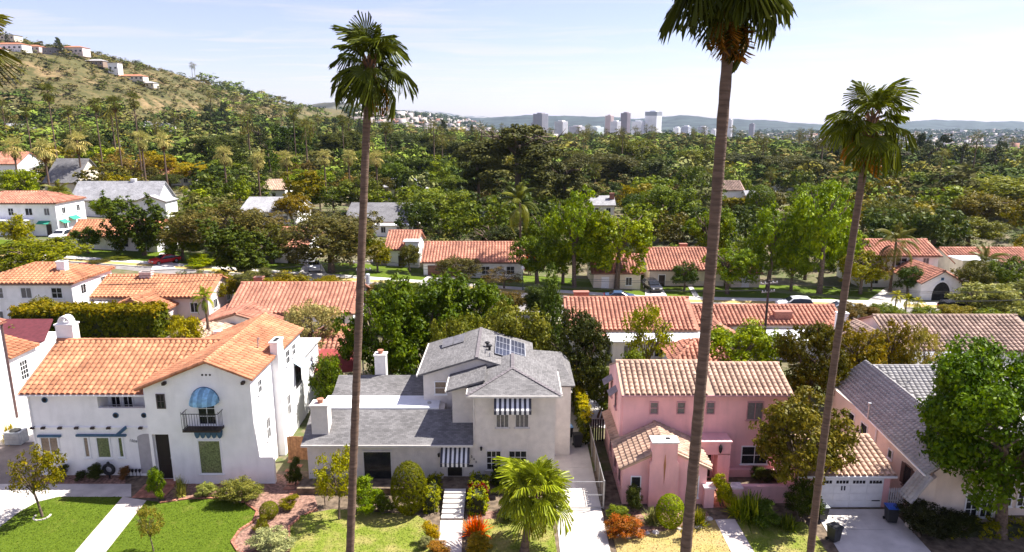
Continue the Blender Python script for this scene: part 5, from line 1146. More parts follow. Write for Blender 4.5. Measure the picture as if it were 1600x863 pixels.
kind('column', [crown_mesh('crown', [(0, 0, 0.12+0.09*i, 0.36*(1-abs(i-3.2)/9), 0.36*(1-abs(i-3.2)/9), 0.10) for i in range(10)], 420, 14, 0.06, 0.02, s, NEEDLE, shell=0.75, up=0.5) for s in (61, 62)], [trunk_mesh('trunk', 12, 0.3, 0.03, 4, 0.1, 0.6)])
def pine_blobs(seed, n=44):
    r = np.random.default_rng(seed); out = []
    for i in range(n):
        z = r.uniform(0.30, 0.97); e = 0.44*(1 - abs(z-0.55)*1.1)*r.uniform(0.3, 1.0); a = r.random()*6.28; q = r.uniform(0.08, 0.13); out.append((e*math.cos(a), e*math.sin(a), z, q, q, q*0.42))
    return out
kind('pine', [crown_mesh('crown', pine_blobs(s), 1500, 14, 0.042, 0.015, s, NEEDLE, shell=0.3, flat=0.4, up=0.6) for s in (71, 72)], [trunk_mesh('trunk', 13, 0.85, 0.028, 10, 0.34, 0.9)])
def cone_blobs(seed, n=34):
    r = np.random.default_rng(seed); out = []
    for i in range(n):
        z = 0.1 + 0.88*(i/n); e = 0.40*(1-z)**0.8; a = i*2.4; q = 0.05 + 0.09*(1-z); out.append((e*0.75*math.cos(a), e*0.75*math.sin(a), z, q, q, q*0.45))
    return out
kind('conifer', [crown_mesh('crown', cone_blobs(s), 520, 13, 0.04, 0.016, s, NEEDLE, shell=0.4, up=0.3) for s in (81, 82)], [trunk_mesh('trunk', 14, 0.9, 0.025, 4, 0.1, 0.8)])
kind('shrub', [crown_mesh('crown', rnd_blobs(s, 9, 0, 0.46, 0.36, 0.36, 0.12, 0.19), 420, 22, 0.08, 0.021, s, shell=0.6) for s in (91, 92)], [trunk_mesh('trunk', 15, 0.25, 0.03, 7, 0.3, 0.7, multi=2)])
kind('ball', [crown_mesh('crown', [(0, 0, 0.5, 0.47, 0.47, 0.5)], 2200, 11, 0.03, 0.0145, 95, shell=0.95, up=0.1, rough=0.35, outw=1.2)], [trunk_mesh('trunk', 16, 0.3, 0.04, 6, 0.3, 0.7)])
kind('dense', [crown_mesh('crown', rnd_blobs(s, 30, 0, 0.54, 0.40, 0.38, 0.09, 0.15), 2900, 16, 0.040, 0.0125, s, shell=0.5) for s in (111,)], [trunk_mesh('trunk', 17, 0.34, 0.032, 8, 0.3, 0.7)])
def spiky_mesh(seed, n=260, mat=FROND):
    r = np.random.default_rng(seed); V = []; Fc = []; t = []
    for i in range(n):
        a = r.random()*6.28; el = r.uniform(0.15, 1.45); L = r.uniform(0.35, 0.58); ox, oy = r.normal(size=2)*0.13; w = 0.016
        d = np.array([math.cos(a)*math.cos(el), math.sin(a)*math.cos(el), math.sin(el)*1.5]); s = np.array([-math.sin(a), math.cos(a), 0])*w; o = np.array([ox, oy, 0.0]); m = o + d*L*0.6; e = o + d*L + np.array([0, 0, -0.06*math.cos(el)])
        b = len(V); V += [o - s, o + s, m + s, e, m - s]; Fc += [(b, b+1, b+2, b+4), (b+4, b+2, b+3, b+3)]; t += [r.random()]*2
    return mesh_np('crown', np.array(V), np.array([f if f[2] != f[3] else (f[0], f[1], f[2], f[2]) for f in Fc]), mat, t)
def spiky2(seed, n=240):
    """tufts of strap leaves, two quads per leaf"""
    r = np.random.default_rng(seed); V = []; Fc = []; t = []
    for i in range(n):
        a = r.random()*6.28; el = r.uniform(0.2, 1.45); L = r.uniform(0.5, 0.95); ox, oy = r.normal(size=2)*0.10; w = 0.018
        d = np.array([math.cos(a)*math.cos(el)*0.6, math.sin(a)*math.cos(el)*0.6, math.sin(el)]); s = np.array([-math.sin(a), math.cos(a), 0]); o = np.array([ox, oy, 0.0])
        m = o + d*L*0.55; e = o + d*L + np.array([0, 0, -0.12*math.cos(el)]); b = len(V)
        V += [o - s*w*0.6, o + s*w*0.6, m + s*w, m - s*w, e + s*w*0.2, e - s*w*0.2]; Fc += [(b, b+1, b+2, b+3), (b+3, b+2, b+4, b+5)]; t += [r.random()]*2
    return mesh_np('crown', np.array(V), np.array(Fc), FROND, t)
kind('spiky', [spiky2(s) for s in (97, 98)], [])
def col3(c): return (c[0], c[1], c[2], 1.0)
TREES_PLAN = []
def plant(name, label, cat, X, Y, h, w, knd, col, group=None, z=None, parts=True, seed=None, wy=None, trunk=True, cut=None):
    """a plant of its own: an Empty at its foot with crown and trunk"""
    rr = random.Random(seed if seed is not None else hash((round(X, 2), round(Y, 2))) & 0xffff)
    cs, ts = KIND[knd]; z = gz(X, Y) if z is None else z
    r = thing(name, label, cat, (X, Y, z), 0, group, local=True); rz = rr.random()*6.28 if knd != 'wind' else rr.uniform(-0.4, 0.4)
    o = link('crown' if cat in ('tree', 'palm') else 'foliage', rr.choice(cs), r); o.scale = (w, wy or w, h); o.rotation_euler = (0, 0, rz); o.color = col3(col)
    if ts and trunk:
        k = link('trunk' if cat == 'tree' else 'stem', rr.choice(ts), r); k.scale = (w, w, h); k.rotation_euler = (0, 0, rz)
    TREES_PLAN.append((X, Y, w/2)); return r
def tree(px, Y, top, wpx, knd, col, label, name='tree', cat='tree', group=None, **k):
    """pixel column, distance, pixel row of the top, pixel width -> a tree of real size at that place"""
    p = atY(px, top, Y); g = gz(p.x, Y); wd = Y*CT + (CAM_H - g)*ST*0.8
    return plant(name, label, cat, p.x, Y, max(0.5, p.z - g)*1.05, wpx*wd/F*1.2, knd, col, group, **k)
def hedge(label, x0, x1, y0, y1, z1, col, leaf=0.10, n=None, z0=0.0, seed=5, mat=None, name='hedge', tip=None):
    r = np.random.default_rng(seed); X, Y, Z = x1-x0, y1-y0, z1-z0; areas = np.array([X*Y, X*Z, X*Z, Y*Z, Y*Z]); n = n or int(areas.sum()*9)
    f = r.choice(5, n, p=areas/areas.sum()); u, v = r.random(n), r.random(n); c = np.zeros((n, 3)); d = np.zeros((n, 3))
    for k in range(n):
        c[k] = ((u[k]*X, v[k]*Y, Z), (u[k]*X, 0, v[k]*Z), (u[k]*X, Y, v[k]*Z), (0, u[k]*Y, v[k]*Z), (X, u[k]*Y, v[k]*Z))[f[k]]
        d[k] = ((0, 0, 1), (0, -1, 0), (0, 1, 0), (-1, 0, 0), (1, 0, 0))[f[k]]
    c += r.normal(size=c.shape)*leaf*0.7; c -= d*leaf*0.6
    V, Fc, t = leaf_cloud(c, d, 14, leaf*2.2, leaf, seed); V += np.array([-X/2, -Y/2, 0])
    t_ = thing(name, label, 'hedge', ((x0+x1)/2, (y0+y1)/2, z0), local=True)
    if tip:
        zz = V.reshape(-1, 4, 3)[:, :, 2].mean(1) + np.random.default_rng(seed).normal(size=len(Fc))*0.25; up = zz > Z - 0.55
        k = link('tips', mesh_np('tips', V.reshape(-1, 4, 3)[up].reshape(-1, 3), np.arange(up.sum()*4).reshape(-1, 4), mat or LEAF, t[up]), t_); k.color = col3(tip)
        V = V.reshape(-1, 4, 3)[~up].reshape(-1, 3); Fc = np.arange((~up).sum()*4).reshape(-1, 4); t = t[~up]
    o = link('foliage', mesh_np('foliage', V, Fc, mat or LEAF, t), t_); o.color = col3(col)
    q = MB(); q.box(-X/2+leaf*2.2, X/2-leaf*2.2, -Y/2+leaf*2.2, Y/2-leaf*2.2, 0, Z-leaf*2.2); link('dark_core', None, t_) if False else None
    me = bpy.data.meshes.new('dark_core'); me.from_pydata(q.v, [], q.f); me.materials.append(plain('painted_inner_shade', (0.035, 0.04, 0.018), 0.95)); link('dark_core', me, t_)  # solid dark box that paints the shade deep among the leaves
    return t_

# --------- palms
def fan_frond(seed, R_=0.95, pet=1.1, droop=0.5, segs=26):
    """a fan leaf: petiole along +x then pleated blade; origin at the trunk"""
    r = np.random.default_rng(seed); V = []; Fc = []
    def q(*p):
        b = len(V); V.extend([np.array(x, float) for x in p]); Fc.append((b, b+1, b+2, b+3))
    z = lambda x: 0.10*x - 0.20*x*x*droop
    for i in range(4):
        x0, x1 = pet*i/4, pet*(i+1)/4; q((x0, -0.025, z(x0)), (x0, 0.025, z(x0)), (x1, 0.02, z(x1)), (x1, -0.02, z(x1)))
    h = np.array((pet, 0, z(pet))); sl = 0.10 - 0.4*pet*droop
    for k in range(segs):
        a = (k/(segs-1)-0.5)*2*2.25; L = R_*(1 - 0.13*abs(a)/2.2)*r.uniform(0.88, 1.06); da = 0.075
        def pt(rr, an, dz=0): 
            dn = droop*0.55*(rr/R_)**2.4*R_*(1+0.25*abs(math.sin(an)))
            return h + np.array((rr*math.cos(an), rr*math.sin(an), sl*rr*math.cos(an) - dn + dz - 0.10*abs(math.sin(an))*rr))
        for s in (-1, 1):
            q(pt(0.04, a), pt(L*0.55, a + s*da*0.9, 0.03), pt(L*0.55, a, -0.01), pt(0.04, a))if False else q(pt(0.03, a - 0.001), pt(0.03, a + s*0.03), pt(L*0.55, a + s*da, 0.035), pt(L*0.55, a, -0.012))
            q(pt(L*0.55, a, -0.012), pt(L*0.55, a + s*da, 0.035), pt(L*0.93, a + s*0.02 + r.normal()*0.02, -0.16*droop*r.uniform(0.4, 1.6)), pt(L*r.uniform(0.9, 1.06), a + r.normal()*0.05, -0.30*droop*r.uniform(0.3, 1.6)))
    return np.array(V), np.array(Fc)
FANS = [fan_frond(s, 0.95, 1.05, d) for s, d in ((1, 0.25), (2, 0.5), (3, 0.8), (4, 1.05))]
FAN_ME = []
for i, (V, Fc) in enumerate(FANS): FAN_ME.append(mesh_np('frond', V, Fc, FROND, np.clip(rng.normal(0.5, 0.16, len(Fc)), 0, 1)))
def pinnate_frond(seed, L=2.6, droop=1.0, n=26, hang=0.7):
    r = np.random.default_rng(seed); V = []; Fc = []
    def P(t): return np.array((L*t*(1-0.18*t*t*droop), 0, 0.55*L*t - 0.75*L*droop*t*t))
    def q(*p):
        b = len(V); V.extend(p); Fc.append((b, b+1, b+2, b+3))
    for i in range(8):
        a, b = P(i/8), P((i+1)/8); w = np.array((0, 0.03*(1-i/9), 0)); q(a-w, a+w, b+w*0.8, b-w*0.8)
    for i in range(n):
        t = 0.15 + 0.85*i/n; p = P(t); tg = P(min(1, t+0.02)) - p; tg /= np.linalg.norm(tg)
        for s in (-1, 1):
            l = 0.62*math.sin(math.pi*(0.12+0.8*t))**0.7*r.uniform(0.85, 1.1); d = np.array((0, s, 0))*0.75 + tg*0.55 + np.array((0, 0, -0.25)); d /= np.linalg.norm(d)
            m = p + d*l*0.5; e = p + d*l*0.9 + np.array((0, 0, -hang*l*0.6)); w = tg*0.035
            q(p - w*0.6, p + w*0.6, m + w, m - w); q(m - w, m + w, e + w*0.2, e - w*0.2)
    return np.array(V), np.array(Fc)
PINN = [pinnate_frond(s, 2.6, d) for s, d in ((1, 0.7), (2, 1.0), (3, 1.35))]
PIN_ME = [mesh_np('frond', V, Fc, FROND, np.clip(rng.normal(0.5, 0.16, len(Fc)), 0, 1)) for V, Fc in PINN]
def frond_set(seed, n_live, n_dead, r_, stiff=False):
    """(variant, yaw, pitch, scale, dead) of each frond, youngest upright at the top"""
    rr = random.Random(seed); out = []
    for i in range(n_live):
        t = i/max(1, n_live-1); pitch = math.radians(78 - (104 if stiff else 110)*t + rr.uniform(-22, 22)); out.append(((min(2, int(t*2.2 + rr.random()*0.7)) if stiff else min(3, int(t*3.2 + rr.random()*0.9))), i*2.399 + rr.uniform(-.25, .25), pitch, r_*rr.uniform(0.82, 1.1)*(0.78 + 0.22*min(1, t*2.5)), 0))
    for i in range(n_dead): out.append((3, i*2.399 + rr.uniform(-.3, .3), math.radians(rr.uniform(-82, -58)), r_*rr.uniform(0.45, 0.66), 1))
    return out
def frond_matrix(yaw, pitch, s, roll=0.0): return Matrix.Rotation(yaw, 4, 'Z') @ Matrix.Rotation(-pitch, 4, 'Y') @ Matrix.Rotation(roll, 4, 'X') @ Matrix.Scale(s, 4)
def trunk_rings(base, top, r0, r1, bend=0.3, n=26, seed=0):
    rr = random.Random(seed); base, top = Vector(base), Vector(top); pts = []; rad = []
    side = Vector((rr.uniform(-1, 1), rr.uniform(-1, 1), 0))*bend
    for i in range(n+1):
        t = i/n; pts.append(base.lerp(top, t) + side*math.sin(math.pi*t)*0.6); rad.append((r0 + (r1-r0)*t)*(1 + (0.06 if i % 2 else -0.03)) * (1.35 - 0.35*min(1, t*9)))
    return pts, rad
def tall_palm(label, pbase, ptop, r0, r1, crown_r, live, dead, col, deadcol, seed, group='tall fan palms along the near kerb', stiff=False):
    r = thing('fan_palm', label, 'palm', pbase, group=group)
    pts, rad = trunk_rings(pbase, ptop, r0, r1, 0.25, 70, seed); mb = MB(); mb.tube(pts, rad, 12); mb.build('trunk', PALMBARK, r, smooth=True)
    # fibrous boss below the crown: old leaf bases
    mb = MB(); T = Vector(ptop); rr = random.Random(seed)
    for i in range(46):
        a = i*2.4; z = -1.15 + 1.25*i/46; p = T + Vector((math.cos(a)*r1*1.1, math.sin(a)*r1*1.1, z)); mb.bar(p, p + Vector((math.cos(a)*0.16, math.sin(a)*0.16, 0.26)), 0.07, 0.03)
    mb.build('leaf_bases', plain('old_leaf_base', (0.26, 0.13, 0.07), 0.9, 0.2), r)
    for v, yaw, pit, s, dd in frond_set(seed, live, dead, crown_r, stiff):
        o = bpy.data.objects.new('frond', FAN_ME[v]); C.objects.link(o); o.parent = r
        z = -0.9*(0 if pit > 0.6 else (0.6 - pit)/2.0) - (0.25 if dd else 0)
        o.matrix_basis = Matrix.Translation(Vector(ptop) - Vector(pbase) + Vector((0, 0, z))) @ frond_matrix(yaw, pit, s*rr.choice((0.72, 0.9, 1.0, 1.08)), rr.uniform(-.7, .7)); k = rr.uniform(0.6, 1.3)
        c = deadcol if dd or (pit < -0.35 and rr.random() < 0.14) else col; o.color = (c[0]*k, c[1]*k, c[2]*k, 1)
    return r
def palm_crown_mesh(name, seed, live, dead, variants, scale=1.0):
    """a whole crown joined, for palms farther off; dead skirt kept as a second mesh"""
    rr = random.Random(seed); res = []
    for want in (0, 1):
        VV = []; FF = []; tt = []; n = 0
        for v, yaw, pit, s, dd in frond_set(seed, live, dead, scale):
            if dd != want: continue
            V, Fc = variants[min(v, len(variants)-1)]; M = np.array(frond_matrix(yaw, pit, s, rr.uniform(-.3, .3)))
            VV.append(V @ M[:3, :3].T + np.array((0, 0, -0.5*max(0, 0.4-pit)))); FF.append(Fc + n); n += len(V); tt.append(np.full(len(Fc), np.clip(rr.gauss(0.5, 0.22), 0, 1)))
        res.append(mesh_np(name, np.concatenate(VV), np.concatenate(FF), FROND, np.concatenate(tt)) if VV else None)
    return res
FAN_LO = [fan_frond(s, 1.0, 0.9, d, 12) for s, d in ((1, 0.1), (2, 0.25), (3, 0.5), (4, 0.85))]
PALM_LO = [palm_crown_mesh('fronds', s, 30, 8, FAN_LO) for s in (201, 202, 203)]
PIN_LO = [palm_crown_mesh('fronds', s, 20, 0, PINN)[0] for s in (211, 212)]
PALM_TRUNK = []
for s in (1, 2, 3):
    pts, rad = trunk_rings((0, 0, 0), (random.uniform(-.02, .02), 0, 1), 0.034, 0.022, 0.025, 18, s); mb = MB(); mb.tube(pts, rad, 7); me = bpy.data.meshes.new('trunk'); me.from_pydata(mb.v, [], mb.f); me.materials.append(PALMBARK); me.update(); PALM_TRUNK.append(me)
def palm(label, X, Y, h, cs, col=(0.20, 0.22, 0.10), dead=(0.30, 0.21, 0.11), knd='fan', group=None, thick=1.0, seed=0, z=None):
    z = gz(X, Y) if z is None else z; r = thing('fan_palm' if knd == 'fan' else 'feather_palm', label, 'palm', (X, Y, z), 0, group, local=True); rr = random.Random(seed*7 + int(X*10))
    k = link('trunk', rr.choice(PALM_TRUNK), r); k.scale = (11*thick, 11*thick, h)
    if knd == 'fan':
        a, b = rr.choice(PALM_LO); o = link('crown', a, r, (0, 0, h)); o.scale = (cs,)*3; o.rotation_euler = (0, 0, rr.random()*6.28); o.color = col3(col)
        o = link('skirt', b, r, (0, 0, h - 0.2*cs)); o.scale = (cs,)*3; o.color = col3(dead)
    else:
        o = link('crown', rr.choice(PIN_LO), r, (0, 0, h)); o.scale = (cs,)*3; o.rotation_euler = (0, 0, rr.random()*6.28); o.color = col3(col)
    TREES_PLAN.append((X, Y, 1.0)); return r
def palm_px(label, px, Y, crown_py, width_px, **k):
    p = atY(px, crown_py, Y); g = gz(p.x, Y); wd = Y*CT; return palm(label, p.x, Y, p.z - g - 0.2, width_px*wd/F/3.9, **k)

# --------- the tall palms by the kerb, nearest to us
def line_palm(label, Y, pb, pt, **k):
    a, b = atY(*pb, Y), atY(*pt, Y); base = a + (a - b)*(a.z/(b.z - a.z)); return tall_palm(label, tuple(base), tuple(b), **k)
line_palm('tall fan palm in front of the grey house roof, left of the middle', 31.0, (547, 863), (577, 92), r0=0.215, r1=0.165, crown_r=0.96, live=46, dead=8, col=(0.085, 0.115, 0.035), deadcol=(0.27, 0.165, 0.075), seed=301)
line_palm('tallest thick fan palm before the pink house, its crown cut by the top edge', 20.0, (1065, 863), (1147, -42), r0=0.20, r1=0.155, crown_r=0.93, live=56, dead=14, col=(0.065, 0.085, 0.026), deadcol=(0.25, 0.14, 0.075), seed=302)
line_palm('tall fan palm rising beside the garage, its crown against the hills', 30.0, (1270, 863), (1363, 182), r0=0.19, r1=0.14, crown_r=1.02, live=36, dead=5, col=(0.11, 0.145, 0.035), deadcol=(0.34, 0.19, 0.06), seed=303)
line_palm('fan palm at the left edge with only its fringe of dry fronds in view', 30.0, (-134, 863), (-60, 52), r0=0.23, r1=0.18, crown_r=1.0, live=26, dead=18, col=(0.13, 0.14, 0.05), deadcol=(0.45, 0.32, 0.16), seed=304)
def yard_palm():
    base = atZ(819, 866, 0); top = atY(837, 764, 37.8)
    r = tall_palm('short fan palm with a full green head on the grey house lawn', tuple(base), tuple(top), 0.26, 0.2, 1.38, 46, 4, (0.25, 0.32, 0.085), (0.30, 0.24, 0.10), 305, group=None, stiff=True)
yard_palm()

def sh(px, pb, pt, w, knd, col, label, name='shrub', cat='shrub', z=0.0, **k):
    b = atZ(px, pb, z); t = atY(px, pt, b.y); wd = b.y*CT + (CAM_H - z)*ST
    return plant(name, label, cat, b.x, b.y, t.z - z, w*wd/F, knd, col, z=z, **k)
# front gardens
sh(66, 808, 684, 96, 'airy', (0.17, 0.165, 0.035), 'young olive-green tree in a stone ring on the left lawn', 'young_tree', 'tree', seed=3)
ringp = atZ(66, 808, 0)
edging([(ringp.x + 0.5*math.cos(a), ringp.y + 0.5*math.sin(a)) for a in np.linspace(0, 6.283, 13)], 'tree_ring', 'ring of small stones round the young tree on the left lawn', STONE, 0.24, 0.1, 0.1)
sh(1246, 792, 612, 172, 'broad', (0.145, 0.14, 0.045), 'round olive-brown tree before the pink house', 'street_tree', 'tree', seed=5)
sh(1562, 838, 516, 285, 'dense', (0.085, 0.16, 0.018), 'big dense green tree at the right edge', 'shade_tree', 'tree', seed=8)
sh(530, 812, 700, 92, 'airy', (0.25, 0.27, 0.05), 'slim yellow-green tree before the grey house picture window', 'young_tree', 'tree', seed=12)
sh(640, 802, 723, 58, 'ball', (0.12, 0.14, 0.02), 'clipped egg-shaped bush left of the front steps', 'topiary_bush', seed=2)
sh(372, 786, 748, 78, 'shrub', (0.17, 0.19, 0.085), 'grey-green rosemary bush at the corner of the white house')
sh(284, 775, 736, 26, 'spiky', (0.30, 0.34, 0.17), 'pale upright spiky plant beside the white house doorway')
sh(248, 782, 724, 34, 'shrub', (0.13, 0.21, 0.045), 'leafy bush growing up the low wall by the white house door')
sh(322, 777, 753, 36, 'shrub', (0.24, 0.29, 0.15), 'low pale grey-green plant under the green-curtained window')
sh(421, 810, 785, 30, 'ball', (0.15, 0.18, 0.025), 'round green bush in the mulch bed, the middle of three')
sh(410, 829, 806, 30, 'shrub', (0.14, 0.15, 0.035), 'round olive bush in the mulch bed just above the silver mound')
sh(453, 795, 772, 36, 'shrub', (0.20, 0.20, 0.05), 'low yellowish bush in the mulch bed beside the white house corner')
sh(422, 864, 826, 78, 'shrub', (0.33, 0.38, 0.32), 'wide silver-blue mound at the tip of the mulch bed')
sh(462, 758, 712, 30, 'shrub', (0.06, 0.085, 0.03), 'dark bush in the gap between the white house and the grey house')
sh(240, 862, 788, 54, 'airy', (0.20, 0.20, 0.075), 'sparse silvery sapling on the lawn by the left walk', 'sapling', 'tree')
for px, pb, pt, w, c, lab in ((98, 748, 724, 26, (0.07, 0.09, 0.04), 'dark small bush under the left window of the white house'), (150, 750, 722, 32, (0.06, 0.08, 0.035), 'dark bush below the wide window of the white house'), (196, 748, 728, 24, (0.20, 0.12, 0.09), 'reddish small bush beside the wreath stand'), (127, 750, 735, 22, (0.05, 0.07, 0.03), 'very low dark plant in the bed along the white house')):
    sh(px, pb, pt, w, 'shrub', c, lab, z=0.04)
sh(574, 800, 745, 62, 'shrub', (0.15, 0.23, 0.045), 'broad leafy green bush left of the clipped bush')
sh(508, 790, 742, 40, 'airy', (0.24, 0.23, 0.10), 'thin twiggy shrub against the grey house wall')
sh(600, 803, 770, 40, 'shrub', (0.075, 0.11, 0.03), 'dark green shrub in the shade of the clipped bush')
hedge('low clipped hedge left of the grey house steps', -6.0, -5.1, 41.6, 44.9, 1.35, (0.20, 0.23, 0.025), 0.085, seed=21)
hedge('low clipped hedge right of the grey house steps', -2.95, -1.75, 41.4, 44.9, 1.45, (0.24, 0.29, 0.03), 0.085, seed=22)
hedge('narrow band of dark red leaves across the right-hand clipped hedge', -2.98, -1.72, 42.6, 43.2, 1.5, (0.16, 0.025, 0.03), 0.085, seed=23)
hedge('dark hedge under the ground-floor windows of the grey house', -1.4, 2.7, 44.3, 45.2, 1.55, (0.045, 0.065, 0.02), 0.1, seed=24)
sh(673, 846, 812, 32, 'shrub', (0.42, 0.33, 0.03), 'yellow flowering bush left of the front path')
sh(684, 864, 845, 40, 'shrub', (0.30, 0.18, 0.09), 'low rusty plant at the foot of the front path')
sh(664, 858, 836, 24, 'shrub', (0.26, 0.29, 0.22), 'small grey-green plant beside the yellow bush')
sh(744, 836, 802, 50, 'spiky', (0.62, 0.17, 0.025), 'fiery orange succulent bush right of the front path')
sh(746, 866, 832, 58, 'shrub', (0.30, 0.24, 0.08), 'olive and rust succulent bush below the orange one')
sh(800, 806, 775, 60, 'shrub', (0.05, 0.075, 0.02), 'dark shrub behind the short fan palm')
# pink house garden
sh(988, 800, 752, 36, 'shrub', (0.055, 0.075, 0.03), 'dark shrub at the left corner of the pink front gable')
sh(966, 812, 788, 40, 'shrub', (0.16, 0.22, 0.06), 'small green shrub beside the drive of the pink house')
sh(976, 838, 804, 66, 'shrub', (0.30, 0.13, 0.075), 'rusty red ornamental grass at the edge of the driveway')
sh(1046, 824, 774, 46, 'ball', (0.22, 0.31, 0.02), 'bright green rounded bush below the pink chimney')
sh(1020, 818, 788, 40, 'spiky', (0.27, 0.31, 0.20), 'silvery spiky plant left of the bright green bush')
sh(1092, 822, 788, 36, 'spiky', (0.24, 0.27, 0.07), 'green spiky tuft beside the left gate pier')
sh(1075, 845, 818, 30, 'airy', (0.30, 0.26, 0.10), 'dry wispy plant at the foot of the thickest palm')
sh(1128, 792, 738, 42, 'shrub', (0.30, 0.34, 0.05), 'yellow-green spiky plant by the pink house door')
sh(1172, 812, 762, 76, 'spiky', (0.17, 0.24, 0.06), 'large dark green yucca in front of the low pink wall')
sh(1154, 806, 772, 48, 'spiky', (0.34, 0.42, 0.07), 'lime green agave beside the right gate pier')
sh(1196, 822, 782, 52, 'shrub', (0.07, 0.12, 0.035), 'dark leafy shrub below the yucca')
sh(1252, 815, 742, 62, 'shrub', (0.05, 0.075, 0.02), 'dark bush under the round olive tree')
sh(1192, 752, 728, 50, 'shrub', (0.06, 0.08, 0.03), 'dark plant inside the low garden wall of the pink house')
sh(1230, 826, 800, 44, 'spiky', (0.12, 0.17, 0.05), 'strap-leaved clump on the edge of the lawn by the garage drive')
sh(1432, 836, 776, 80, 'shrub', (0.028, 0.035, 0.018), 'almost black bush at the cottage corner')
sh(1490, 838, 800, 90, 'shrub', (0.03, 0.042, 0.016), 'dark spreading bush before the cottage windows')
hedge('low yellow-green hedge under the cottage windows', 27.8, 33.2, 38.8, 39.7, 0.95, (0.20, 0.22, 0.03), 0.09, seed=25)
sh(18, 690, 655, 36, 'spiky', (0.42, 0.38, 0.10), 'yellowish spiky plant beside the air conditioner')
# hedges behind
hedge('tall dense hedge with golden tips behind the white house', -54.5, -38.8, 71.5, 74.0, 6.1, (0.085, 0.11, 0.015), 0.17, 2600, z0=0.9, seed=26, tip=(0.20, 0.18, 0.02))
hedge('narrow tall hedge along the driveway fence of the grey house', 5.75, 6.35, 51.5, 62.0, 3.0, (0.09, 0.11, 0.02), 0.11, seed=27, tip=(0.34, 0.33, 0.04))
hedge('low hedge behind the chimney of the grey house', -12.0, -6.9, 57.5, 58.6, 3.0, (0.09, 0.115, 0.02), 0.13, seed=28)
hedge('long clipped golden hedge in the far yards right of the thickest palm', *(lambda a, b: (a.x, b.x, a.y, a.y + 3, gz(a.x, a.y) + 4.0))(march(1125, 334), march(1205, 334)), (0.23, 0.22, 0.02), 0.3, 700, z0=gz(march(1165, 334).x, march(1165, 334).y), seed=29)
hedge('dark clipped hedge block beyond the leaning palms', *(lambda a, b: (a.x, b.x, a.y, a.y + 8, gz(a.x, a.y) + 10.0))(march(596, 300), march(678, 300)), (0.055, 0.085, 0.022), 0.42, 800, z0=gz(march(636, 300).x, march(636, 300).y), seed=30)

# back gardens and street trees, each placed by hand
DG, MG, BG, YG, OL, GO = (0.055, 0.095, 0.022), (0.095, 0.145, 0.028), (0.15, 0.235, 0.03), (0.25, 0.27, 0.04), (0.105, 0.115, 0.04), (0.125, 0.12, 0.06)
T = tree
T(596, 62, 436, 130, 'broad', (0.08, 0.13, 0.026), 'glossy green tree directly right of the tall palm trunk')
T(672, 66, 424, 150, 'broad', (0.08, 0.13, 0.026), 'largest of the glossy green trees behind the grey house')
T(742, 68, 436, 112, 'broad', (0.08, 0.13, 0.026), 'glossy green tree behind the grey house solar roof')
T(712, 59, 492, 84, 'round', (0.14, 0.165, 0.05), 'olive green tree just above the grey house roof ridge')
T(806, 60, 468, 112, 'round', (0.155, 0.175, 0.055), 'pale olive tree at the back right of the grey house')
T(765, 63, 474, 90, 'round', (0.13, 0.16, 0.045), 'olive tree between the glossy tree and the pale olive one')
T(862, 70, 424, 54, 'column', (0.07, 0.115, 0.03), 'dark upright tree beside the street, left of the red tile roof')
T(905, 58, 492, 98, 'broad', (0.042, 0.055, 0.02), 'dark evergreen tree behind the driveway of the grey house')
T(868, 62, 520, 60, 'shrub', (0.05, 0.06, 0.022), 'dark bush left of the dark evergreen behind the driveway')
T(1012, 63, 474, 84, 'airy', (0.25, 0.29, 0.06), 'feathery light green tree before the white flat-roofed porch')
T(985, 58, 548, 70, 'shrub', (0.13, 0.18, 0.04), 'green bush at the foot of the feathery tree')
T(940, 57, 560, 50, 'shrub', (0.07, 0.10, 0.03), 'dark green bush behind the pink house corner')
T(1168, 62, 498, 120, 'round', (0.20, 0.28, 0.025), 'bright yellow-green tree right behind the pink house')
T(1275, 57, 505, 104, 'broad', (0.085, 0.085, 0.022), 'dark olive tree behind the garage')
T(1345, 60, 506, 92, 'tall', (0.20, 0.17, 0.03), 'golden olive tree right of the leaning palm trunk')
T(1398, 63, 502, 74, 'tall', (0.19, 0.165, 0.035), 'golden olive tree left of the grey shed')
T(1452, 60, 512, 60, 'airy', (0.26, 0.25, 0.10), 'thin yellowish tree over the brown tile roof')
T(484, 70, 462, 78, 'oak', (0.36, 0.35, 0.26), 'silvery grey bush between the orange roofs')
T(286, 66, 488, 56, 'shrub', (0.28, 0.27, 0.03), 'yellow-green bush at the end of the long hedge')
T(28, 66, 508, 90, 'shrub', (0.11, 0.17, 0.03), 'leafy bush behind the neighbour house')
T(52, 76, 462, 56, 'shrub', (0.17, 0.17, 0.03), 'clipped yellowish bush below the white two-storey house')
T(92, 84, 444, 30, 'shrub', (0.15, 0.17, 0.03), 'small round bush at the white two-storey house corner')
T(425, 82, 462, 44, 'shrub', (0.10, 0.13, 0.03), 'small green bush before the long orange ridge')
T(508, 57, 546, 56, 'shrub', (0.10, 0.155, 0.035), 'green bush beneath the red patio roof')
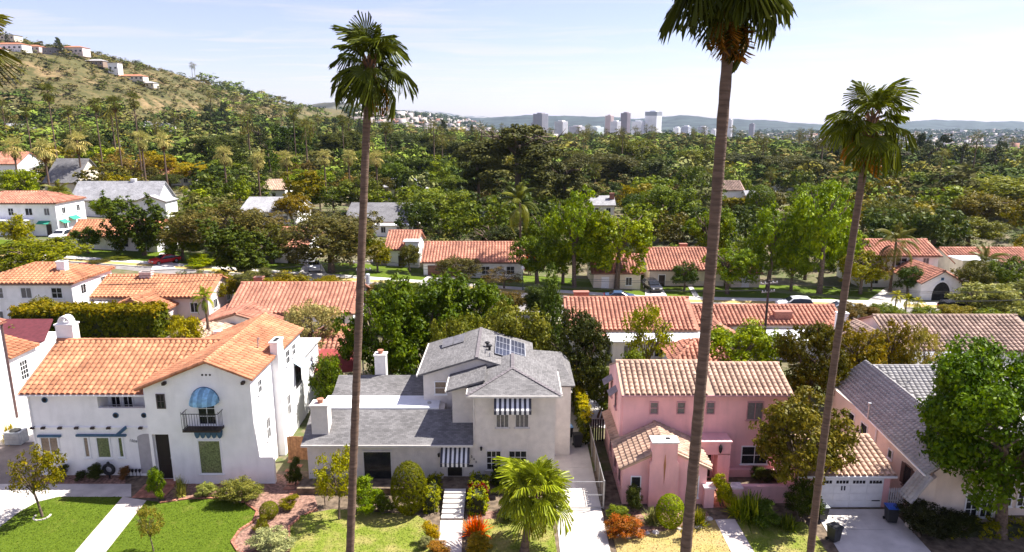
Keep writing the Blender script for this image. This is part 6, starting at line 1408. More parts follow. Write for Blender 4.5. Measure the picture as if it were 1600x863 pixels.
# along and across the street
T(58, 96, 372, 124, 'round', (0.15, 0.18, 0.035), 'yellow-green tree across the street at the left')
T(10, 98, 380, 60, 'round', (0.12, 0.16, 0.035), 'green tree at the left edge across the street')
T(214, 112, 300, 106, 'wind', (0.055, 0.085, 0.02), 'windswept dark juniper in front of the orange roof')
T(378, 99, 344, 122, 'wind', (0.05, 0.075, 0.016), 'wide windswept dark juniper beside the street')
T(332, 112, 312, 130, 'oak', GO, 'grey-green oak left of the wide juniper')
T(398, 120, 322, 96, 'oak', (0.13, 0.12, 0.065), 'greyish oak behind the wide juniper')
T(512, 106, 322, 156, 'oak', (0.10, 0.10, 0.05), 'big dark grey-green oak left of the tall palm trunk')
T(442, 116, 346, 70, 'oak', (0.10, 0.115, 0.04), 'smaller dark oak beside the big one')
T(588, 108, 378, 44, 'tall', (0.20, 0.21, 0.03), 'yellow-green tree right of the tall palm trunk')
T(182, 108, 400, 40, 'shrub', (0.12, 0.15, 0.05), 'round bush on the lawn left of the red car')
T(312, 106, 398, 50, 'shrub', (0.22, 0.29, 0.05), 'pale green bush between the red car and the juniper')
T(150, 105, 408, 36, 'shrub', (0.10, 0.10, 0.05), 'dull bush beside the parked dark red car')
T(716, 103, 398, 64, 'oak', (0.10, 0.10, 0.05), 'dark twiggy street tree before the long orange roof')
T(752, 112, 390, 60, 'round', (0.10, 0.14, 0.04), 'green tree against the long orange roof')
T(788, 101, 420, 70, 'airy', (0.11, 0.09, 0.055), 'sparse brownish street tree by the lamp post')
T(770, 118, 350, 90, 'tall', (0.04, 0.055, 0.02), 'very dark tree behind the drooping palm')
T(850, 118, 330, 66, 'tall', MG, 'green tree right of the drooping palm')
T(900, 104, 308, 86, 'tall', (0.17, 0.26, 0.03), 'tall bright green street tree left of the pair')
T(968, 104, 324, 104, 'tall', (0.20, 0.27, 0.05), 'broad bright green street tree right of the pair')
T(935, 106, 378, 50, 'tall', (0.13, 0.23, 0.03), 'small bright green tree between the bright pair')
T(1112, 118, 322, 78, 'tall', (0.14, 0.21, 0.035), 'green tree behind the thickest palm trunk')
T(1210, 104, 322, 84, 'tall', (0.15, 0.24, 0.03), 'bright green street tree behind the utility pole')
T(1298, 102, 284, 104, 'tall', (0.18, 0.28, 0.03), 'tallest bright green street tree beside the leaning palm')
T(1330, 108, 360, 70, 'tall', (0.17, 0.25, 0.035), 'bright green tree close behind the leaning palm trunk')
T(1268, 112, 330, 60, 'tall', (0.13, 0.19, 0.035), 'green tree left of the tallest street tree')
T(1172, 114, 402, 44, 'shrub', (0.09, 0.12, 0.03), 'dark shrub beside the little cream house')
T(1368, 104, 398, 56, 'airy', (0.33, 0.27, 0.13), 'dry pinkish shrub before the two-storey house')
T(1548, 88, 440, 100, 'shrub', (0.23, 0.26, 0.12), 'large grey-green bush above the brown roof, left one')
T(1600, 90, 432, 110, 'shrub', (0.20, 0.23, 0.11), 'large grey-green bush at the right edge above the brown roof')
T(1432, 108, 434, 60, 'shrub', (0.06, 0.075, 0.03), 'dark climbing plant left of the pointed arch')
T(1510, 112, 424, 30, 'shrub', (0.36, 0.10, 0.04), 'rusty red shrub right of the pointed arch')
T(1440, 116, 412, 30, 'shrub', (0.55, 0.03, 0.42), 'magenta bougainvillea on the roof edge beside the arch')
T(828, 112, 396, 24, 'shrub', (0.42, 0.035, 0.03), 'scarlet flowering shrub behind the street lamp')
T(735, 116, 388, 30, 'shrub', (0.22, 0.05, 0.04), 'dark red creeper on the long orange roof')
T(1060, 110, 418, 26, 'shrub', (0.10, 0.13, 0.04), 'small shrub before the cream house windows')
T(1000, 112, 420, 26, 'column', (0.14, 0.24, 0.03), 'bright upright shrub left of the cream house')
# beyond the first houses
T(680, 150, 294, 112, 'round', (0.15, 0.20, 0.055), 'fresh green tree behind the long orange roof', seed=1)
T(482, 190, 262, 74, 'round', (0.16, 0.235, 0.035), 'bright round tree left of the tall palm trunk, far behind')
T(810, 178, 204, 178, 'pine', (0.075, 0.085, 0.035), 'huge dark pine in the middle of the picture')
T(748, 190, 226, 80, 'pine', (0.06, 0.075, 0.03), 'dark pine on the left flank of the huge one')
T(885, 180, 258, 90, 'pine', (0.065, 0.075, 0.03), 'lower dark pine right of the huge one')
T(1042, 152, 288, 96, 'round', (0.125, 0.18, 0.045), 'green round tree left of the thickest palm trunk')
T(1000, 170, 300, 60, 'round', DG, 'dark tree behind the bright street pair')
T(1082, 205, 256, 56, 'round', (0.085, 0.125, 0.03), 'dense green tree left of the thickest palm, farther back')
T(1290, 165, 278, 80, 'round', (0.15, 0.23, 0.035), 'light green tree behind the tallest street tree')
T(1190, 185, 292, 40, 'ball', (0.11, 0.17, 0.03), 'round clipped tree beside the long golden hedge')
T(1400, 136, 304, 84, 'oak', (0.12, 0.14, 0.055), 'grey-green tree right of the leaning palm trunk')
T(1465, 140, 332, 60, 'round', (0.10, 0.15, 0.04), 'mid green tree behind the two-storey house')
T(1520, 142, 338, 90, 'round', (0.155, 0.175, 0.04), 'yellowish green tree behind the cream stepped house')
T(1590, 190, 272, 150, 'round', (0.20, 0.235, 0.06), 'pale yellow-green tree at the right edge')
T(1540, 165, 300, 90, 'round', (0.15, 0.14, 0.04), 'olive gold tree right of the dark cedars')
T(1388, 290, 238, 100, 'pine', (0.055, 0.07, 0.035), 'dark spreading cedar right of the leaning palm crown')
T(1452, 285, 228, 84, 'conifer', (0.05, 0.07, 0.035), 'dark pointed cedar at the right')
T(1330, 260, 262, 70, 'pine', (0.07, 0.08, 0.04), 'dark pine left of the leaning palm trunk')
T(300, 215, 252, 66, 'round', (0.32, 0.27, 0.02), 'bright golden yellow tree behind the row of short palms')
T(250, 222, 240, 60, 'round', (0.26, 0.22, 0.03), 'second golden tree left of the brightest one')
T(200, 215, 234, 70, 'airy', (0.22, 0.17, 0.08), 'brownish thin tree among the short palms')
T(158, 210, 240, 60, 'airy', (0.17, 0.15, 0.06), 'dull olive tree behind the grey shingle house')
T(262, 205, 270, 46, 'round', (0.07, 0.09, 0.035), 'dark round tree at the end of the grey shingle roof')
T(90, 160, 288, 34, 'shrub', (0.11, 0.17, 0.04), 'green bush by the big white house roof')
T(25, 155, 262, 56, 'round', (0.20, 0.27, 0.04), 'lime green tree above the big white house')
T(165, 140, 306, 46, 'round', (0.14, 0.21, 0.035), 'green tree before the grey shingle house wall')
T(455, 150, 300, 60, 'round', (0.20, 0.165, 0.05), 'golden brown tree left of the big oak')
T(420, 230, 222, 50, 'conifer', DG, 'dark pointed tree above the leaning short palms')
T(340, 240, 232, 70, 'column', (0.05, 0.075, 0.02), 'dark dense tree behind the short palm row')
T(380, 235, 236, 60, 'column', (0.055, 0.08, 0.022), 'second dark dense tree behind the short palm row')
T(615, 205, 252, 56, 'round', (0.09, 0.14, 0.035), 'green tree left of the dark hedge block')
T(700, 200, 272, 60, 'round', (0.12, 0.17, 0.045), 'soft green tree right of the dark hedge block')
T(560, 175, 272, 60, 'round', (0.14, 0.18, 0.06), 'grey-green tree around the tall palm trunk, far behind')

for px, Y, top, w, kd, c, lab in ((455, 300, 194, 70, 'broad', DG, 'dark broad tree behind the row of short palms'), (525, 310, 200, 74, 'dense', (0.07, 0.085, 0.03), 'dark olive tree left of the tall palm, far back'), (640, 330, 204, 84, 'dense', (0.05, 0.07, 0.025), 'dark tree right of the tall palm, far back'), (700, 300, 214, 84, 'dense', (0.06, 0.075, 0.03), 'dark rounded tree left of the huge pine'), (940, 255, 236, 112, 'dense', (0.075, 0.08, 0.033), 'broad dusky tree right of the huge pine'), (1012, 250, 246, 88, 'broad', (0.06, 0.08, 0.028), 'dark green tree halfway between the huge pine and the thickest palm'), (990, 335, 214, 80, 'round', (0.125, 0.15, 0.04), 'lighter green tree below the tallest white tower'), (1160, 300, 236, 80, 'dense', (0.06, 0.072, 0.03), 'dark tree just right of the thickest palm, far back'), (1242, 270, 240, 96, 'dense', (0.08, 0.09, 0.035), 'dusky green tree between the thickest palm and the leaning palm'), (1300, 330, 226, 84, 'pine', (0.055, 0.065, 0.03), 'dark pine behind the leaning palm trunk'), (1504, 320, 224, 74, 'conifer', (0.045, 0.06, 0.03), 'dark pointed tree above the date palm'), (1562, 300, 230, 84, 'conifer', (0.05, 0.066, 0.03), 'second dark pointed tree at the far right'), (862, 300, 232, 90, 'dense', (0.095, 0.105, 0.033), 'olive tree at the right shoulder of the huge pine'), (335, 262, 206, 92, 'dense', (0.06, 0.08, 0.028), 'dark leafy tree above the golden trees'), (405, 290, 200, 70, 'conifer', (0.045, 0.06, 0.025), 'dark conifer above the short palm row'), (1090, 300, 232, 70, 'round', (0.14, 0.17, 0.045), 'light green tree hugging the thickest palm on its left'), (580, 240, 232, 80, 'round', (0.11, 0.145, 0.04), 'mid green tree behind the tall palm trunk'), (130, 250, 200, 70, 'dense', (0.06, 0.08, 0.03), 'dark tree below the bare hillside')):
    T(px, Y, top, w, kd, c, lab)
# feather palms, banana-like plant, short palm rows
def fp(label, px, Y, cpy, wpx, col, **k): palm_px(label, px, Y, cpy, wpx*0.72, col=col, knd='feather', **k)
fp('drooping feather palm behind the street lamp, in the middle', 812, 108, 316, 96, (0.13, 0.155, 0.05), seed=4, thick=0.6)
fp('feather palm with hanging fronds before the white two-storey house', 1400, 103, 376, 92, (0.12, 0.13, 0.05), seed=5, thick=0.6)
fp('feather palm before the cream stepped house at the right', 1540, 104, 410, 90, (0.13, 0.14, 0.06), seed=6, thick=0.6)
fp('broad date palm far right among the trees', 1505, 205, 282, 86, (0.12, 0.13, 0.07), seed=7, thick=0.7)
fp('feather palm beside the big white house', 90, 132, 300, 62, (0.13, 0.15, 0.05), seed=8, thick=0.6)
fp('leggy green plant with big upright leaves behind the blush house', 318, 72, 462, 56, (0.19, 0.25, 0.06), seed=9, thick=0.5)
for i, (px, cp, w, Y) in enumerate(((1402, 460, 26, 92), (1418, 466, 26, 91), (1435, 470, 24, 90))):
    fp(('first', 'second', 'third')[i] + ' small bright palm by the drive of the arched house, counted from its left', px, Y, cp, w*1.2, (0.34, 0.36, 0.06), seed=20+i, thick=0.3)
row = [(20, 226, 40, 176), (68, 230, 44, 172), (120, 218, 42, 178), (254, 216, 34, 182), (220, 214, 34, 184), (350, 238, 36, 168), (402, 246, 32, 175), (446, 244, 32, 180), (505, 242, 30, 185), (545, 242, 30, 178), (588, 244, 32, 176)]
for i, (px, cp, w, Y) in enumerate(row):
    palm_px('short stout fan palm with a pale head, ' + ('1st 2nd 3rd 4th 5th 6th 7th 8th 9th 10th 11th'.split()[[r_[0] for r_ in sorted(row)].index(px)]) + ' of its row from the left', px, Y, cp, w, col=(0.42, 0.43, 0.30), dead=(0.22, 0.14, 0.08), group='row of short pale fan palms', thick=0.75, seed=i)
tallr = [(74, 140, 32, 190), (148, 160, 26, 200), (178, 158, 28, 196), (208, 152, 28, 198), (40, 172, 18, 230), (105, 170, 20, 240), (458, 176, 22, 260), (535, 186, 22, 270), (602, 196, 24, 255), (930, 262, 26, 225), (905, 240, 20, 320), (1205, 268, 26, 230), (1118, 262, 22, 270)]
for i, (px, cp, w, Y) in enumerate(sorted(tallr)):
    palm_px('slender tall fan palm above the treetops, ' + 'first second third fourth fifth sixth seventh eighth ninth tenth eleventh twelfth thirteenth'.split()[i] + ' such palm from the left', px, Y, cp, w, col=(0.12, 0.14, 0.05), dead=(0.18, 0.12, 0.07), group='slender tall palms in the middle distance', thick=0.55, seed=40+i)

# ================================================================== fences, bins, poles, cars and other small things
def fences():
    r = thing('wooden_fence', 'cedar board fence between the white house and the grey house', 'fence', (-16.4, 49.3, 0))
    for i in range(17):
        x = -17.6 + i*0.165; mb = MB(); mb.ct = random.random(); h = 2.0 + random.uniform(-0.03, 0.03); mb.yprism([(x, 0.03), (x+0.155, 0.03), (x+0.155, h-0.04), (x+0.12, h), (x+0.035, h), (x, h-0.04)], 49.25, 49.28); mb.build('board', WOODFENCE, r)
    for z in (0.4, 1.6):
        mb = MB(); mb.box(-17.6, -14.8, 49.285, 49.34, z, z+0.1); mb.build('rail', WOODFENCE, r)
    for i in range(8):
        a = atZ(458 + 6*math.sin(i*1.9), 722 + i*7, 0); mb = MB(); mb.ct = random.random(); mb.box(a.x-0.4, a.x+0.4, a.y-0.2, a.y+0.2, 0.02, 0.06); o = mb.build('stepping_stone', BRICKRED); tag(o, 'pinkish stepping stone in the gap beside the white house, ' + '1st 2nd 3rd 4th 5th 6th 7th 8th'.split()[i] + ' from the cedar fence', 'paving stone', 'stepping stones beside the white house')
    # steel gate across the drive and the wire fence behind it
    g = thing('driveway_gate', 'thin steel wire gate across the driveway of the grey house', 'gate', (4.6, 42.3, 0)); MESHM = plain('galvanised', (0.40, 0.39, 0.38), 0.5, 0.05, metal=0.5)
    for x in (3.0, 6.3):
        mb = MB(); mb.tube([(x, 42.3, 0), (x, 42.3, 2.15)], 0.05, 8); mb.build('post', MESHM, g)
    for z in (0.12, 1.05, 2.05):
        mb = MB(); mb.tube([(3.0, 42.3, z), (6.3, 42.3, z)], 0.028, 6); mb.build('rail', MESHM, g)
    w = MB()
    for x in np.arange(3.1, 6.3, 0.13): w.tube([(x, 42.3, 0.12), (x, 42.3, 2.05)], 0.006, 3, cap=False)
    w.build('wires', MESHM, g)['kind'] = 'stuff'
    f = thing('wire_fence', 'wire fence with steel posts between the driveway and the pink house', 'fence', (6.35, 47, 0))
    for y in np.arange(42.9, 52.5, 2.3):
        mb = MB(); mb.tube([(6.35, y, 0), (6.35, y, 1.9)], 0.04, 6); mb.build('post', MESHM, f)
    mb = MB(); mb.tube([(6.35, 42.9, 1.85), (6.35, 52.2, 1.85)], 0.03, 6); mb.build('rail', MESHM, f)
    SL = plain('weathered_slat', (0.20, 0.16, 0.13), 0.9, 0.2, 6, tint=0.3)
    for y in np.arange(42.95, 52.1, 0.24):
        mb = MB(); mb.ct = random.random(); mb.box(6.38, 6.395, y, y+0.2, 0.05, 1.75); mb.build('slat', SL, f)
    d = thing('side_gate', 'dark slatted gate beside the pink house', 'gate', (6.9, 52.4, 0))
    for i in range(6):
        mb = MB(); mb.box(6.45 + i*0.2, 6.45 + i*0.2 + 0.16, 52.4, 52.44, 0.05, 2.0); mb.build('slat', plain('dark_slat', (0.05, 0.035, 0.035), 0.8), d)
    # white picket gate by the garage
    p = thing('picket_fence', 'short white picket fence between the garage and the cottage', 'fence', (26.5, 42.7, 0))
    for i in range(7):
        x = 25.95 + i*0.16; mb = MB(); mb.yprism([(x, 0.05), (x+0.1, 0.05), (x+0.1, 1.35), (x+0.05, 1.45), (x, 1.35)], 42.6, 42.63); mb.build('picket', WHITE, p)
    for z in (0.4, 1.1):
        mb = MB(); mb.box(25.93, 27.1, 42.635, 42.67, z, z+0.08); mb.build('rail', WHITE, p)
    sheet('patio', [(6.5, 55.5), (9.7, 54.2), (9.7, 67), (6.5, 67)], CONC_LIGHT, 0.05)
    k = thing('planter_barrel', 'grey barrel planter on the pale patio behind the pink house', 'planter', (6.9, 63, 0)); mb = MB(); mb.lathe(6.9, 63, [(0.3, 0), (0.42, 0.4), (0.4, 0.9), (0.34, 0.92)], 12); mb.build('barrel', METAL, k); mb = MB(); mb.lathe(6.9, 63, [(0.33, 0.9), (0.3, 0.94)], 12); mb.build('soil', SOIL, k)
    for lab, x in (('thin clothes-line post on the pale patio, left one', 7.4), ('thin clothes-line post on the pale patio, right one', 9.0)):
        t = thing('line_post', lab, 'post', (x, 57.5, 0)); mb = MB(); mb.tube([(x, 57.5, 0), (x, 57.5, 2.3)], 0.035, 6); mb.build('pole', METAL, t); mb = MB(); mb.bar((x-0.4, 57.5, 2.25), (x+0.4, 57.5, 2.25), 0.04, 0.04); mb.build('crossbar', METAL, t)
    # red corrugated patio roof: sheets with ribs
    c = thing('patio_cover', 'red corrugated patio roof on posts behind the grey house', 'patio cover', (-17.6, 60, 0)); CRG = plain('red_corrugated', (0.30, 0.05, 0.045), 0.6, 0.15, 3)
    x0, x1, y0, y1, z0, z1 = -19.2, -14.6, 60.6, 64.4, 3.0, 4.0; n = 40; mb = MB()
    for i in range(n):
        a, b = x0 + (x1-x0)*i/n, x0 + (x1-x0)*(i+1)/n; m = (a+b)/2
        mb.face((a, y0, z0), (m, y0, z0+0.07), (m, y1, z1+0.07), (a, y1, z1)); mb.face((m, y0, z0+0.07), (b, y0, z0), (b, y1, z1), (m, y1, z1+0.07))
    mb.build('corrugated_sheet', CRG, c)
    for x in (x0+0.2, x1-0.2):
        for y, z in ((y0+0.2, z0), (y1-0.2, z1)):
            mb = MB(); mb.box(x-0.06, x+0.06, y-0.06, y+0.06, 0, z); mb.build('post', WHITE, c)
fences()

def bin_(label, x, y, lid, body=BLACKPLASTIC, rz=0.0, s=1.0):
    r = thing('wheelie_bin', label, 'bin', (x, y, 0.05), rz, 'wheeled rubbish bins', local=True); b = MB()
    w0, w1, h = 0.25*s, 0.32*s, 0.98*s
    b.face((-w0, -w0, 0.08), (w0, -w0, 0.08), (w1, -w1, h), (-w1, -w1, h)); b.face((w0, -w0, 0.08), (w0, w0, 0.08), (w1, w1, h), (w1, -w1, h)); b.face((w0, w0, 0.08), (-w0, w0, 0.08), (-w1, w1, h), (w1, w1, h)); b.face((-w0, w0, 0.08), (-w0, -w0, 0.08), (-w1, -w1, h), (-w1, w1, h)); b.face((-w0, w0, 0.08), (w0, w0, 0.08), (w0, -w0, 0.08), (-w0, -w0, 0.08))
    b.box(-w1-0.02, w1+0.02, -w1-0.02, w1+0.02, h-0.06, h); b.build('body', body, r)
    l = MB(); l.box(-w1-0.03, w1+0.03, -w1-0.05, w1+0.03, h, h+0.05); l.box(-w1+0.05, w1-0.05, -w1+0.04, w1-0.06, h+0.05, h+0.1); l.bar((-w1, w1+0.06, h), (w1, w1+0.06, h), 0.03, 0.03); l.build('lid', lid, r)
    for sx in (-1, 1):
        k = MB(); k.tube([(sx*(w0+0.01), w0, 0.1), (sx*(w0+0.07), w0, 0.1)], 0.1, 10); k.build('wheel', RUBBER, r)
p = atZ(1302, 846, 0); bin_('black bin standing alone on the garage driveway', p.x, p.y, BLACKPLASTIC, rz=0.4, s=1.05)
p = atZ(1391, 816, 0); bin_('bin with a bright blue lid beside the garage', p.x, p.y, BLUEPLASTIC, rz=-0.1, s=1.12)
p = atZ(1283, 812, 0); bin_('dark bin with a grey lid at the left end of the garage', p.x, p.y, plain('grey_plastic', (0.34, 0.36, 0.36), 0.5), rz=0.1)
p = atZ(888, 684, 0); bin_('bin with a pale blue lid on the driveway of the grey house', p.x, p.y, plain('pale_blue_plastic', (0.22, 0.38, 0.62), 0.4), rz=0.2)
p = atZ(902, 699, 0); bin_('black bin in front of the blue-lidded one on the driveway', p.x, p.y, BLACKPLASTIC, rz=0.1, s=1.1)
def ac_unit():
    r = thing('air_conditioner', 'grey outdoor air conditioner box at the left edge', 'air conditioner', (-40.9, 52.0, 0)); mb = MB(); mb.box(-41.6, -40.3, 51.6, 52.6, 0.1, 1.15); mb.build('case', plain('ac_grey', (0.34, 0.36, 0.38), 0.5), r)
    for i in range(6):
        m = MB(); m.box(-41.5, -40.4, 51.57, 51.598, 0.2 + i*0.15, 0.28 + i*0.15); m.build('louvre', METAL, r)
    m = MB(); m.lathe(-40.95, 52.1, [(0.42, 1.15), (0.42, 1.2), (0.3, 1.22)], 14); m.build('fan_guard', IRON, r)
ac_unit()
def wreath():
    p = atZ(172, 748, 0); r = thing('wreath_stand', 'dark ring-shaped ornament standing in the white house flower bed', 'ornament', (p.x, p.y, 0)); mb = MB(); mb.tube([(p.x + 0.36*math.cos(a), p.y, 0.75 + 0.36*math.sin(a)) for a in np.linspace(0, 6.283, 17)], 0.13, 8); mb.build('ring', IRON, r); m = MB(); m.tube([(p.x, p.y, 0), (p.x, p.y, 0.4)], 0.05, 6); m.tube([(p.x, p.y, 1.1), (p.x, p.y, 1.35)], [0.16, 0.08], 8); m.build('stand', IRON, r)
    for i in range(4):
        x = p.x + 1.35 + i*0.27; t = thing('path_light', 'small black garden light by the entrance, ' + ('1st', '2nd', '3rd', '4th')[i] + ' from the ring ornament', 'garden light', (x, p.y + 0.2, 0), group='row of small black garden lights'); m = MB(); m.tube([(x, p.y+0.2, 0), (x, p.y+0.2, 0.5)], 0.02, 5); m.build('stake', IRON, t); m = MB(); m.lathe(x, p.y+0.2, [(0.05, 0.4), (0.09, 0.5), (0.11, 0.62), (0.03, 0.68)], 8); m.build('lamp_head', IRON, t)
    # white rocks along the pink bed
    rr = random.Random(4)
    for i, (px, py) in enumerate([(968, 836), (982, 840), (996, 838), (1010, 834), (1024, 833), (1062, 828), (1076, 824), (1090, 824), (1100, 818), (1108, 812), (1088, 816)]):
        q = atZ(px, py, 0); m = MB(); s = rr.uniform(0.16, 0.3)
        m.lathe(q.x, q.y, [(s, -0.02), (s*1.1, s*0.3), (s*0.75, s*0.62), (s*0.3, s*0.72)], 7); m.v = [(a + rr.uniform(-.04, .04), b + rr.uniform(-.04, .04), c) for a, b, c in m.v]
        o = m.build('boulder', STONE); tag(o, 'pale rock edging the pink house flower bed, ' + '1st 2nd 3rd 4th 5th 6th 7th 8th 9th 10th 11th'.split()[i] + ' from the driveway', 'rock', 'pale rocks along the pink house bed')
wreath()

def utility():
    WD = plain('pole_wood', (0.085, 0.06, 0.05), 0.9, 0.2, 4)
    def pole(label, px, top, Y, h_extra=0, arms=True, transformer=False):
        p = atY(px, top, Y); g = gz(p.x, Y); r = thing('utility_pole', label, 'utility pole', (p.x, Y, g)); mb = MB(); mb.tube([(p.x, Y, g), (p.x, Y, p.z)], [0.17, 0.12], 8); mb.build('pole', WD, r)
        for dz, L in ((-0.35, 1.1), (-1.3, 0.8)):
            mb = MB(); mb.bar((p.x - L, Y - 0.35*L, p.z + dz), (p.x + L, Y + 0.35*L, p.z + dz), 0.1, 0.12); a = mb.build('crossarm', plain('pale_arm', (0.42, 0.36, 0.31), 0.8), r)
            for t in (-0.9, -0.45, 0.45, 0.9):
                m = MB(); m.lathe(p.x + t*L, Y + 0.35*L*t, [(0.05, p.z + dz + 0.06), (0.07, p.z + dz + 0.14), (0.03, p.z + dz + 0.22)], 6); m.build('insulator', WHITE, a)
        if transformer:
            m = MB(); m.lathe(p.x + 0.5, Y - 0.2, [(0.26, p.z - 2.9), (0.28, p.z - 2.8), (0.28, p.z - 1.8), (0.2, p.z - 1.7)], 12); m.build('transformer', plain('transformer_grey', (0.50, 0.53, 0.54), 0.5), r); m = MB(); m.bar((p.x, Y - 0.05, p.z - 2.3), (p.x + 0.3, Y - 0.2, p.z - 2.3), 0.08, 0.1); m.build('bracket', METAL, r)
        return p
    a = pole('wooden utility pole with a grey transformer beside the tall palm trunk', 567, 405, 78, transformer=True)
    b = pole('dark utility pole standing behind the bright yellow-green tree', 1202, 438, 72)
    c = pole('utility pole far left behind the white two-storey house', -120, 430, 84); d = pole('utility pole beyond the right edge', 1720, 445, 70)
    for k, (dz, off) in enumerate(((-0.13, -0.9), (-0.13, 0.9), (-1.1, -0.6), (-1.1, 0.7), (-1.1, 0.0))):
        for s, (p, q) in enumerate(((c, a), (a, b), (b, d))):
            n = 16; pts = [Vector(p).lerp(Vector(q), i/n) + Vector((off, off*0.35, dz - 1.6*4*(i/n)*(1-i/n)*0.6)) for i in range(n+1)]; mb = MB(); mb.tube(pts, 0.018, 4)
            o = mb.build('power_line', RUBBER); tag(o, ('upper rear', 'upper front', 'lower rear', 'lower front', 'lowest middle')[k] + ' power line, ' + ('left of the transformer pole', 'between the two nearer poles', 'right of the dark pole')[s], 'cable', 'power lines over the back gardens')
    p = atY(817, 419, 100.5); g = gz(p.x, 100.5); r = thing('street_lamp', 'slim street lamp with a white globe across the street', 'street lamp', (p.x, 100.5, g)); mb = MB(); mb.tube([(p.x, 100.5, g), (p.x, 100.5, g+0.8), (p.x, 100.5, p.z-0.3)], [0.12, 0.07, 0.05], 8); mb.build('post', plain('lamp_green', (0.08, 0.10, 0.09), 0.5), r); mb = MB(); z = p.z; mb.lathe(p.x, 100.5, [(0.1, z-0.3), (0.24, z-0.15), (0.28, z+0.05), (0.2, z+0.25), (0.05, z+0.33)], 12); mb.build('globe', WHITE, r, smooth=True)
utility()

def car(label, X, Y, rz, paint, suv=False, z=None):
    """body shell lofted from a side profile, glass, wheels, lamps; length along local x, nose at +x"""
    z = gz(X, Y) + 0.08 if z is None else z; r = thing('car', label, 'car', (X, Y, z), rz, 'parked cars', local=True)
    L, H, W = (4.75, 1.75, 0.96) if suv else (4.6, 1.45, 0.90)
    if suv: prof = [(-2.3, 0.45), (-2.35, 0.95), (-2.25, 1.15), (-1.95, 1.68), (-0.6, 1.76), (0.35, 1.68), (1.05, 1.14), (2.05, 1.02), (2.33, 0.85), (2.36, 0.42)]; belt = 1.12
    else: prof = [(-2.25, 0.4), (-2.28, 0.82), (-2.1, 0.98), (-1.55, 1.02), (-0.85, 1.42), (0.25, 1.44), (1.05, 0.98), (1.95, 0.86), (2.22, 0.72), (2.26, 0.36)]; belt = 0.96
    mb = MB()
    def hw(zz): return W*(1 if zz <= belt else 1 - 0.22*(zz-belt)/(H-belt)) * (0.96 if zz < 0.6 else 1)
    ring = [(x, zz) for x, zz in prof] + [(1.9, 0.28), (-1.9, 0.28)]
    n = len(ring)
    for i in range(n):
        a, b = ring[i], ring[(i+1) % n]; mb.face((a[0], -hw(a[1]), a[1]), (a[0], hw(a[1]), a[1]), (b[0], hw(b[1]), b[1]), (b[0], -hw(b[1]), b[1]))
    for s in (-1, 1): mb.face(*[(x, s*hw(zz), zz) for x, zz in (ring if s < 0 else reversed(ring))])
    mb.build('body', paint, r, bevel=0.05)
    GL = plain('car_glass', (0.02, 0.024, 0.03), 0.08, 0.1, spec=0.6)
    top = [(x, zz) for x, zz in prof if zz > belt + 0.01]
    for s in (-1, 1):
        g = MB(); x0, x1 = top[0][0], top[-1][0]
        pts = [(x0 - 0.02 if suv else x0 - 0.35, belt + 0.06)] + [(x, zz - 0.12) for x, zz in top] + [(x1 + 0.42, belt + 0.06)]
        g.face(*[(x, s*(hw(zz) + 0.055), zz) for x, zz in pts]); g.build('side_window', GL, r)
        for wx in (-1.4, 1.42):
            w = MB(); w.tube([(wx, s*(W-0.2), 0.33), (wx, s*(W+0.03), 0.33)], 0.34, 16); t = w.build('wheel', RUBBER, r); w = MB(); w.tube([(wx, s*(W+0.025), 0.33), (wx, s*(W+0.045), 0.33)], 0.2, 12); w.build('rim', METAL, t)
        h = MB(); xx, zz = prof[-2]; h.box(xx-0.18, xx+0.06, s*W*0.55-0.16, s*W*0.55+0.16+s*0.1, zz-0.12, zz+0.04); h.build('headlight', plain('lamp_glass', (0.7, 0.7, 0.72), 0.15), r)
        h = MB(); xx, zz = prof[1]; h.box(xx-0.05, xx+0.1, s*W*0.62-0.15, s*W*0.62+0.15, zz-0.08, zz+0.1); h.build('tail_light', plain('red_lamp', (0.45, 0.02, 0.02), 0.25), r)
    for i, j in ((3, 2) if suv else (4, 3), (len(prof)-5, len(prof)-4)):
        a, b = prof[i], prof[j]; dx, dz = b[0]-a[0], b[1]-a[1]; nx, nz = (-dz, dx) if i < j else (dz, -dx); q = math.hypot(nx, nz); nx, nz = nx/q*0.06, nz/q*0.06
        if nz < 0: nx, nz = -nx, -nz
        A = (a[0] + dx*0.12 + nx, a[1] + dz*0.12 + nz); B = (a[0] + dx*0.92 + nx, a[1] + dz*0.92 + nz); g = MB(); g.face((A[0], -hw(A[1])*0.9, A[1]), (A[0], hw(A[1])*0.9, A[1]), (B[0], hw(B[1])*0.9, B[1]), (B[0], -hw(B[1])*0.9, B[1])); g.build('windscreen', GL, r)
    return r
def paint(n, c): return plain('paint_' + n, c, 0.25, 0.02, spec=0.6)
def car_px(label, px, py, rz, pt, suv=False, rise=0.0):
    p = march(px, py); car(label, p.x, p.y, rz, pt, suv, p.z + 0.1 + rise)
car_px('white sport utility car parked on the far street behind the utility pole', 1240, 484, math.pi - 0.09, paint('white', (0.78, 0.78, 0.78)), True)
car_px('silver car parked behind the white sport utility car', 1312, 489, math.pi - 0.09, paint('silver', (0.45, 0.48, 0.50)))
car_px('black sport utility car on the driveway of the cream house', 1019, 456, -1.45, paint('black', (0.012, 0.012, 0.014)), True)
car_px('blue car at the kerb above the red tile roof', 968, 472, -0.09, paint('blue', (0.05, 0.09, 0.17)))
car_px('bright red car on the driveway across the street', 258, 413, -2.2, paint('red', (0.50, 0.015, 0.02)))
car_px('dark red car parked at the kerb left of the bright red one', 133, 428, -0.09, paint('maroon', (0.20, 0.012, 0.02)))
car_px('white car in the drive of the big white house', 97, 376, -1.5, paint('white', (0.78, 0.78, 0.78)), True)
car_px('white car under the big dark oak', 492, 424, -1.3, paint('white', (0.78, 0.78, 0.78)))
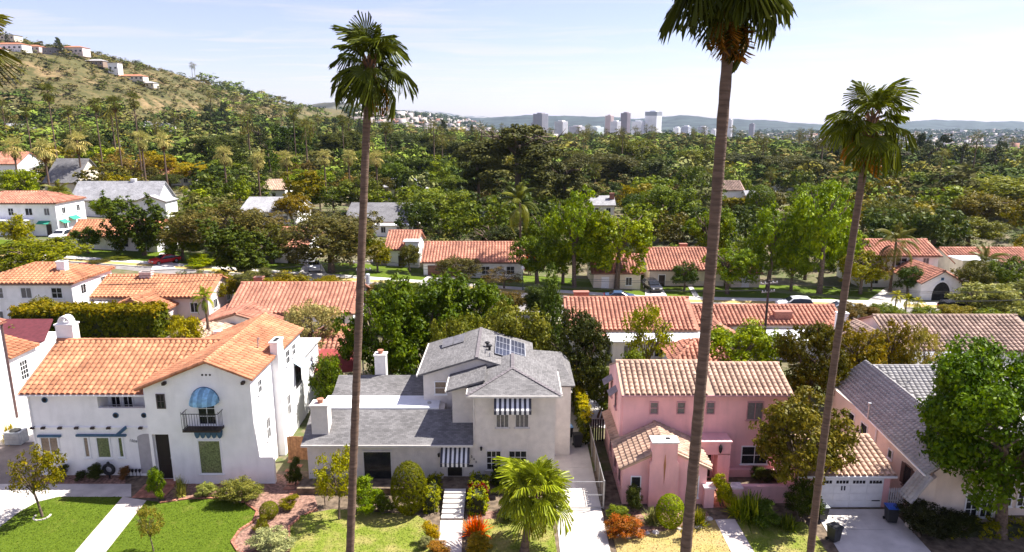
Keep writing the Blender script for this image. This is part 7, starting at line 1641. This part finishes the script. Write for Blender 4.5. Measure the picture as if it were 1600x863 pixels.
car_px('dark grey car beside the oak on the left drive', 446, 406, -1.4, paint('grey', (0.10, 0.10, 0.11)))
car_px('black car at the right on the far street', 1495, 492, -0.09, paint('black', (0.012, 0.012, 0.014)), True)
# drives across the street
for pts in (((236, 424), (275, 424), (262, 398), (250, 398)), ((1008, 466), (1042, 466), (1026, 440), (1008, 440)), ((458, 446), (520, 446), (500, 412), (478, 412)), ((640, 456), (700, 456), (735, 418), (690, 418)), ((1345, 480), (1410, 490), (1425, 452), (1390, 448)), ((1468, 480), (1484, 480), (1476, 462), (1470, 462)), ((1085, 468), (1094, 468), (1078, 445), (1072, 445))):
    q = [march(*p) for p in pts]; mb = MB()
    up = [Vector((v.x, v.y, v.z + 0.24)) for v in q]; mb.face(*up); mb.face(*[v - Vector((0, 0, 0.3)) for v in reversed(up)])
    for i in range(4): mb.face(up[i] - Vector((0, 0, 0.3)), up[(i+1) % 4] - Vector((0, 0, 0.3)), up[(i+1) % 4], up[i])
    mb.build('driveway', CONC_LIGHT)['kind'] = 'structure'

# ================================================================== the middle and far distance
def lod_tree(name, blobs, n, per, spread, size, seed, mat, h=0.4):
    c, d = blob_centres(blobs, n, seed, 0.55); V, Fc, t = leaf_cloud(c, d, per, spread, size, seed); mb = MB(); mb.tube([(0, 0, -0.04), (0, 0, h)], [0.035, 0.025], 6, cap=False)
    me = mesh_np(name, np.concatenate([V, np.array(mb.v)]), np.concatenate([Fc, np.array(mb.f) + len(V)]), mat, np.concatenate([t, np.full(len(mb.f), 0.5)])); me.materials.append(BARK)
    me.polygons.foreach_set('material_index', np.concatenate([np.zeros(len(Fc), np.int32), np.ones(len(mb.f), np.int32)])); me.update(); return me
LOD = {'round': [lod_tree('tree', rnd_blobs(s, 16, 0, 0.53, 0.40, 0.36, 0.10, 0.17), 240, 9, 0.06, 0.034, s, LEAF) for s in (401, 402, 403, 404)],
       'oak': [lod_tree('tree', rnd_blobs(s, 20, 0, 0.50, 0.44, 0.34, 0.08, 0.14), 260, 9, 0.05, 0.030, s, LEAF) for s in (411, 412)],
       'conifer': [lod_tree('tree', cone_blobs(s), 200, 9, 0.045, 0.03, s, NEEDLE, 0.7) for s in (421, 422)],
       'pine': [lod_tree('tree', pine_blobs(s), 320, 9, 0.05, 0.03, s, NEEDLE, 0.6) for s in (431, 432)]}
CLASSES = [('dark green', 'round', (0.055, 0.085, 0.028)), ('mid green', 'round', (0.095, 0.135, 0.035)), ('light green', 'round', (0.145, 0.20, 0.045)), ('olive', 'oak', (0.115, 0.115, 0.045)), ('brownish', 'oak', (0.14, 0.115, 0.055)), ('yellowish', 'round', (0.20, 0.19, 0.045)), ('grey-green', 'oak', (0.14, 0.155, 0.085))]
def screen_ok(X, Y, h, w):
    px, pt = proj(X, Y, gz(X, Y) + h); _, pb = proj(X, Y, gz(X, Y)); hw = w*F/(Y)/2
    for (a, b, t, bo, hy) in BOXES:
        if hy > 103 and Y < hy: m_, q_ = (a+b)/2, (b-a)*0.27; a, b = m_ - q_, m_ + q_
        if hy + 2 > Y and hy < 420 and px + hw*0.8 > a and px - hw*0.8 < b and pt < bo - 2 and pb > t: return False
    return True
def plan_ok(X, Y, rad, lim=1.0):
    for (x, y, hw, hd) in BOXES_PLAN:
        if abs(X-x) < hw + rad*0.6 and abs(Y-y) < hd + rad*0.6: return False
    for (x, y, r_) in TREES_PLAN:
        if (X-x)**2 + (Y-y)**2 < ((rad + r_)*0.55*lim)**2: return False
    return True
def near_street(X, Y): return -14 < Y - yk(X) < 13
def infill():
    rr = random.Random(99); n = 0; tries = 0; counts = {}
    while n < 235 and tries < 30000:
        tries += 1; px = rr.uniform(-60, 1660); Y = 112 * (310/112)**(rr.random()**0.9); w0 = (px-800)/F; X = w0*Y*1.0
        h = rr.uniform(6, 12); w = h*rr.uniform(1.0, 1.5)
        if near_street(X, Y) or not plan_ok(X, Y, w/2) or not screen_ok(X, Y, h, w): continue
        nm, kd, c = rr.choices(CLASSES, (4, 5, 5, 3.5, 1.2, 2.4, 2))[0]
        o = bpy.data.objects.new('tree', rr.choice(LOD[kd])); C.objects.link(o); o.location = (X, Y, gz(X, Y)); o.scale = (w, w, h); o.rotation_euler = (0, 0, rr.random()*6.28); k = rr.uniform(0.75, 1.25); o.color = (c[0]*k, c[1]*k, c[2]*k, 1)
        side = 'left of the tall palm' if px < 560 else 'between the tall palm and the thickest palm' if px < 1110 else 'right of the thickest palm'
        tag(o, '%s leafy tree among the %s yards %s' % (nm, 'nearer' if Y < 210 else 'farther', side), 'tree', '%s trees in the %s yards %s' % (nm, 'nearer' if Y < 210 else 'farther', side)); TREES_PLAN.append((X, Y, w/2)); n += 1
    # low shrubs in back gardens between the first two rows
    k = 0; tries = 0
    while k < 46 and tries < 6000:
        tries += 1; Y = rr.uniform(59, 86); px = rr.uniform(-20, 1620); X = (px-800)/F*Y*1.03; h = rr.uniform(1.2, 3.0); w = h*rr.uniform(0.9, 1.5)
        if near_street(X, Y) or not plan_ok(X, Y, w/2, 0.8) or not screen_ok(X, Y, h, w): continue
        nm, kd, c = rr.choice(CLASSES); side = 'behind the white house' if px < 500 else 'behind the grey house' if px < 900 else 'behind the pink house' if px < 1280 else 'behind the cottage'
        plant('shrub', '%s shrub in the back gardens %s' % (nm, side), 'shrub', X, Y, h, w, 'shrub', c, group='%s shrubs %s' % (nm, side), seed=k); k += 1
infill()
def street_side():
    rr = random.Random(17); ords = 'first second third fourth fifth sixth seventh eighth ninth tenth eleventh twelfth thirteenth fourteenth fifteenth sixteenth seventeenth eighteenth'.split(); k = 0
    for px in (300, 345, 395, 440, 480, 520, 575, 620, 660, 700, 760, 800, 850, 1345, 1390, 1450, 1505, 1560):
        X = (px-800)/F*92; Y = yk(X) - rr.uniform(11.5, 14.5); X = (px-800)/F*Y*1.03; nm, kd, c = rr.choice(CLASSES); h = rr.uniform(3.0, 5.2) + 0.5; w = h*rr.uniform(1.1, 1.6)
        plant('street_tree', '%s bushy tree this side of the back street, %s from the left' % (nm, ords[k]), 'tree', X, Y, h, w, rr.choice(('broad', 'round', 'dense')), c, group='bushy trees on the near side of the back street', seed=k); k += 1
    k = 0
    for px, nm, c, h in ((30, 'yellow-green', YG, 6), (140, 'dark green', DG, 5), (285, 'mid green', MG, 6), (425, 'olive', OL, 7), (560, 'mid green', MG, 7), (640, 'olive', OL, 5), (840, 'mid green', MG, 9), (880, 'light green', BG, 8), (1072, 'dark green', DG, 5), (1140, 'light green', BG, 8), (1240, 'light green', BG, 8), (1350, 'yellow-green', YG, 7), (1425, 'dark green', DG, 5), (1524, 'olive', OL, 6), (1580, 'mid green', MG, 7)):
        X = (px-800)/F*106*1.02; Y = yk(X) + rr.uniform(5, 10); X = (px-800)/F*Y*1.02; w = h*rr.uniform(0.9, 1.2)
        plant('garden_tree', '%s tree in the front yards across the street, %s from the left' % (nm, ords[k]), 'tree', X, Y, h, w, rr.choice(('tall', 'round')), c, group='trees in the front yards across the street', seed=50+k); k += 1
street_side()
def far_palms():
    rr = random.Random(5); n = 0
    lo = [palm_crown_mesh('tree', s, 18, 6, [fan_frond(q, 1.0, 0.9, d, 7) for q, d in ((1, 0.2), (2, 0.4), (3, 0.7), (4, 1.0))]) for s in (501, 502)]
    tubes = MB(); tubes.tube([(0, 0, -1.0), (0, 0, 0)], [0.034, 0.022], 5, cap=False)
    mes = []
    for a, b in lo:
        va = np.zeros(len(a.vertices)*3); a.vertices.foreach_get('co', va); fa = np.zeros(len(a.loops), np.int32); a.loops.foreach_get('vertex_index', fa); V = va.reshape(-1, 3)*np.array((0.13, 0.13, 0.13)); tt = np.array(tubes.v)*np.array((0.6, 0.6, 1))
        me = mesh_np('fan_palm', np.concatenate([V, tt]), np.concatenate([fa.reshape(-1, 4), np.array(tubes.f) + len(V)]), FROND, np.concatenate([rng.random(len(fa)//4), np.full(len(tubes.f), 0.5)])); me.materials.append(PALMBARK); me.polygons.foreach_set('material_index', np.concatenate([np.zeros(len(fa)//4, np.int32), np.ones(len(tubes.f), np.int32)])); me.update(); mes.append(me)
    while n < 130:
        px = rr.uniform(-20, 1640); Y = rr.uniform(240, 900); X = (px-800)/F*Y; h = rr.uniform(14, 21)
        if px < 300 and Y > 420: continue
        if not plan_ok(X, Y, 1.5, 0.4): continue
        o = bpy.data.objects.new('fan_palm', rr.choice(mes)); C.objects.link(o); o.location = (X, Y, gz(X, Y) + h); o.scale = (h*0.8, h*0.8, h); o.rotation_euler = (0, 0, rr.random()*6.28); k = rr.uniform(0.8, 1.3); o.color = (0.135*k, 0.14*k, 0.06*k, 1)
        z = 'left of the tall palm' if px < 560 else 'in the middle below the towers' if px < 1110 else 'on the right'
        tag(o, 'distant fan palm poking out of the tree belt %s' % z, 'palm', 'distant fan palms %s' % z); n += 1
far_palms()
def forestmat():
    m, n, l, b = nodes_of('far_foliage'); at = n.new('ShaderNodeAttribute'); at.attribute_name = 'leafcol'; bl = n.new('ShaderNodeVectorMath'); bl.operation = 'MULTIPLY'; bl.inputs[1].default_value = (0.98, 0.92, 0.58); l.new(at.outputs['Color'], bl.inputs[0]); l.new(bl.outputs[0], b.inputs['Base Color']); b.inputs['Roughness'].default_value = 0.9; b.inputs['Specular IOR Level'].default_value = 0.05; return m
FOREST = forestmat()
def scatter_mass(name, label, cat, pts, hs, ws, cols, n, per, spread, size, seed, unit=None):
    """one mass of many far plants: leaf clumps per plant, coloured plant by plant"""
    units = unit or [leaf_cloud(*blob_centres(rnd_blobs(seed+i, 10, 0, 0.5, 0.38, 0.36, 0.10, 0.18), n, seed+i, 0.6), per, spread, size, seed+i, rough=0.25, outw=1.0) for i in range(6)]
    VV = []; CC = []; nf = 0; r = np.random.default_rng(seed)
    for i, (p, h, w, c) in enumerate(zip(pts, hs, ws, cols)):
        V, Fc, t = units[i % len(units)]; a = r.random()*6.28; ca, sa = math.cos(a), math.sin(a)
        VV.append((np.stack([(V[:, 0]*ca - V[:, 1]*sa)*w, (V[:, 0]*sa + V[:, 1]*ca)*w, V[:, 2]*h], 1) + np.array(p)).astype(np.float32)); CC.append(np.array(c)[None]*(0.74 + 0.56*t[:, None]))
    V = np.concatenate(VV); Fc = np.arange(len(V)).reshape(-1, 4); me = mesh_np(name, V, Fc, FOREST); a = me.attributes.new('leafcol', 'FLOAT_COLOR', 'FACE'); cc = np.concatenate(CC); a.data.foreach_set('color', np.concatenate([cc, np.ones((len(cc), 1))], 1).astype(np.float32).ravel())
    o = link(name, me); tag(o, label, cat, kind='stuff'); return o
def forest():
    r = np.random.default_rng(77); P = []; H = []; W = []; K = []
    base = np.array([c for _, _, c in CLASSES]); pr = np.array((6, 6, 3.2, 4, 1.6, 1.5, 2)); pr = pr/pr.sum()
    while len(P) < 3500:
        px = r.uniform(-60, 1660); Y = 175*(1250/175)**(r.random()**0.70); X = (px-800)/F*Y
        g = gz(X, Y)
        if px < 330 and Y > 400 and g > 30 + 8*r.random(): continue
        if px > 1230 and Y > 480 and r.random() < 0.72: continue
        h = r.uniform(6.5, 16); w = h*r.uniform(1.0, 1.7) if Y < 430 else h*r.uniform(1.2, 2.0)
        if Y < 430 and (not plan_ok(X, Y, w/2, 0.9) or not screen_ok(X, Y, h, w)): continue
        P.append((X, Y, g)); H.append(h); W.append(w); K.append(base[r.choice(len(base), p=pr)]*r.uniform(0.55, 1.6))
    nr = [i for i in range(len(P)) if P[i][1] < 430]; fr = [i for i in range(len(P)) if P[i][1] >= 430]; S = lambda L, q: [L[i] for i in q]
    scatter_mass('woodland', 'nearer belt of mixed green trees behind the yards', 'trees', S(P, nr), S(H, nr), S(W, nr), S(K, nr), 42, 6, 0.11, 0.05, 600)
    scatter_mass('woodland', 'farther belt of mixed green trees reaching to the foot of the city', 'trees', S(P, fr), S(H, fr), S(W, fr), S(K, fr), 24, 5, 0.13, 0.07, 605)
    P2_ = []; H2 = []; W2 = []; K2 = []
    while len(P2_) < 1700:
        px = r.uniform(-60, 1660); Y = 111*(340/111)**(r.random()**0.8); X = (px-800)/F*Y; h = r.uniform(1.2, 4.2); w = h*r.uniform(1.0, 1.8)
        if near_street(X, Y) or not screen_ok(X, Y, h, w): continue
        if any(abs(X-x) < hw + 0.5 and abs(Y-y) < hd + 0.5 for (x, y, hw, hd) in BOXES_PLAN): continue
        P2_.append((X, Y, gz(X, Y) - 0.2)); H2.append(h); W2.append(w); K2.append(base[r.choice(len(base), p=pr)]*r.uniform(0.8, 1.35))
    scatter_mass('undergrowth', 'shrubs and garden growth filling the yards across the street', 'shrubbery', P2_, H2, W2, K2, 30, 8, 0.14, 0.045, 620)
    # pointed conifers standing out of the belt
    rr = random.Random(8)
    for i in range(70):
        px = rr.choice((rr.uniform(300, 620), rr.uniform(1250, 1620), rr.uniform(-20, 1620))); Y = rr.uniform(260, 760); X = (px-800)/F*Y; h = rr.uniform(13, 21); kd = rr.choice(('conifer', 'conifer', 'conifer', 'pine'))
        if not plan_ok(X, Y, 2, 0.4) or not screen_ok(X, Y, h, h*0.45): continue
        o = bpy.data.objects.new('conifer_tree', rr.choice(LOD[kd])); C.objects.link(o); o.location = (X, Y, gz(X, Y)); w = h*rr.uniform(0.4, 0.6); o.scale = (w, w, h); o.rotation_euler = (0, 0, rr.random()*6.28); k = rr.uniform(0.8, 1.2); o.color = (0.045*k, 0.06*k, 0.028*k, 1)
        z = 'left of the tall palm' if px < 560 else 'in the middle below the towers' if px < 1110 else 'on the right'
        tag(o, 'distant dark %s standing above the tree belt %s' % ('pointed conifer' if kd == 'conifer' else 'flat-topped pine', z), 'tree', 'distant dark %ss %s' % ('conifer' if kd == 'conifer' else 'pine', z))
    # scrub on the hill
    P = []; H = []; W = []; K = []
    while len(P) < 5600:
        X = r.uniform(-640, -120); Y = 400 + 520*r.random()**1.3; g = gz(X, Y)
        if g < 22: continue
        h = r.uniform(1.0, 2.6) if r.random() < 0.7 else r.uniform(2.5, 6.5); P.append((X, Y, g - 0.3)); H.append(h); W.append(h*r.uniform(1.4, 2.8)); K.append(np.array(((0.10, 0.11, 0.04), (0.14, 0.13, 0.06), (0.17, 0.14, 0.07), (0.07, 0.085, 0.03))[r.integers(4)])*r.uniform(0.8, 1.2))
    scatter_mass('hillside_scrub', 'dry olive scrub dotted over the hill at the left', 'scrub', P, H, W, K, 14, 4, 0.16, 0.10, 640)
forest()
def hill_house(label, px, py, w, h, d, wm, rm, roof='hip', Y=None):
    p = march(px, py) if Y is None else Vector((atY(px, py, Y).x, Y, gz(atY(px, py, Y).x, Y))); r = thing('house', label, 'house', (p.x, p.y, p.z - 0.8), 0, 'houses on the hillside', local=True)
    house_vol(r, -w/2, w/2, 0, d, 0, h + 0.8, roof, 1.6 if roof != 'flat' else 0, wm, rm, None, 0.5)
    for i in range(max(2, int(w/4))): window(r, (-w/2 + w*(i+0.5)/max(2, int(w/4)), 0, h*0.55 + 0.8), FRONT, 1.8, 1.5, nx=2)
RF_R = shinglemat('hill_red_roof', (0.42, 0.17, 0.10), 0.15); RF_G = shinglemat('hill_grey_roof', (0.36, 0.35, 0.35), 0.15)
for lab, px, Y, w, h, d, wm, rm, rf in (('flat-roofed house on the summit of the hill at the left edge', 22, 668, 26, 5, 12, CREAM, RF_G, 'flat'), ('white house just below the hilltop', 30, 606, 26, 6, 12, W_STUCCO, RF_R, 'hip'), ('house with a red roof right of the white hilltop house', 62, 640, 20, 5, 10, PINKISH, RF_R, 'hip'),
        ('dark terraced house on the hill crest', 92, 645, 26, 7, 12, plain('dark_wall', (0.20, 0.20, 0.22), 0.8), RF_G, 'flat'), ('house with a red roof at the lower end of the hilltop group', 128, 648, 20, 7, 12, PINKISH, RF_R, 'hip'), ('tall narrow white house farther down the crest', 188, 650, 9, 10, 8, W_STUCCO, RF_G, 'flat'), ('long low tan house on the lower crest', 212, 650, 24, 4, 10, CREAM, RF_R, 'hip'), ('low house with a pale roof on the lower crest end', 234, 652, 16, 4, 10, CREAM, RF_G, 'hip'),
        ('small pale house on the crest between the dark and the red-roofed one', 110, 652, 14, 5, 9, CREAM, RF_G, 'hip'), ('brown-walled house on the crest left of the tall narrow white one', 160, 650, 16, 5, 9, plain('brown_wall', (0.30, 0.22, 0.17), 0.9), RF_G, 'hip'), ('low white house below the crest at the left edge', 4, 590, 18, 5, 9, W_STUCCO, RF_R, 'hip'), ('white villa at the foot of the bare slope, left edge', 6, 430, 22, 5, 9, W_STUCCO, RF_G, 'hip'), ('long white villa at the foot of the bare slope', 36, 425, 20, 5, 9, W_STUCCO, RF_G, 'hip'), ('white villa right of the tall palm on the slope foot', 92, 430, 14, 4, 8, W_STUCCO, RF_G, 'flat'), ('pale house half way up the left side among trees', 8, 330, 16, 5, 8, W_STUCCO, RF_G, 'gx'), ('white house with a grey roof in the left trees', 46, 320, 12, 5, 8, W_STUCCO, RF_G, 'gx'), ('white house with a grey gable among the left palms', 104, 300, 14, 6, 8, W_STUCCO, RF_G, 'gx'), ('grey-roofed house below the slender palms', 148, 305, 16, 6, 8, W_STUCCO, RF_G, 'gx')):
    hill_house(lab, px, 0 if False else 200, w, h, d, wm, rm, rf, Y=Y)

def city():
    def tower(label, p0, p1, top, Y, c1, c2, cap=None, floors=14):
        a, b = atY(p0, top, Y), atY(p1, top, Y); g = gz(a.x, Y) - 2; W = (b.x - a.x)/1.39; D = W; r = thing('office_tower', label, 'building', ((a.x+b.x)/2, Y, g), 0.95, local=True); H = a.z - g
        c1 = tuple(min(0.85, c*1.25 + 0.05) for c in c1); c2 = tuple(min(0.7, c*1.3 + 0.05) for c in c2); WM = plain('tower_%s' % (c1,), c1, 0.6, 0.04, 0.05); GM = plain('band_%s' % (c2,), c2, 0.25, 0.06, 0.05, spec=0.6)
        m = MB(); m.box(-W/2, W/2, 0, D, 0, H); m.build('body', WM, r); n = max(4, int(H/4.2))
        for i in range(n):
            z = H*(i+0.35)/n; k = MB(); k.box(-W/2+W*0.05, W/2-W*0.05, -0.5, 0.6, z, z + H/n*0.45); k.box(-W/2-0.5, -W/2+0.6, D*0.06, D*0.94, z, z + H/n*0.45); k.build('window_band', GM, r)
        k = MB(); k.box(-W*0.3, W*0.3, D*0.2, D*0.7, H, H + 4); k.build('roof_plant', WM, r)
        if cap: k = MB(); k.box(-W/2-0.6, W/2+0.6, -0.6, D+0.6, H*0.88, H + 0.4); k.build('crown_band', plain('cap_%s' % (cap,), cap, 0.5), r)
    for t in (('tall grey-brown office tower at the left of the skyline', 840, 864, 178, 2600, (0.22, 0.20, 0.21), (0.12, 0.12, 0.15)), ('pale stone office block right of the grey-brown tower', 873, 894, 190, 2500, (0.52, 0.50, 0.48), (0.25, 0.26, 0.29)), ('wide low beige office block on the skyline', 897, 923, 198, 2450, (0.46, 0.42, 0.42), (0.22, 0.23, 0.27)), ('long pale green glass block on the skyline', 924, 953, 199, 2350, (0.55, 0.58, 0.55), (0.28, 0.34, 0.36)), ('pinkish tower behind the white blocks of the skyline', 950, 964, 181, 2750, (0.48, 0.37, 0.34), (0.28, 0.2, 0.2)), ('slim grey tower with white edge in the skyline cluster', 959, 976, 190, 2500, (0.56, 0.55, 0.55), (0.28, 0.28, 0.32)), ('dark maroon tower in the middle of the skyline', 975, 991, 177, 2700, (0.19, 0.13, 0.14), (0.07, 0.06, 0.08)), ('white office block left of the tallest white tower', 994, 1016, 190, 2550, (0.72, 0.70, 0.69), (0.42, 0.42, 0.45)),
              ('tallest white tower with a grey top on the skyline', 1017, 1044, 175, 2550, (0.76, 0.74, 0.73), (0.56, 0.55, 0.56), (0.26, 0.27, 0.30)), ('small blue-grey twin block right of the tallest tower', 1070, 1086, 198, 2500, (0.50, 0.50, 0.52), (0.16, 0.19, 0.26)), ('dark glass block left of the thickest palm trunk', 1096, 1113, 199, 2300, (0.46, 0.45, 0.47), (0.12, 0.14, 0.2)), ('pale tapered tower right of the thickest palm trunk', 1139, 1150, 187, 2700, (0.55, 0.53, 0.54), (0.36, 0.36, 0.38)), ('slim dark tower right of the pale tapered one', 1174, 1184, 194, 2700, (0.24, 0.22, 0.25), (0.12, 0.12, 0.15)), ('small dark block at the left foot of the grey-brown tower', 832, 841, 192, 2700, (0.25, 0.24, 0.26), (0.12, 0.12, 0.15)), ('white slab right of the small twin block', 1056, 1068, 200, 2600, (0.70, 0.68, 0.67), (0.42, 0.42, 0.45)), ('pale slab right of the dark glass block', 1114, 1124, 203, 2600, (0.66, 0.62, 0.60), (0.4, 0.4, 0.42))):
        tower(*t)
    # the low city: roofs and trees too far to tell apart
    r = np.random.default_rng(31); n = 5200; px = r.uniform(560, 1680, n); Y = 1150*(5600/1150)**(r.random(n)**0.9); X = (px-800)/F*Y; g = ground(X, Y); w = r.uniform(7, 26, n)*np.sqrt(Y/1500); d = w*r.uniform(0.5, 1.0, n); h = r.uniform(4, 9, n)*np.where(r.random(n) < 0.06, 2.5, 1)
    V = np.zeros((n, 8, 3)); k = 0
    for dz in (0, 1):
        for sx, sy in ((-1, -1), (1, -1), (1, 1), (-1, 1)): V[:, k] = np.stack([X + sx*w/2, Y + sy*d/2, g + dz*h], 1); k += 1
    Fc = (np.array(((4, 5, 6, 7), (0, 1, 5, 4), (1, 2, 6, 5), (3, 0, 4, 7)))[None] + (np.arange(n)*8)[:, None, None]).reshape(-1, 4)
    pal = np.array(((0.62, 0.58, 0.55), (0.70, 0.67, 0.65), (0.42, 0.38, 0.37), (0.45, 0.24, 0.18), (0.30, 0.29, 0.31), (0.55, 0.45, 0.40))); c = pal[r.choice(6, n, p=(0.25, 0.2, 0.2, 0.1, 0.15, 0.1))]
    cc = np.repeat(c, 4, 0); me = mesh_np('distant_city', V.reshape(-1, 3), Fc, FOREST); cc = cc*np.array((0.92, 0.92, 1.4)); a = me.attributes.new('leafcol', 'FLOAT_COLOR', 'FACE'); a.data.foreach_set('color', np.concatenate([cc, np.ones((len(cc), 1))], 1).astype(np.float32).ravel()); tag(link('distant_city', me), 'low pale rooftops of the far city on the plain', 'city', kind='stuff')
    m = 5200; px = r.uniform(540, 1690, m); Y = 1050*(5600/1050)**(r.random(m)**0.8); X = (px-800)/F*Y; g = ground(X, Y); H = r.uniform(8, 16, m)*np.sqrt(Y/1200); col = [np.array((0.055, 0.075, 0.035))*r.uniform(0.7, 1.4) for _ in range(m)]
    scatter_mass('city_trees', 'dark treetops scattered through the far city plain', 'trees', np.stack([X, Y, g], 1), H, H*r.uniform(0.9, 1.8, m), col, 7, 4, 0.2, 0.16, 660)
city()
def hills():
    def rng_(name, label, Y, pts, depth, col, seed, base=-56.0):
        pxs_ = np.linspace(pts[0][0], pts[-1][0], 240); top = np.interp(pxs_, [p[0] for p in pts], [p[1] for p in pts]); r = np.random.default_rng(seed)
        def fbm(x, s, n=6):
            o = np.zeros_like(x)
            for i in range(n): o += np.sin(x*s*2.03**i + r.random()*6.28)*0.55**i
            return o
        top = top + fbm(pxs_, 0.05)*0.8; rows = 9; V = []
        for k in range(rows):
            t = k/(rows-1); y = Y - depth*(1 - t); zt = np.array([atY(p, q, Y).z for p, q in zip(pxs_, top)]); x = np.array([atY(p, q, Y).x for p, q in zip(pxs_, top)])
            rel = (zt - base); f = t**1.15; z = base + rel*f*(1 + 0.10*fbm(pxs_*1.0 + 40*t, 0.09)*(1 - t)); V.append(np.stack([x*(y/Y), np.full_like(x, y), z], 1))
        V.append(np.stack([x*1.05, np.full_like(x, Y + depth*0.6), np.full_like(x, base)], 1)); n = 240; R_ = rows + 1; i, j = np.meshgrid(np.arange(R_-1), np.arange(n-1), indexing='ij'); a = (i*n + j).ravel()
        m = plain('range_' + name + str(seed), col, 0.95, 0.5, 0.008, 0.0); o = link('hills', mesh_np('hills', np.concatenate(V), np.stack([a, a+1, a+n+1, a+n], -1), m, smooth=True)); o['kind'] = 'structure'
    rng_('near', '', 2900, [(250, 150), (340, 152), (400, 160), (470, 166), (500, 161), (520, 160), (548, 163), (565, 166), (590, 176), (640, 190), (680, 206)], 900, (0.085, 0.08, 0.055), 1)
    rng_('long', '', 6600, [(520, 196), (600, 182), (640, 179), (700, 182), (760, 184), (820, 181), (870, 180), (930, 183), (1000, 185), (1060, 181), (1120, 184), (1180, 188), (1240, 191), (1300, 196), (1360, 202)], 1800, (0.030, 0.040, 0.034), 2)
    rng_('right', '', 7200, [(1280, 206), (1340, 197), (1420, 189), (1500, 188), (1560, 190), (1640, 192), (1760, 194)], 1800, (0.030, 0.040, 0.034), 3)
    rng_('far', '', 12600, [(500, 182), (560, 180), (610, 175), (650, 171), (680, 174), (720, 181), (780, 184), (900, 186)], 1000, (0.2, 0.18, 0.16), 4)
hills()

def haze():
    m = bpy.data.materials.new('haze_air'); m.use_nodes = True; n, l = m.node_tree.nodes, m.node_tree.links; n.clear(); out = n.new('ShaderNodeOutputMaterial'); v = n.new('ShaderNodeVolumePrincipled')
    v.inputs['Color'].default_value = (0.60, 0.78, 1.0, 1); v.inputs['Density'].default_value = 3.4e-5; v.inputs['Anisotropy'].default_value = 0.2; l.new(v.outputs[0], out.inputs['Volume'])
    mb = MB(); mb.box(-17500, 17500, -400, 15500, -60, 420); o = mb.build('haze', m); tag(o, 'thin pale haze over the far plain', 'haze', kind='stuff')
haze()

def tufts():
    r = np.random.default_rng(3)
    for label, poly, mat, dens in (('short green blades of the left lawn', lawnA, LAWN, 150), ('short green blades of the curved lawn', lawnB, LAWN, 150), ('yellowing blades of the grey house lawn', lawnC, LAWN_Y, 130), ('yellowing blades of the small lawn by the short palm', lawnD, LAWN_Y, 130), ('dry blades of the pink house lawn', lawnE, LAWN_DRY, 110), ('yellowing blades of the lawn left of the garage drive', lawnF, LAWN_Y, 120)):
        P = np.array(poly); lo, hi = P.min(0), P.max(0); lo[1] = max(lo[1], 36.0); lo[0] = max(lo[0], -40); n = int((hi[0]-lo[0])*(hi[1]-lo[1])*dens); q = lo + r.random((n, 2))*(hi - lo); ins = np.zeros(n, bool); k = len(P)
        for i in range(k):
            a, b = P[i], P[(i+1) % k]; c = ((a[1] > q[:, 1]) != (b[1] > q[:, 1])) & (q[:, 0] < (b[0]-a[0])*(q[:, 1]-a[1])/(b[1]-a[1] + 1e-9) + a[0]); ins ^= c
        q = q[ins]; n = len(q); q = q + r.normal(size=q.shape)*0.05; an = r.random(n)*6.28; w = r.uniform(0.02, 0.05, n); h = r.uniform(0.012, 0.035, n); d = np.stack([np.cos(an), np.sin(an)], 1)*w[:, None]; t = r.normal(size=(n, 2))*0.025
        V = np.zeros((n, 4, 3)); V[:, 0, :2] = q - d; V[:, 1, :2] = q + d; V[:, 2, :2] = q + d*0.5 + t; V[:, 3, :2] = q - d*0.5 + t; V[:, :2, 2] = 0.03; V[:, 2:, 2] = 0.03 + h[:, None]
        tag(link('grass', mesh_np('grass', V.reshape(-1, 3), np.arange(n*4).reshape(-1, 4), mat)), label, 'grass', kind='stuff')
tufts()
